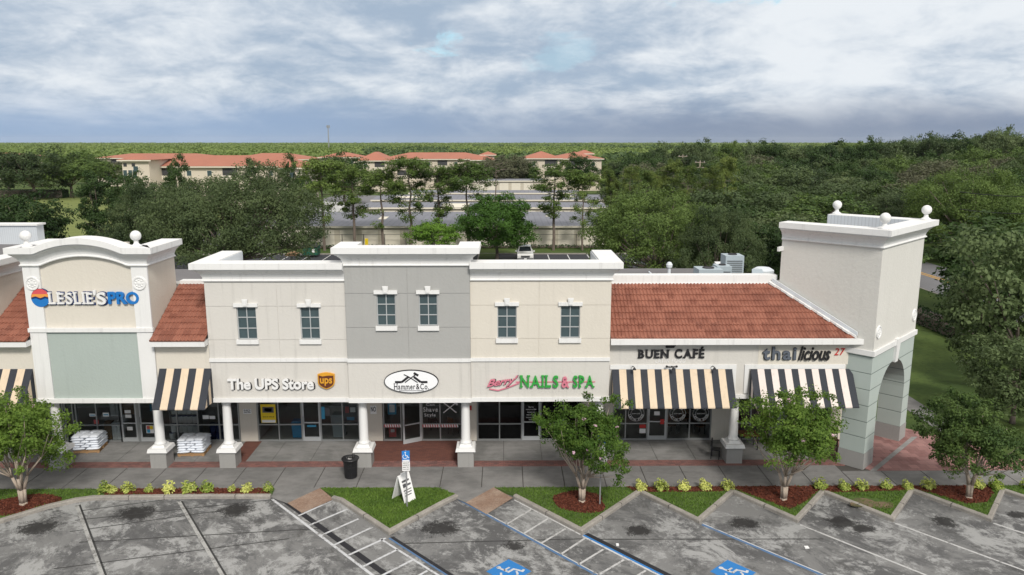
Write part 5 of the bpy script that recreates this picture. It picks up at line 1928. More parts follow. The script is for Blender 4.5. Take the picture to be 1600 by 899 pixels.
def pallet(cx, cy, rz, layers, label, baglabel, grp):
    t = thing('pallet', (cx, cy, 0), label, 'pallet', 'wooden pallets in front of the pool store', rz)
    for k in range(7):
        mb = MB(); mb.box(-.62, .62, -.52 + k * .158, -.52 + k * .158 + .10, .118, .14); mb.build('deck_board', 'pallet_wood', t, local=True)
    for b in (-.5, 0, .44):
        mb = MB(); mb.box(-.62, .62, b, b + .06, .02, .116); mb.build('stringer', 'pallet_wood', t, local=True)
    for k in (-.58, 0, .5):
        mb = MB(); mb.box(k, k + .1, -.52, .52, 0.0, .019); mb.build('base_board', 'pallet_wood', t, local=True)
    r = random.Random(int(cx * 10)); c_, s_ = cos(rz), sin(rz)
    for L in range(layers):
        spots = [(-.31, -.36, 0), (.31, -.36, 0), (-.42, .02, pi / 2), (0, .02, pi / 2), (.42, .02, pi / 2), (-.31, .40, 0), (.31, .40, 0)] if L % 2 == 0 else \
                [(-.42, -.26, pi / 2), (0, -.26, pi / 2), (.42, -.26, pi / 2), (-.31, .14, 0), (.31, .14, 0), (-.31, .46, 0), (.31, .46, 0)]
        if L == layers - 1: spots = spots[:5]
        for (a, b_, rr) in spots:
            a += r.uniform(-.02, .02); b_ += r.uniform(-.02, .02)
            o = bagA if first_bag[0] else bagA.copy()
            if not first_bag[0]: COL.objects.link(o)
            first_bag[0] = False
            o.location = (cx + a * c_ - b_ * s_, cy + a * s_ + b_ * c_, .14 + L * .118)
            o.rotation_euler = (r.uniform(-.04, .04), r.uniform(-.04, .04), rz + rr + r.uniform(-.05, .05))
            tag(o, baglabel, 'bag', grp)


pallet(-14.9, 34.5, .05, 6, 'wooden pallet under the bags between the first and second columns', 'white plastic salt bag in the shrink-wrapped pile between two columns of the pool store', 'bags on the right pallet')
pallet(-20.1, 34.9, .12, 6, 'wooden pallet under the bags left of the pool store doors', 'white plastic salt bag in the pile left of the pool store doors', 'bags on the left pallet')

# ------------------------------------------------------------------ street furniture
# trash can
cx, cy = -6.86, 31.65
t = thing('trash_can', (cx, cy, 0), 'black slatted metal trash can with open round top on the pavement', 'trash can')
mb = MB(); mb.lathe((cx, cy, 0), [(.22, .03), (.25, .82), (.245, .82), (.20, .05)], 20); mb.build('liner', 'black_metal', t)
mb = MB()
N = 26
for k in range(N):
    a = 2 * pi * k / N; 
    for (r0, z0_), (r1, z1_) in zip([(.27, .04), (.29, .4), (.31, .72)], [(.29, .4), (.31, .72), (.36, .88)]):
        vs = []
        for r, z in ((r0, z0_), (r1, z1_)):
            for da in (-.075, .075):
                vs.append((cx + r * cos(a + da), cy + r * sin(a + da), z))
            for da in (.075, -.075):
                vs.append((cx + (r - .015) * cos(a + da), cy + (r - .015) * sin(a + da), z))
        mb.add(vs, [(0, 1, 5, 4), (1, 2, 6, 5), (2, 3, 7, 6), (3, 0, 4, 7)])
for z, r in ((.06, .275), (.5, .30)):
    mb.lathe((cx, cy, z), [(r - .02, 0), (r, 0), (r, .04), (r - .02, .04)], 26)
mb.build('slatted_body', 'black_metal', t)
mb = MB()
for k in range(28):
    a, b = 2 * pi * k / 28, 2 * pi * (k + 1) / 28
    mb.tube((cx + .365 * cos(a), cy + .365 * sin(a), .89), (cx + .365 * cos(b), cy + .365 * sin(b), .89), .028, n=6, cap=False)
mb.add([(cx + r * cos(2 * pi * k / 28), cy + r * sin(2 * pi * k / 28), z) for r, z in ((.36, .90), (.19, .93)) for k in range(28)], [(k, (k + 1) % 28, 28 + (k + 1) % 28, 28 + k) for k in range(28)])
mb.build('rim', 'black_metal', t)
mb = MB(); mb.box(cx - .05, cx + .07, cy - .06, cy + .02, .80, .86); mb.box(cx - .12, cx - .06, cy + .02, cy + .09, .8, .84); mb.build('litter', 'plaque_white', t)


# disabled-parking signs
def parking_sign(x, y, ztop, label, rz=0.0):
    t = thing('parking_sign', (x, y, 0), label, 'parking sign', 'disabled-parking signs by the kerb', rz)
    mb = MB(); mb.prism([(-.03, -.005), (.03, -.005), (.03, .008), (.015, .02), (-.015, .02), (-.03, .008)], 0, ztop + .02); mb.build('post', 'steel', t, local=True)
    mb = MB(); mb.box(-.155, .155, -.022, -.012, ztop - .46, ztop); b = mb.build('blue_plate', 'ada_blue', t, local=True)
    mb = MB(); mb.box(-.155, .155, -.022, -.012, ztop - .86, ztop - .47); w = mb.build('white_plate', 'plaque_white', t, local=True)
    mb = MB(); y0_, y1_ = -.0265, -.0225; zc_ = ztop - .2
    disc(mb, -.02, zc_ + .13, .028, .028, y0_, y1_, 12)
    stroke2(mb, [(-.02, zc_ + .09), (-.01, zc_ - .01), (.06, zc_ - .01), (.10, zc_ - .10), (.13, zc_ - .09)], .028, y0_, y1_)
    stroke2(mb, [(-.03 + .09 * cos(a), zc_ - .04 + .09 * sin(a)) for a in [2.2 + k * .42 for k in range(10)]], .022, y0_, y1_)
    mb.build('wheelchair_mark', 'decal_white', b, local=True)
    mb = MB(); mb.box(-.14, .14, -.0262, -.0222, ztop - .455, ztop - .385); mb.build('white_strip', 'decal_white', b, local=True)
    for i, (s, h) in enumerate((('PARKING BY', .05), ('DISABLED', .05), ('PERMIT ONLY', .05), ('FINE $250', .05))):
        v, f = text_data(s, 1, .01, 0, .5)
        mn = v.min(0); mx = v.max(0); zz = ztop - .545 - i * .09
        mbx = MB(); mbx.v = [(-.13 + (p[0] - mn[0]) / (mx[0] - mn[0]) * .26, -.0222 - (p[2] - mn[2]) * .003, zz + (p[1] - mn[1]) / (mx[1] - mn[1]) * h) for p in v]
        mbx.f = [list(q_) for q_ in f]; mbx.mi = [0] * len(f); mbx.build('lettering', 'ink', w, local=True)


parking_sign(-4.02, 28.85, 2.42, 'disabled-parking sign on a thin post beside the A-frame board', .12)
parking_sign(3.86, 29.0, 3.05, 'disabled-parking sign half hidden in the crown of the middle crape myrtle', 0)

# A-frame board
ax, ay = -4.25, 29.55
t = thing('sidewalk_board', (ax, ay, 0), 'white A-frame advertising board standing open on the grass', 'A-frame sign', None, radians(52))
for s, nm in ((-1, 'front_panel'), (1, 'rear_panel')):
    mb = MB()
    def Pn(a, h, o): return (a, s * (.36 * (1 - h / 1.1)) + o, h)
    vs = [Pn(-.31, 0, 0), Pn(.31, 0, 0), Pn(.31, 1.1, 0), Pn(-.31, 1.1, 0), Pn(-.31, 0, s * .03), Pn(.31, 0, s * .03), Pn(.31, 1.1, s * .03), Pn(-.31, 1.1, s * .03)]
    mb.add(vs, [(0, 1, 2, 3), (4, 7, 6, 5), (0, 4, 5, 1), (1, 5, 6, 2), (2, 6, 7, 3), (3, 7, 4, 0)])
    p = mb.build(nm, 'white_paint', t, local=True)
    mb = MB()
    def Q(a, h): return (a * s * 1.0, s * (.36 * (1 - h / 1.1)) + s * .034, h)
    for i, (a0, a1, h0, h1) in enumerate(((-.2, .2, .80, .88), (-.24, -.02, .62, .70), (.02, .2, .6, .74), (-.22, .22, .46, .50), (-.2, .16, .36, .40), (-.16, .2, .26, .30))):
        mb.face([Q(a0, h0), Q(a1, h0), Q(a1, h1), Q(a0, h1)])
    mb.build('print', 'poster_dark', p, local=True)
mb = MB(); mb.box(-.12, .12, -.03, .03, 1.102, 1.16); mb.build('handle', 'white_paint', t, local=True)

# litter / small paper on lot
mb = MB(); mb.box(11.05, 11.2, 25.7, 25.85, -.146, -.11); tag(mb.build('paper_cup', 'plaque_white', org=(11.1, 25.8, -.15)), 'crumpled white paper lying on the right blue stall line', 'litter')
mb = MB(); mb.box(4.1, 4.2, 25.95, 26.07, -.146, -.10); tag(mb.build('paper_scrap', 'plaque_white', org=(4.1, 26, -.15)), 'white scrap of paper on the black band near the kerb tip', 'litter')

# ------------------------------------------------------------------ roof equipment
ROOFZ = 6.5


def hvac(x, y, w, d, h, label, fan=True):
    t = thing('air_conditioner', (x, y, ROOFZ), label, 'rooftop unit', 'rooftop air-conditioning units')
    flat('kerb_frame', x - w / 2 + .05, x + w / 2 - .05, y - d / 2 + .05, y + d / 2 - .05, ROOFZ, ROOFZ + .12, 'hvac_dark', t)
    flat('cabinet', x - w / 2, x + w / 2, y - d / 2, y + d / 2, ROOFZ + .122, ROOFZ + h, 'hvac', t)
    mb = MB(); n = int(h / .12)
    for k in range(2, n - 1): mb.box(x - w * .42, x + w * .42, y - d / 2 - .012, y - d / 2 - .002, ROOFZ + k * .12, ROOFZ + k * .12 + .05)
    mb.build('louvre', 'hvac_dark', t)
    if fan:
        mb = MB(); mb.lathe((x, y, ROOFZ + h), [(w * .24, .002), (w * .24, .06), (w * .22, .06), (w * .22, .012)], 20); mb.build('fan_guard', 'hvac_dark', t)


for px_, Y, dd in ((1106.5, 43.0, (1.38, 1.3, 1.0, 'low pale blue-grey rooftop unit with a round fan, leftmost in the cluster')), (1128, 43.6, (.84, 1.0, 1.07, 'small pale rooftop unit between two others')),
                  (1143, 45.4, (1.1, 1.1, 1.42, 'tallest pale grey rooftop unit, rightmost in the cluster'))):
    hvac(WP(px_, 425, Y)[0], Y, *dd)
Y = 42.5; x = WP(1045.5, 425, Y)[0]
mb = MB(); mb.lathe((x, Y, ROOFZ), [(.09, 0), (.09, 1.1), (.16, 1.12), (.18, 1.28), (.1, 1.42), (.02, 1.44)], 14); tag(mb.build('roof_vent', 'rib_white', org=(x, Y, ROOFZ)), 'white capped vent pipe on the flat roof above the coffee shop', 'vent pipe')
Y = 44; x = WP(1192, 425, Y)[0]
mb = MB(); mb.lathe((x, Y, ROOFZ), [(.3, 0), (.3, .55), (.62, .6), (.62, .72), (.4, .86), (.02, .9)], 18); tag(mb.build('roof_ventilator', 'rib_white', org=(x, Y, ROOFZ)), 'white mushroom ventilator on the roof near the corner tower', 'roof ventilator')
mb = MB(); mb.tube((6.5, 44.0, ROOFZ + .12), (11.5, 44.2, ROOFZ + .12), .05); mb.tube((9.0, 41, ROOFZ + .12), (9.0, 47, ROOFZ + .1), .05)
tag(mb.build('roof_pipe', 'rib_white', org=(9, 44, ROOFZ)), 'thin pipework running across the flat roof', 'pipe')

# ------------------------------------------------------------------ foliage


def unit(v): return v / (np.linalg.norm(v, axis=-1, keepdims=True) + 1e-9)


def leaf_cards(C, N, size, rng, aspect=.6):
    """quads at C with normals about N"""
    n = len(C)
    nn = unit(N + rng.normal(0, .75, (n, 3)))
    a = unit(np.cross(nn, rng.normal(0, 1, (n, 3)))); b = np.cross(nn, a)
    s = size * rng.uniform(.6, 1.35, (n, 1))
    A = a * s * .5; B = b * s * .5 * aspect
    return np.stack([C - A * .9 - B * .3, C - A * .1 + B * -1.0, C + A, C + B], 1)


def crown_clumps(nc, rx, rz, cz, rng, low=-.55, uneven=.22, core=.5):
    """clump centres in a lumpy ellipsoid shell"""
    d = unit(rng.normal(0, 1, (nc * 3, 3))); d = d[d[:, 2] > low][:nc]
    k = rng.normal(0, 1, (6, 3)); ph = rng.uniform(0, 6.28, 6)
    lump = 1 + uneven * np.sum(np.sin(d @ k.T * 2.6 + ph), 1) / 2.4
    r = (core + (1 - core) * rng.random(len(d)) ** .6) * lump
    return np.stack([d[:, 0] * r * rx, d[:, 1] * r * rx, cz + d[:, 2] * r * rz], 1), d


def crown_quads(cl, dirs, per, cr, size, rng, flat_=.65, aspect=.6, up=.5, ctr=None):
    nc = len(cl)
    crr = cr * rng.uniform(.6, 1.35, (nc, 1, 1))
    o = unit(rng.normal(0, 1, (nc, per, 3)))
    rad = rng.random((nc, per, 1)) ** .45
    off = o * rad * crr; off[..., 2] *= flat_
    P = cl[:, None, :] + off
    N = o * .8 + dirs[:, None, :] * .5 + np.array([0, 0, up])
    return leaf_cards(P.reshape(-1, 3), N.reshape(-1, 3), size, rng, aspect)


def limbs(mb, base_h, r0, cl, k, rng, stems=1, spread=.25):
    """trunk and limbs reaching into the clumps"""
    top = np.array([0, 0, base_h])
    if stems == 1:
        mb.path([(0, 0, -.1), (.04, .02, base_h * .5), tuple(top)], [r0 * 1.25, r0 * .95, r0 * .8], 10)
        starts = [top]
    else:
        starts = []
        for s in range(stems):
            a = 2 * pi * s / stems + rng.uniform(-.3, .3)
            p1 = np.array([cos(a) * spread * .4, sin(a) * spread * .4, 0]); p2 = np.array([cos(a) * spread * .55, sin(a) * spread * .55, base_h * .55]); p3 = np.array([cos(a) * spread * 1.5, sin(a) * spread * 1.5, base_h])
            mb.path([tuple(p1 + [0, 0, -.1]), tuple(p1 + [0, 0, .1]), tuple(p2), tuple(p3)], [r0 * 1.3, r0, r0 * .85, r0 * .7], 8)
            starts.append(p3)
    idx = rng.choice(len(cl), min(k, len(cl)), replace=False)
    for i in idx:
        c = cl[i]; s = starts[int(np.argmin([np.linalg.norm((q_ - c)[:2]) for q_ in starts]))]
        mid = s * .55 + c * .45 + np.array([rng.uniform(-.1, .1), rng.uniform(-.1, .1), -.06]) * np.linalg.norm(c - s) * .6
        mb.path([tuple(s), tuple(mid), tuple(c)], [r0 * .42, r0 * .26, r0 * .08], 6)


PROTO = {}


def tree_proto(key, name, crown_name, mats, seed, nc, per, rx, rz, cz, cr, size, trunk_h, r0, bark='bark', low=-.55, uneven=.22, core=.5, stems=1, spread=.25, nlimb=14,
               aspect=.6, flat_=.65, flowers=0, up=.5):
    rng = np.random.default_rng(seed)
    cl, d = crown_clumps(nc, rx, rz, cz, rng, low, uneven, core)
    zt = np.percentile(cl[:, 2], 99.7)
    up_ = cl[:, 2] > cz
    cl[up_, 2] = cz + (cl[up_, 2] - cz) * rz / (zt - cz)
    cl[:, :2] -= (np.percentile(cl[:, :2], 98, axis=0) + np.percentile(cl[:, :2], 2, axis=0)) / 2
    cl[:, :2] *= rx / np.percentile(np.abs(cl[:, :2]), 99, axis=0)
    V = crown_quads(cl, d, per, cr, size, rng, flat_, aspect, up)
    root = empty(name, (0, 0, 0))
    cr_ob = quadmesh(crown_name, V, mats, root)
    mb = MB(); limbs(mb, trunk_h, r0, cl, nlimb, rng, stems, spread)
    tr = mb.build('trunk', bark, root, smooth=True, local=True)
    kids = [cr_ob, tr]
    if flowers:
        idx = rng.choice(len(cl), flowers)
        fc = cl[idx] + d[idx] * cr * .7 + rng.normal(0, .05, (flowers, 3))
        F = crown_quads(fc, d[idx], 16, .10, .07, rng)
        kids.append(quadmesh('blossom', F, 'blossom', root))
    PROTO[key] = [root, kids, False]
    return root


def put(key, x, y, s=1.0, rz=0.0, label=None, cat='tree', group=None, sz=None, z=-.1):
    root, kids, used = PROTO[key]
    sc = (s, s, sz if sz else s)
    if not used:
        PROTO[key][2] = True
        root.location = (x, y, z); root.rotation_euler = (0, 0, rz); root.scale = sc
        tag(root, label, cat, group)
        return root
    return dup(root, kids, (x, y, z), rz, sc, label, group, cat)


def px_put(key, px_x, Y, top_y, h0, label, group=None, rz=0.0, wpx=None, w0=None, z=-.1):
    """stand a tree at distance Y so its top shows at top_y; h0 = prototype height"""
    X, Z = WP(px_x, top_y, Y)
    s = (Z - z) / h0
    sw = (wpx * Y * 1.0 / 1190) / w0 if wpx else s
    return put(key, X, Y, sw, rz, label, 'tree', group, s, z)


# crape myrtles by the kerb
MYR = [(-19.79, 29.2, 11, 0.3, 1.08), (3.15, 29.25, 12, 0.0, .97), (11.55, 29.35, 13, 1.0, 1.0), (19.35, 29.45, 14, 2.0, .98)]
ML = ['green crape myrtle at the left edge, in front of the arched gable', 'pink-flecked crape myrtle in a round mulch bed before the nail salon',
      'crape myrtle in front of the pale striped awning, just left of the tower', 'darker crape myrtle at the right, beyond the brick court']
for i, (x, y, sd_, rz, s) in enumerate(MYR):
    tree_proto('myrtle%d' % i, 'crape_myrtle', 'crown', 'leaf_myrtle' if i != 3 else 'leaf_oak2', sd_, 270 if i != 3 else 320, 80 if i != 3 else 95, 1.85, 1.62, 2.9, .31, .11, 1.15, .075, 'bark_pale', -.8, .36, .22, 4, .16, 34, flowers=10 if i != 3 else 5, flat_=.8)
    put('myrtle%d' % i, x, y, s, rz, ML[i], 'tree', 'crape myrtles along the kerb', z=-.02)

# yellow-leaved shrubs


def shrub_proto(seed):
    rng = np.random.default_rng(seed)
    root = empty('shrub', (0, 0, 0))
    n = 220
    d = unit(rng.normal(0, 1, (n, 3))); d[:, 2] = np.abs(d[:, 2])
    P = d * np.array([.27, .27, .40]) * (.35 + .65 * rng.random((n, 1)) ** .5) * (1 + .2 * np.sin(d[:, :1] * 5 + seed))
    V = leaf_cards(P + [0, 0, .04], d + [0, 0, .6], .145, rng, .42)
    c = quadmesh('leaves', V, 'leaf_yellow', root)
    mb = MB()
    for k in range(6):
        a = k * 1.05; mb.tube((0, 0, 0), (.14 * cos(a), .14 * sin(a), .26), .012, .006, 5)
    s = mb.build('stems', 'bark', root, local=True)
    return [root, [c, s], False]


for i in range(3): PROTO['shrub%d' % i] = shrub_proto(21 + i)
ordn = ['first', 'second', 'third', 'fourth', 'fifth', 'sixth', 'seventh', 'eighth', 'ninth', 'tenth', 'eleventh', 'twelfth', 'thirteenth', 'fourteenth']
PL = [(-17.05, 30.3, 1.05), (-16.72, 30.25, .8), (-16.05, 30.33, 1.0), (-15.15, 30.3, .75), (-14.33, 30.3, 1.0), (-13.48, 30.33, 1.1), (-12.7, 30.33, 1.05), (-11.66, 30.33, .6), (-11.02, 30.33, .85), (-10.15, 30.33, .85)]
for i, (x, y, s) in enumerate(PL):
    put('shrub%d' % (i % 3), x, y, s, i * 1.3, '%s yellow-green shrub from the left in the mulch strip before the pool store' % ordn[i], 'shrub', 'yellow-leaved shrubs along the pavement', z=.0)
PR = [(5.75, 30.36, .95), (6.65, 30.3, 1.1), (7.59, 30.28, 1.0), (8.5, 30.36, 1.0), (9.5, 30.33, 1.0), (13.46, 30.36, 1.1), (14.45, 30.28, .95), (15.25, 30.3, 1.0), (16.3, 30.36, .95), (17.2, 30.33, .85), (18.15, 30.36, 1.05), (20.25, 30.36, 1.05), (21.0, 30.33, 1.1), (22.4, 30.36, .9)]
for i, (x, y, s) in enumerate(PR):
    put('shrub%d' % ((i + 1) % 3), x, y, s, i * 2.1, '%s yellow-green shrub from the left in the right-hand mulch bed' % ordn[i], 'shrub', 'yellow-leaved shrubs along the pavement', z=.0)

# prototypes of the bigger trees (built about 10 m tall)
tree_proto('oakA', 'oak_tree', 'crown', 'leaf_oak', 31, 560, 170, 9.3, 5.6, 6.6, 1.2, .21, 3.0, .38, low=-.55, uneven=.13, core=.5, nlimb=34, up=.6)         # top ~12.8, width ~19
tree_proto('oakB', 'oak_tree', 'crown', 'leaf_oak', 33, 380, 170, 7.2, 4.6, 5.6, 1.0, .20, 2.6, .34, low=-.6, uneven=.2, core=.55, nlimb=30, up=.6)         # top ~10.6
tree_proto('oakC', 'oak_tree', 'crown', 'leaf_oak2', 34, 420, 170, 7.2, 4.6, 5.6, 1.0, .20, 2.6, .34, low=-.6, uneven=.15, core=.5, nlimb=30, up=.6)
tree_proto('round', 'shade_tree', 'crown', 'leaf_bright', 35, 330, 115, 4.2, 3.3, 4.7, .8, .22, 1.8, .2, low=-.9, uneven=.2, core=.45, nlimb=20)              # top ~8.2
tree_proto('lime', 'small_tree', 'crown', 'leaf_lime', 36, 130, 80, 3.1, 1.9, 4.2, .7, .23, 2.2, .12, low=-.7, uneven=.2, core=.45, nlimb=18)                   # top ~6.2
FT = [('ftA', 'leaf_oak', 41, 4.9, 4.2, 5.6), ('ftB', 'leaf_dark', 42, 4.4, 4.3, 5.4), ('ftC', 'leaf_oak2', 43, 5.2, 3.9, 5.9), ('ftD', 'leaf_cypress', 44, 4.5, 4.6, 5.3), ('ftE', 'leaf_grey', 45, 4.8, 3.6, 6.0)]
for k, m_, sd_, rx, rz, cz in FT:
    tree_proto(k, 'broadleaf_tree', 'crown', m_, sd_, 150, 72, rx, rz, cz, 1.0, .36, 2.4, .25, low=-.7, uneven=.3, core=.5, nlimb=12, up=.7)
tree_proto('tall', 'tall_tree', 'crown', 'leaf_dark', 46, 130, 80, 3.2, 5.0, 5.8, .8, .3, 1.8, .2, low=-.9, uneven=.22, core=.4, nlimb=18)


def pine_proto(key, seed, bare=False, leaf='leaf_pine'):
    rng = np.random.default_rng(seed)
    root = empty('pine_tree', (0, 0, 0)); H = 12.0
    cl = []; mb = MB()
    pts = [(0, 0, -.1)]; 
    for k in range(1, 7): pts.append((rng.normal(0, .08), rng.normal(0, .08), H * .93 * k / 6))
    mb.path(pts, [.17, .155, .14, .12, .09, .06, .03], 8)
    nb = 30 if not bare else 16
    for k in range(nb):
        t = .30 + .68 * rng.random() ** .6; z = H * t; a = rng.uniform(0, 6.28)
        L = (2.6 * (1 - abs(t - .78) * 1.5)) * rng.uniform(.5, 1.15); L = max(.5, L)
        if t < .6 and rng.random() < .35: continue
        e = np.array([cos(a) * L, sin(a) * L, z + rng.uniform(0, .5)])
        mb.path([(0, 0, z), tuple(e * [.5, .5, 1] + [0, 0, -.12]), tuple(e)], [.045, .03, .012], 5)
        if bare: continue
        for q_ in range(4): cl.append(e * [.52 + .2 * q_, .62 + .2 * q_, 1] + rng.normal(0, .2, 3))
    if not bare:
        for k in range(14): cl.append(np.array([rng.normal(0, .5), rng.normal(0, .5), H * rng.uniform(.86, .99)]))
    kids = []
    if cl:
        cl = np.array(cl); d = unit(cl - [0, 0, H * .6])
        V = crown_quads(cl, d, 60, .62, .30, rng, .75, .35, .6)
        kids.append(quadmesh('crown', V, leaf, root))
    kids.append(mb.build('trunk', 'bark', root, local=True))
    PROTO[key] = [root, kids, False]


for i in range(3): pine_proto('pine%d' % i, 51 + i)
pine_proto('bare', 57, True)
for i in range(2): pine_proto('young%d' % i, 61 + i, leaf='leaf_young')

# --- big trees behind the shops
px_put('oakA', 352, 76, 251, 12.9, 'largest oak, wide grey-green crown behind the left two-storey block', None, .2, 285, 20.0)
px_put('oakB', 236, 84, 282, 10.8, 'lower oak spreading behind the arched gable, left of the largest oak', None, 1.2, 175, 15.5)
px_put('oakC', 1030, 74, 291, 10.8, 'broad oak behind the coffee shop roof with drooping crown', None, 2.2, 238, 15.5)
px_put('oakB', 1120, 66, 318, 10.8, 'oak just left of the corner tower, behind the rooftop units', None, .4, 150, 15.5)
px_put('round', 776, 95, 303, 8.3, 'dense bright green tree in the kerb island left of the pickup truck', None, 0, 122, 9.2)
px_put('lime', 677, 94, 343, 6.3, 'small lime green tree showing above the grey block', None, 0, 92, 6.8)
px_put('tall', 152, 100, 266, 11.2, 'tall narrow dark tree left of the wide oaks', None, 0, 76, 7.0)
px_put('ftB', 38, 88, 301, 9.9, 'dark bushy tree above the end block at the left edge', None, 0, 125, 9.8)
px_put('ftB', -25, 92, 296, 9.9, 'dark tree cut by the left edge of the picture', None, 1, 120, 9.8)
# pines in the grass strip by the fence
for i, (x, yt, k, lb) in enumerate([(501, 252, 0, 'leftmost full pine by the storage fence, thick low branches'), (550, 262, 1, 'pine by the storage fence, second from the left'), (595, 268, 2, 'slim pine by the storage fence above the yellow post'),
                         (639, 249, 0, 'tall pine behind the small lime green tree'), (684, 258, 1, 'pine to the right of the small lime green tree'), (730, 257, 2, 'pine left of the dense bright green tree'),
                         (866, 256, 1, 'tallest pine right of the pickup truck'), (912, 272, 0, 'thin pine near the right end of the fence')]):
    px_put('pine%d' % k, x, 104.2, yt, 12.0, lb, 'pines along the fence', i * 1.7, 72 if i != 7 else 52, 5.0)
px_put('bare', 775, 103.8, 252, 12.0, 'nearly leafless pine behind the dense bright green tree', 'pines along the fence', .5)
# lone trees in the middle distance
px_put('ftB', 535, 182, 238, 9.9, 'dark round tree in front of the long apartment block', None, 1.0, 78, 9.8)
px_put('ftB', 905, 205, 239, 9.9, 'dark round tree in front of the right-hand apartment building', None, 2.0, 56, 9.8)
px_put('tall', 395, 128, 246, 11.2, 'dark pine-like tree at the corner of the left apartment building', None, 0.0, 40, 7)
px_put('tall', 452, 122, 238, 11.2, 'slender tree before the end wall of the left apartment building', None, 1.0, 36, 7)
px_put('tall', 275, 132, 240, 11.2, 'narrow tree against the red roof of the left apartment building', None, 2.0, 44, 7)
for i, (x, yt, w) in enumerate([(45, 231, 95), (105, 237, 92), (8, 242, 80), (150, 243, 70), (180, 252, 60)]):
    px_put(('ftA', 'ftC', 'ftA', 'ftC', 'ftE')[i], x, 200 + 8 * i, yt, 9.9, ('leftmost but one', 'middle', 'leftmost', 'fourth', 'rightmost')[i] + ' of five spreading oaks beyond the far lawn at the left', 'spreading oaks beyond the far lawn', i, w, 9.8)
for i, (x, yt, w, k) in enumerate([(708, 262, 50, 'ftE'), (742, 256, 46, 'ftE'), (770, 247, 54, 'ftE'), (800, 243, 58, 'ftE'), (824, 250, 44, 'ftC'), (700, 272, 40, 'ftC'), (960, 262, 60, 'ftA'), (985, 250, 70, 'ftA'), (1010, 246, 80, 'ftD')]):
    px_put(k, x, 214 + 3 * (i % 3), yt, 9.9, 'grey-green bushy tree in the row behind the storage sheds', 'bushy trees behind the storage sheds', i * .9, w, 9.8)

# --- trees by the side lawn at the right
px_put('ftD', 1615, 44, 352, 9.9, 'big pale-leaved tree cut by the right edge of the picture', None, 0.3, 215, 9.8)
px_put('ftD', 1600, 38, 520, 9.9, 'low feathery tree at the right edge, beside the court', None, 1.3, 160, 9.8)
px_put('ftB', 1590, 62, 340, 9.9, 'wide dark tree filling the right edge above the side lawn', None, 2.2, 250, 9.8)
px_put('ftB', 1548, 56, 400, 9.9, 'dark tree standing on the side lawn left of the pale-leaved one', None, 1.0, 135, 9.8)
px_put('oakC', 1530, 92, 258, 10.8, 'tall yellowish-green tree arching over the road', None, .6, 190, 15.5)
px_put('oakB', 1415, 100, 300, 10.8, 'dark tree right behind the corner tower, over the road', None, 1.6, 170, 15.5)
px_put('ftB', 1240, 70, 345, 9.9, 'dark tree peeping out left of the corner tower', None, .6, 120, 9.8)
# --- the wood on the right: rows of individual trees
rw = random.Random(99)
zones = {0: ('dark green tree in the near part of the wood, behind the shops at the right', 'near woodland trees'),
         1: ('grey-green tree in the middle of the wood beyond the storage sheds', 'middle woodland trees'),
         2: ('tree on the far skyline of the wood at the right', 'skyline woodland trees')}


def skyline(px_):
    pts = [(940, 252), (990, 238), (1040, 224), (1100, 219), (1150, 222), (1210, 219), (1260, 226), (1300, 218), (1350, 212), (1420, 211), (1480, 208), (1530, 204), (1570, 198), (1640, 208), (1750, 215)]
    for (a, b), (c, d) in zip(pts[:-1], pts[1:]):
        if a <= px_ <= c: return b + (d - b) * (px_ - a) / (c - a)
    return 215


PK = {0: ['ftA', 'ftB', 'ftC', 'ftA', 'ftD'], 1: ['ftA', 'ftC', 'ftB', 'ftA', 'ftE', 'ftD'], 2: ['ftA', 'ftC', 'ftB', 'ftA']}
for Y, zone, x0p, x1p, tmin, tmax in ((84, 0, 1120, 1420, 312, 345), (98, 0, 1150, 1700, 292, 318), (112, 0, 1000, 1700, 284, 300), (128, 1, 985, 1700, 272, 290), (146, 1, 1000, 1700, 258, 276), (166, 1, 1010, 1720, 246, 262),
                                      (190, 1, 1000, 1720, 238, 250), (218, 2, 985, 1740, 0, 0), (250, 2, 960, 1740, -1, 0), (290, 2, 985, 1700, -1, 0)):
    step = 7.2 * 1190 / Y
    x = x0p + rw.uniform(0, step * .5)
    while x < x1p:
        Xw = (x - 800) / 1190 * Y
        if Y < 118 and 40.0 < Xw < 54.5:
            x += step * .6; continue
        if tmin > 0: ty = rw.uniform(tmin, tmax) - max(0, (x - 1300)) * .05
        elif tmin == 0: ty = skyline(x) + rw.uniform(0, 9)
        else: ty = skyline(x) + rw.uniform(2, 14)
        k = rw.choice(PK[zone])
        w = rw.uniform(9.5, 13.5)
        px_put(k, x + rw.uniform(-.15, .15) * step, Y + rw.uniform(-4, 4), ty, 9.9, zones[zone][0], zones[zone][1], rw.uniform(0, 6.28), w * 1190 / Y, 9.8)
        x += step * rw.uniform(.75, 1.2)
# light green young pines at the near-left fringe of the wood
for i, (x, yt, w) in enumerate([(955, 268, 30), (985, 262, 32), (1012, 270, 34), (1052, 252, 44), (1075, 262, 34), (1030, 274, 40), (965, 284, 34), (1110, 262, 36), (1135, 250, 40)]):
    px_put('young%d' % (i % 2), x, 108 + 4 * (i % 2), yt, 12.0, 'light green young pine at the left fringe of the wood', 'young pines at the fringe of the wood', i * 1.1, w, 5.0)
# left background trees between lawn and apartments
for i, (x, Y, yt, w) in enumerate([(205, 140, 268, 60), (60, 260, 236, 50), (-20, 230, 236, 90), (130, 275, 238, 50), (560, 285, 239, 40), (330, 285, 243, 60), (475, 150, 268, 44), (490, 210, 250, 50)]):
    px_put(('ftB', 'ftA', 'ftC')[i % 3], x, Y, yt, 9.9, 'dark tree around the left-hand apartment buildings', 'trees round the left apartments', i, w, 9.8)

# clipped hedges


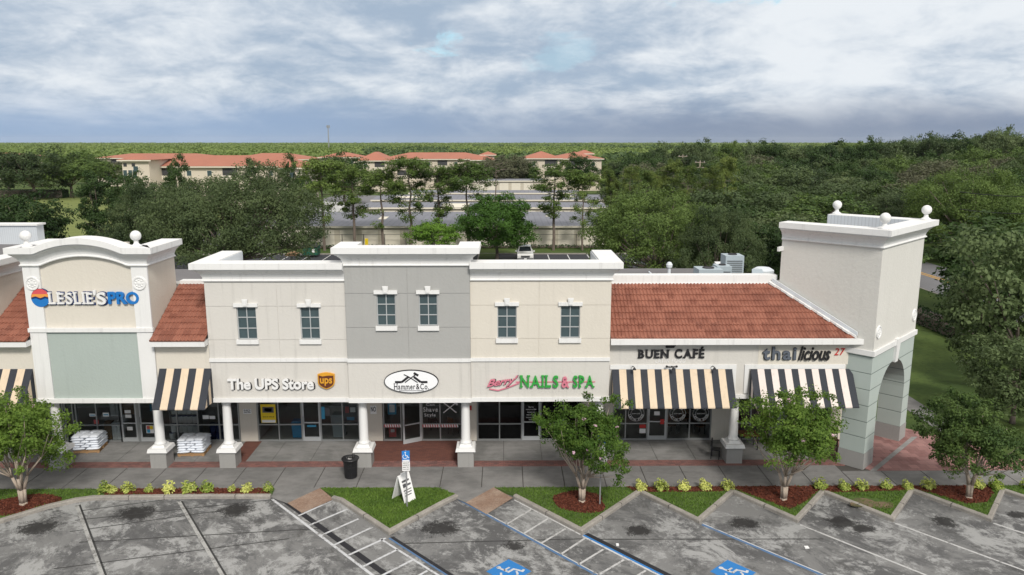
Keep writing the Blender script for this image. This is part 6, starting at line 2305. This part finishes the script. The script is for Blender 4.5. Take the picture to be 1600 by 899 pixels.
def hedge(x0, x1, y0, y1, h, label):
    rng = np.random.default_rng(int(abs(x0 * 10)))
    t = thing('hedge', ((x0 + x1) / 2, (y0 + y1) / 2, 0), label, 'hedge')
    n = int((x1 - x0 + y1 - y0) * h * 260)
    P = np.stack([rng.uniform(x0, x1, n), rng.uniform(y0, y1, n), rng.uniform(0, h, n)], 1)
    f = rng.integers(0, 5, n)
    P[f == 0, 0] = x0; P[f == 1, 0] = x1; P[f == 2, 1] = y0; P[f == 3, 1] = y1; P[f == 4, 2] = h
    P += rng.normal(0, .05, P.shape)
    o = np.array(ORG[t.name])
    quadmesh('foliage', leaf_cards(P - o, np.tile([0, 0, 1.0], (n, 1)), .22, rng), 'hedge_leaf', t)
    mb = MB(); mb.box(x0 + .15, x1 - .15, y0 + .15, y1 - .15, 0, h - .15); mb.build('stems', 'bark', t)


hedge(33.6, 35.2, 46, 72, 1.0, 'dark clipped hedge running beside the road pavement')
hedge(-136, -118, 205, 208, 2.0, 'clipped hedge at the back of the far left lawn')
hedge(-48, 20, 105.9, 106.5, .35, 'low planting at the foot of the storage fence')

# far wood up to the horizon: one mass of crowns
rng = np.random.default_rng(77)


def far_wood(name, mat, n, ymin, ymax, keep, size, label, hh=8.5):
    u = rng.random(n)
    Y = ymin * (ymax / ymin) ** u
    X = rng.uniform(-.78, .78, n) * Y
    m = keep(X, Y); X = X[m]; Y = Y[m]; n = len(X)
    s = (Y / 400.0) ** .35
    H = hh + rng.normal(0, .75, n)
    per = 24
    r = (3.6 + rng.random(n) * 2.0) * s
    o = unit(rng.normal(0, 1, (n, per, 3))); o[..., 2] = np.abs(o[..., 2]) * 1.0 - .15
    C = np.stack([X, Y, H - 3.2], 1)[:, None, :] + o * r[:, None, None] * np.array([1, 1, .62])
    N = o * .8 + np.array([0, 0, .5])
    sz = (size * s)[:, None].repeat(per, 1).reshape(-1)
    Cq = C.reshape(-1, 3); Nq = N.reshape(-1, 3)
    k = len(Cq); nn = unit(Nq + rng.normal(0, .6, (k, 3))); a = unit(np.cross(nn, rng.normal(0, 1, (k, 3)))); b = np.cross(nn, a)
    A = a * sz[:, None] * .5; B = b * sz[:, None] * .38
    tag(quadmesh(name, np.stack([Cq - A - B * .4, Cq - B, Cq + A, Cq + B], 1), mat), label, 'wood', kind='stuff')


far_wood('far_wood', 'leaf_far_sunlit', 17000, 318, 4200, lambda X, Y: ~((np.abs(X) < 95) & (Y < 300)), 1.9, 'sunlit yellow-green wood stretching flat to the horizon')
far_wood('dark_wood', 'leaf_far_dark', 4200, 300, 1300, lambda X, Y: (X > -.18 * Y) & (np.sin(X * .013 + Y * .006) + .55 * np.sin(X * .031 - Y * .004) > .25), 1.9, 'darker belts of trees scattered through the far wood', 9.8)
# canopy surface under the crowns of the far wood
tag(MB().face([(-6000, 330, 5.2), (6000, 330, 5.2), (6000, 8900, 5.2), (-6000, 8900, 5.2)]).build('far_canopy', 'leaf_far_sunlit'), kind='structure')

# ------------------------------------------------------------------ storage sheds, fence, apartments
def shed(x0, x1, y0, y1, h, label, rise=.25):
    t = thing('storage_shed', ((x0 + x1) / 2, y0, -.14), label, 'storage building', 'long storage sheds in rows')
    mb = MB(); mb.box(x0, x1, y0, y1, -.14, h); mb.build('wall', 'storage_wall', t)
    mb = MB(); ym = (y0 + y1) / 2
    mb.prism([(y0 - .3, h + .02), (y1 + .3, h + .02), (y1 + .3, h + .14), (ym, h + .14 + rise), (y0 - .3, h + .14)], x0 - .2, x1 + .2, 'x'); mb.build('roof', 'storage_roof', t)
    flat('fascia', x0 - .25, x1 + .25, y0 - .36, y0 - .302, h - .12, h + .16, 'storage_trim', t)
    flat('gable_trim', x1 + .2, x1 + .3, y0 - .3, y1 + .3, h - .1, h + .2, 'storage_trim', t)
    n = int((x1 - x0) / 3.1)
    for k in range(min(n, 30)):
        xx = x0 + 1.2 + k * 3.1
        flat('roller_door', xx, xx + 2.3, y0 - .03, y0 - .002, 0, h - .45, 'storage_trim', t)
    return t


sh = [(-34, 17.0, 107.9, 130.0, 2.75, 'nearest storage shed with cream wall and wide grey roof behind the fence'),
      (-26, 18.3, 136.6, 148.3, 2.95, 'second storage shed from the fence, grey metal roof with pale edge'),
      (-27, 20.6, 155, 169.8, 2.95, 'third storage shed from the fence'),
      (-22, 17, 176, 186, 2.95, 'fourth storage shed from the fence'),
      (-12, 9.5, 197, 207, 4.7, 'tall cream storage building closing the rear of the yard')]
sheds = [shed(*a) for a in sh]
X0 = WP(640, 330, 129)[0]
for px_, Y, w, d_, z, k in ((712, 140, 5.0, 7.0, 3.14, 1), (858, 124, 1.6, 7.0, 3.03, 0), (600, 118, 1.2, 5.0, 2.99, 0), (640, 160, 6.0, 4.0, 3.2, 2), (880, 161, 5.0, 3.0, 3.2, 2)):
    X0 = WP(px_, 330, Y)[0]
    mb = MB(); zz = lambda y: 0
    y0_, y1_ = Y - d_ / 2, Y + d_ / 2
    a_ = sh[k]; ym = (a_[2] + a_[3]) / 2; half = ym - a_[2] + .3
    rz_ = lambda y: a_[4] + .14 + .25 * (1 - abs(y - ym) / half) + .02
    y1_ = min(y1_, ym)
    y0_ = max(y0_, a_[2])
    mb.face([(X0 - w / 2, y0_, rz_(y0_)), (X0 + w / 2, y0_, rz_(y0_)), (X0 + w / 2, y1_, rz_(y1_)), (X0 - w / 2, y1_, rz_(y1_))])
    mb.build('roof_panel', 'storage_trim', sheds[k])
# fence
t = thing('metal_fence', (-15, 106.9, 0), 'dark rail fence along the grass strip in front of the storage shed', 'fence')
for k in range(24):
    x = -47 + 3.0 * k
    flat('post', x - .04, x + .04, 106.86, 106.94, -.1, 1.85, 'black_metal', t)
for z in (.15, 1.75):
    flat('rail', -48, 23, 106.88, 106.92, z, z + .05, 'black_metal', t)
flat('mesh_sheet_base', -48, 23, 106.885, 106.915, -.1, .1, 'black_metal', t)
for i, xx in enumerate((571.5, 574)):
    X = WP(xx, 380, 106.0)[0]
    mb = MB(); mb.lathe((X, 106.0, -.1), [(.12, 0), (.12, 1.35), (.10, 1.42), (.03, 1.46)], 12)
    tag(mb.build('bollard', 'yellow', org=(X, 106.0, -.1)), ('left' if i == 0 else 'right') + ' yellow safety post of a pair by the storage fence', 'bollard', 'yellow posts by the fence')
X = WP(583, 386, 105.2)[0]
mb = MB(); mb.box(X - .9, X + .9, 104.9, 105.5, -.1, .35); tag(mb.build('utility_box', 'hvac', org=(X, 105.2, -.1)), 'low grey utility box on the grass beside the yellow posts', 'utility box')

# dumpster
X = WP(487, 395, 99.0)[0]
t = thing('dumpster', (X, 99, -.1), 'dark green metal dumpster with black lid at the rear lot edge', 'dumpster')
mb = MB(); mb.prism([(98.2, .15), (99.8, .15), (99.8, 1.5), (98.2, 1.15)], X - .95, X + .95, 'x'); mb.build('body', 'dumpster_green', t)
mb = MB(); mb.prism([(98.1, 1.16), (99.9, 1.52), (99.9, 1.6), (98.1, 1.24)], X - 1.0, X + 1.0, 'x'); mb.build('lid', 'black_metal', t)
for s in (-1, 1):
    flat('side_pocket', X + s * .96 - .03, X + s * .96 + .03, 98.6, 99.4, .7, .95, 'black_metal', t)
flat('notice', X + .25, X + .6, 98.18, 98.195, .5, .95, 'plaque_white', t)
X = WP(457, 392, 99.6)[0]
mb = MB(); mb.box(X - .9, X + .7, 99.2, 100.2, -.1, .15); mb.box(X - .5, X + .9, 99.0, 99.8, .152, .3); mb.box(X - .2, X + .4, 99.3, 99.9, .302, .45)
tag(mb.build('cardboard_pile', 'cardboard', org=(X, 99.6, -.1)), 'heap of flattened brown cardboard left of the green dumpster', 'cardboard')


# pickup truck (front faces the camera)
def pickup(x, y, rz, label, paint='car_white', group=None, first=True):
    t = thing('pickup_truck', (x, y, -.15), label, 'pickup truck', group, rz)
    w = .99
    def sect(pts, a, b, name, mat, par=t):
        mb = MB(); mb.prism(pts, a, b, 'x'); o = mb.build(name, mat, par, local=True); bv = o.modifiers.new('bevel', 'BEVEL'); bv.width = .05; bv.segments = 2; bv.limit_method = 'ANGLE'; return o
    # y runs from the front (-2.8) to the tail (2.8)
    body = sect([(-2.75, .45), (-2.85, .62), (-2.82, .98), (-2.7, 1.12), (-1.35, 1.20), (-1.35, 1.21), (.95, 1.21), (.98, 1.12), (2.8, 1.12), (2.85, .6), (2.8, .45), (2.25, .42), (2.15, .75), (1.9, .92), (1.55, .92), (1.3, .75), (1.2, .42),
                 (-1.3, .42), (-1.4, .75), (-1.62, .92), (-1.98, .92), (-2.2, .75), (-2.3, .45)], -w, w, 'body', paint)
    mb = MB(); v = [(-.93, -1.32, 1.2), (.93, -1.32, 1.2), (.93, .92, 1.2), (-.93, .92, 1.2), (-.74, -.62, 1.84), (.74, -.62, 1.84), (.74, .72, 1.86), (-.74, .72, 1.86)]
    mb.add(v, [(4, 5, 6, 7), (0, 1, 5, 4), (1, 2, 6, 5), (2, 3, 7, 6), (3, 0, 4, 7)]); mb.build('cab', paint, t, local=True)
    mb = MB()
    def lerp(a, b, k): return tuple(a[i] + (b[i] - a[i]) * k for i in range(3))
    def pane(i, j, k, l, nrm, name):
        A_, B_, C_, D_ = v[i], v[j], v[k], v[l]
        q0 = lerp(lerp(A_, B_, .07), lerp(D_, C_, .07), .12); q1 = lerp(lerp(A_, B_, .93), lerp(D_, C_, .93), .12)
        q2 = lerp(lerp(A_, B_, .93), lerp(D_, C_, .93), .9); q3 = lerp(lerp(A_, B_, .07), lerp(D_, C_, .07), .9)
        m_ = MB(); m_.add([tuple(p[a] + nrm[a] * .012 for a in range(3)) for p in (q0, q1, q2, q3)], [(0, 1, 2, 3)]); m_.build(name, 'car_glass', t, local=True)
    pane(0, 1, 5, 4, (0, -.67, .74), 'windscreen'); pane(1, 2, 6, 5, (.95, 0, .3), 'side_window'); pane(3, 0, 4, 7, (-.95, 0, .3), 'side_window'); pane(2, 3, 7, 6, (0, 1, .3), 'rear_window')
    mb = MB(); mb.box(-.86, .86, 1.05, 2.7, 1.121, 1.13); mb.build('load_bed', 'rubber', t, local=True)
    mb = MB(); mb.box(-.55, .55, -2.90, -2.84, .70, .96); mb.build('grille', 'chrome', t, local=True)
    mb = MB()
    for k in range(4): mb.box(-.5, .5, -2.912, -2.902, .73 + .055 * k, .755 + .055 * k)
    mb.build('grille_bar', 'rubber', t, local=True)
    for s in (-1, 1):
        mb = MB(); mb.box(s * .77 - .17, s * .77 + .17, -2.88, -2.80, .76, .97); mb.build('headlight', 'lamp_glass', t, local=True)
        mb = MB(); mb.box(s * 1.12 - .1, s * 1.12 + .1, -1.05, -.95, 1.15, 1.36); mb.build('mirror', paint, t, local=True)
        for yy in (-1.8, 1.72):
            mb = MB(); mb.tube((s * .78, yy, .39), (s * 1.0, yy, .39), .39, n=22); wh = mb.build('tyre', 'rubber', t, local=True)
            mb = MB(); mb.tube((s * 1.0, yy, .39), (s * 1.012, yy, .39), .23, n=16); mb.build('rim', 'chrome', wh, local=True)
    mb = MB(); mb.box(-.95, .95, -2.95, -2.80, .45, .66); mb.build('bumper', 'chrome', t, local=True)
    mb = MB(); mb.box(-.16, .16, -2.965, -2.952, .5, .62); mb.build('number_plate', 'plaque_white', t, local=True)
    return t


X = WP(820, 400, 96.2)[0]
pickup(X, 96.0, 0, 'white pickup truck parked nose out in the lot behind the shops')
# vehicles in the storage yard and side lot
def car(x, y, rz, label, paint, group):
    t = thing('parked_car', (x, y, -.15), label, 'car', group, rz)
    mb = MB(); mb.prism([(-2.2, .3), (-2.25, .62), (-2.0, .78), (-1.2, .88), (2.0, .92), (2.2, .8), (2.22, .3)], -.88, .88, 'x'); o = mb.build('body', paint, t, local=True); bv = o.modifiers.new('bevel', 'BEVEL'); bv.width = .08; bv.segments = 2
    mb = MB(); mb.add([(-.8, -1.2, .87), (.8, -1.2, .87), (.8, 1.8, .9), (-.8, 1.8, .9), (-.62, -.45, 1.4), (.62, -.45, 1.4), (.62, 1.0, 1.4), (-.62, 1.0, 1.4)], [(4, 5, 6, 7), (0, 1, 5, 4), (1, 2, 6, 5), (2, 3, 7, 6), (3, 0, 4, 7)]); mb.build('windows', 'car_glass', t, local=True)
    mb = MB(); mb.box(-.63, .63, -.45, 1.0, 1.402, 1.43); mb.build('roof', paint, t, local=True)
    for s in (-1, 1):
        for yy in (-1.35, 1.35):
            mb = MB(); mb.tube((s * .72, yy, .32), (s * .9, yy, .32), .32, n=16); mb.build('wheel', 'rubber', t, local=True)


def box_truck(x, y, rz, label):
    t = thing('box_truck', (x, y, -.15), label, 'truck', None, rz)
    mb = MB(); mb.box(-1.1, 1.1, -.9, 4.2, .7, 3.1); mb.build('cargo_box', 'car_white', t, local=True)
    mb = MB(); mb.prism([(-2.7, .5), (-2.75, 1.2), (-2.2, 1.35), (-1.7, 2.1), (-.95, 2.15), (-.95, .5)], -1.0, 1.0, 'x'); mb.build('cab', 'car_white', t, local=True)
    mb = MB(); mb.add([(-.85, -2.16, 1.42), (.85, -2.16, 1.42), (.85, -1.76, 2.04), (-.85, -1.76, 2.04)], [(0, 1, 2, 3)]); mb.build('windscreen', 'car_glass', t, local=True)
    for s in (-1, 1):
        for yy in (-1.9, 2.9):
            mb = MB(); mb.tube((s * .8, yy, .42), (s * 1.05, yy, .42), .42, n=16); mb.build('wheel', 'rubber', t, local=True)


box_truck(WP(527, 308, 150)[0], 150, 1.2, 'white box truck parked at the left end of the storage sheds')
box_truck(WP(492, 300, 158)[0], 158, 1.4, 'white van-like truck partly hidden at the left of the storage yard')
car(WP(487, 325, 134)[0], 134, .3, 'dark car parked left of the nearest storage shed', 'car_dark', 'cars by the storage sheds')
car(WP(478, 322, 138)[0], 139, .3, 'pale car behind the dark one left of the storage sheds', 'car_white', 'cars by the storage sheds')
for i, (xx, Y) in enumerate(((1088, 84), (1146, 88))):
    car(WP(xx, 340, Y)[0], Y, 1.5, ('left', 'right')[i] + ' white car glimpsed through the trees left of the tower', 'car_white', 'cars glimpsed through the trees')


# apartments
def hip(mb, x0, x1, y0, y1, z, h, o=.8):
    x0 -= o; x1 += o; y0 -= o; y1 += o
    d = (y1 - y0) / 2
    if (x1 - x0) > (y1 - y0):
        r = [(x0 + d, (y0 + y1) / 2, z + h), (x1 - d, (y0 + y1) / 2, z + h)]
        mb.add([(x0, y0, z), (x1, y0, z), (x1, y1, z), (x0, y1, z), r[0], r[1]], [(0, 1, 5, 4), (1, 2, 5), (2, 3, 4, 5), (3, 0, 4), (0, 3, 2, 1)])
    else:
        d = (x1 - x0) / 2
        r = [((x0 + x1) / 2, y0 + d, z + h), ((x0 + x1) / 2, y1 - d, z + h)]
        mb.add([(x0, y0, z), (x1, y0, z), (x1, y1, z), (x0, y1, z), r[0], r[1]], [(0, 1, 4), (1, 2, 5, 4), (2, 3, 5), (3, 0, 4, 5), (0, 3, 2, 1)])
    return mb


def apartment(label, blocks, storeys=3, bay=4.2):
    """blocks: (x0,x1,y0,y1,eave,roof height)"""
    b0 = blocks[0]
    t = thing('apartment_building', ((b0[0] + b0[1]) / 2, b0[2], -.2), label, 'apartment building', 'red-roofed apartment buildings')
    for (x0, x1, y0, y1, ev, rh) in blocks:
        mb = MB(); mb.box(x0, x1, y0, y1, -.2, ev); mb.build('wall', 'far_wall', t)
        hip(MB(), x0, x1, y0, y1, ev + .02, rh).build('roof', 'far_roof', t)
        flat('eaves_trim', x0 - .75, x1 + .75, y0 - .75, y0 - .6, ev - .28, ev, 'far_trim', t)
        n = max(1, int((x1 - x0) / bay)); w = (x1 - x0) / n; fh = ev / storeys
        for k in range(n):
            for s in range(storeys):
                cx = x0 + (k + .5) * w; z = s * fh + fh * .28
                if z < 1.5: continue
                if k % 3 == 1:
                    # balcony
                    o = flat('balcony', cx - w * .36, cx + w * .36, y0 - .05, y0 - .003, s * fh + .25, (s + 1) * fh - .45, 'hvac_dark', t)
                    flat('railing', cx - w * .38, cx + w * .38, y0 - .25, y0 - .15, s * fh + .2, s * fh + 1.05, 'far_trim', o)
                else:
                    o = flat('window', cx - .62, cx + .62, y0 - .06, y0 - .003, z, z + 1.35, 'far_trim', t)
                    flat('pane', cx - .5, cx + .5, y0 - .075, y0 - .062, z + .12, z + 1.25, 'pane_dark', o)
    return t


def bxp(xa, xb, Y, depth, yeave, yridge):
    X0 = WP(xa, yeave, Y)[0]; X1, ev = WP(xb, yeave, Y)
    rz_ = WP(xa, yridge, Y + depth / 2)[1] - ev
    return (X0, X1, Y, Y + depth, ev, max(.8, rz_))


apartment('left apartment building with a square hip-roofed stair tower and red tiled roof', [bxp(190, 232, 166, 12, 250, 241.5), bxp(215, 470, 172, 15, 260, 243), bxp(438, 474, 163, 10, 262, 252)])
lt = [o for o in bpy.data.objects if o.name.startswith('apartment_building')][-1]
for xx in (195.5, 208.5):
    X0, Z0 = WP(xx, 258, 166)
    flat('vent_opening', X0 - .35, X0 + .35, 165.94, 165.99, Z0 - .35, Z0 + .35, 'hvac_dark', lt)
for xx in (196, 204, 211):
    X0, Z0 = WP(xx, 272, 166)
    o = flat('window', X0 - .5, X0 + .5, 165.93, 165.99, Z0 - .9, Z0 + .9, 'far_trim', lt); flat('pane', X0 - .4, X0 + .4, 165.91, 165.928, Z0 - .8, Z0 + .8, 'pane_dark', o)
apartment('pale far apartment building whose red roof rises over the left one', [bxp(150, 330, 262, 16, 247, 240), bxp(360, 480, 255, 16, 249, 239.5), bxp(500, 560, 265, 14, 246, 237)])
apartment('long red-roofed apartment building behind the storage sheds', [bxp(560, 604, 232, 16, 251, 237.5), bxp(596, 765, 244, 16, 248.5, 238.5), bxp(738, 770, 237, 10, 250, 243), bxp(752, 772, 262, 8, 242, 237)])
apartment('red-roofed apartment building right of centre, partly behind a dark round tree', [bxp(820, 875, 232, 14, 247.5, 236.5), bxp(862, 940, 236, 15, 248, 237.5), bxp(905, 925, 250, 8, 240, 234.5)])
apartment('apartment building at the far left edge with pinkish roof', [bxp(-60, 32, 300, 16, 245, 239)])


# masts, poles, wires
X = WP(513, 210, 900)[0]; ztop = WP(513, 196, 900)[1]
t = thing('cell_tower', (X, 900, 0), 'slim grey cell phone mast on the horizon left of centre', 'mast')
mb = MB(); mb.tube((X, 900, 0), (X, 900, ztop), .75, .5, 8); mb.build('mast', 'steel', t)
for k in range(3):
    a = k * 2.1; mb = MB(); mb.box(X + 1.5 * cos(a) - .5, X + 1.5 * cos(a) + .5, 900 + 1.5 * sin(a) - .5, 900 + 1.5 * sin(a) + .5, ztop - 3, ztop); mb.build('antenna', 'steel', t)
PT = []
for i, (xx, yt, Y) in enumerate(((1067, 242, 205), (1082, 249, 190), (1094, 251, 182), (1208, 258, 175))):
    X, Z = WP(xx, yt, Y); PT.append((X, Y, Z))
    t = thing('power_pole', (X, Y, -.2), ('leftmost wooden power pole above the trees with crossarms', 'middle power pole of the group above the trees', 'right power pole of the close group above the trees', 'lone power pole farther right in the wood')[i], 'power pole', 'power poles in the wood')
    mb = MB(); mb.tube((X, Y, -.2), (X, Y, Z), .17, .12, 8); mb.build('pole', 'bark_pale', t)
    for zz in (.5, 1.7):
        mb = MB(); mb.box(X - 1.2, X + 1.2, Y - .06, Y + .06, Z - zz, Z - zz + .14); mb.build('crossarm', 'bark_pale', t)
    for s in (-1, 0, 1):
        mb = MB(); mb.lathe((X + s * 1.0, Y, Z - .35), [(.07, 0), (.1, .12), (.04, .26)], 8); mb.build('insulator', 'steel', t)


def wire(a, b, sag, label):
    mb = MB(); n = 14; P = []
    for k in range(n + 1):
        u = k / n; P.append((a[0] + (b[0] - a[0]) * u, a[1] + (b[1] - a[1]) * u, a[2] + (b[2] - a[2]) * u - sag * 4 * u * (1 - u)))
    for k in range(n): mb.tube(P[k], P[k + 1], .035, n=5, cap=False)
    tag(mb.build('power_line', 'black_metal', org=a), label, 'power line', 'overhead power lines')


for dz_ in (0, -1.3):
    for i in range(3):
        a = PT[i]; b = PT[i + 1]; wire((a[0], a[1], a[2] - .2 + dz_), (b[0], b[1], b[2] - .2 + dz_), 1.2 if i == 2 else .5, 'thin dark overhead wire strung between the power poles in the wood')
for yy in (300, 327):
    a = WP(1500, yy, 70); b = WP(1700, yy + 4, 62); wire((a[0], 70, a[1]), (b[0], 62, b[1]), .3, 'thin overhead wire crossing before the trees at the right edge')

# ------------------------------------------------------------------ air
mb = MB(); mb.box(-6100, 6100, -320, 9100, -1.3, 62.0)
m, gg, bs, out = newmat('air')
m.node_tree.nodes.remove(bs)
pv = gg.n('ShaderNodeVolumePrincipled')
pv.inputs['Color'].default_value = (0.86, 0.92, 1.0, 1)
pv.inputs['Density'].default_value = 0.00003
gg.l(pv.outputs[0], out.inputs['Volume'])
tag(mb.build('haze', 'air'), 'thin pale air haze over the whole view', 'haze', kind='stuff')
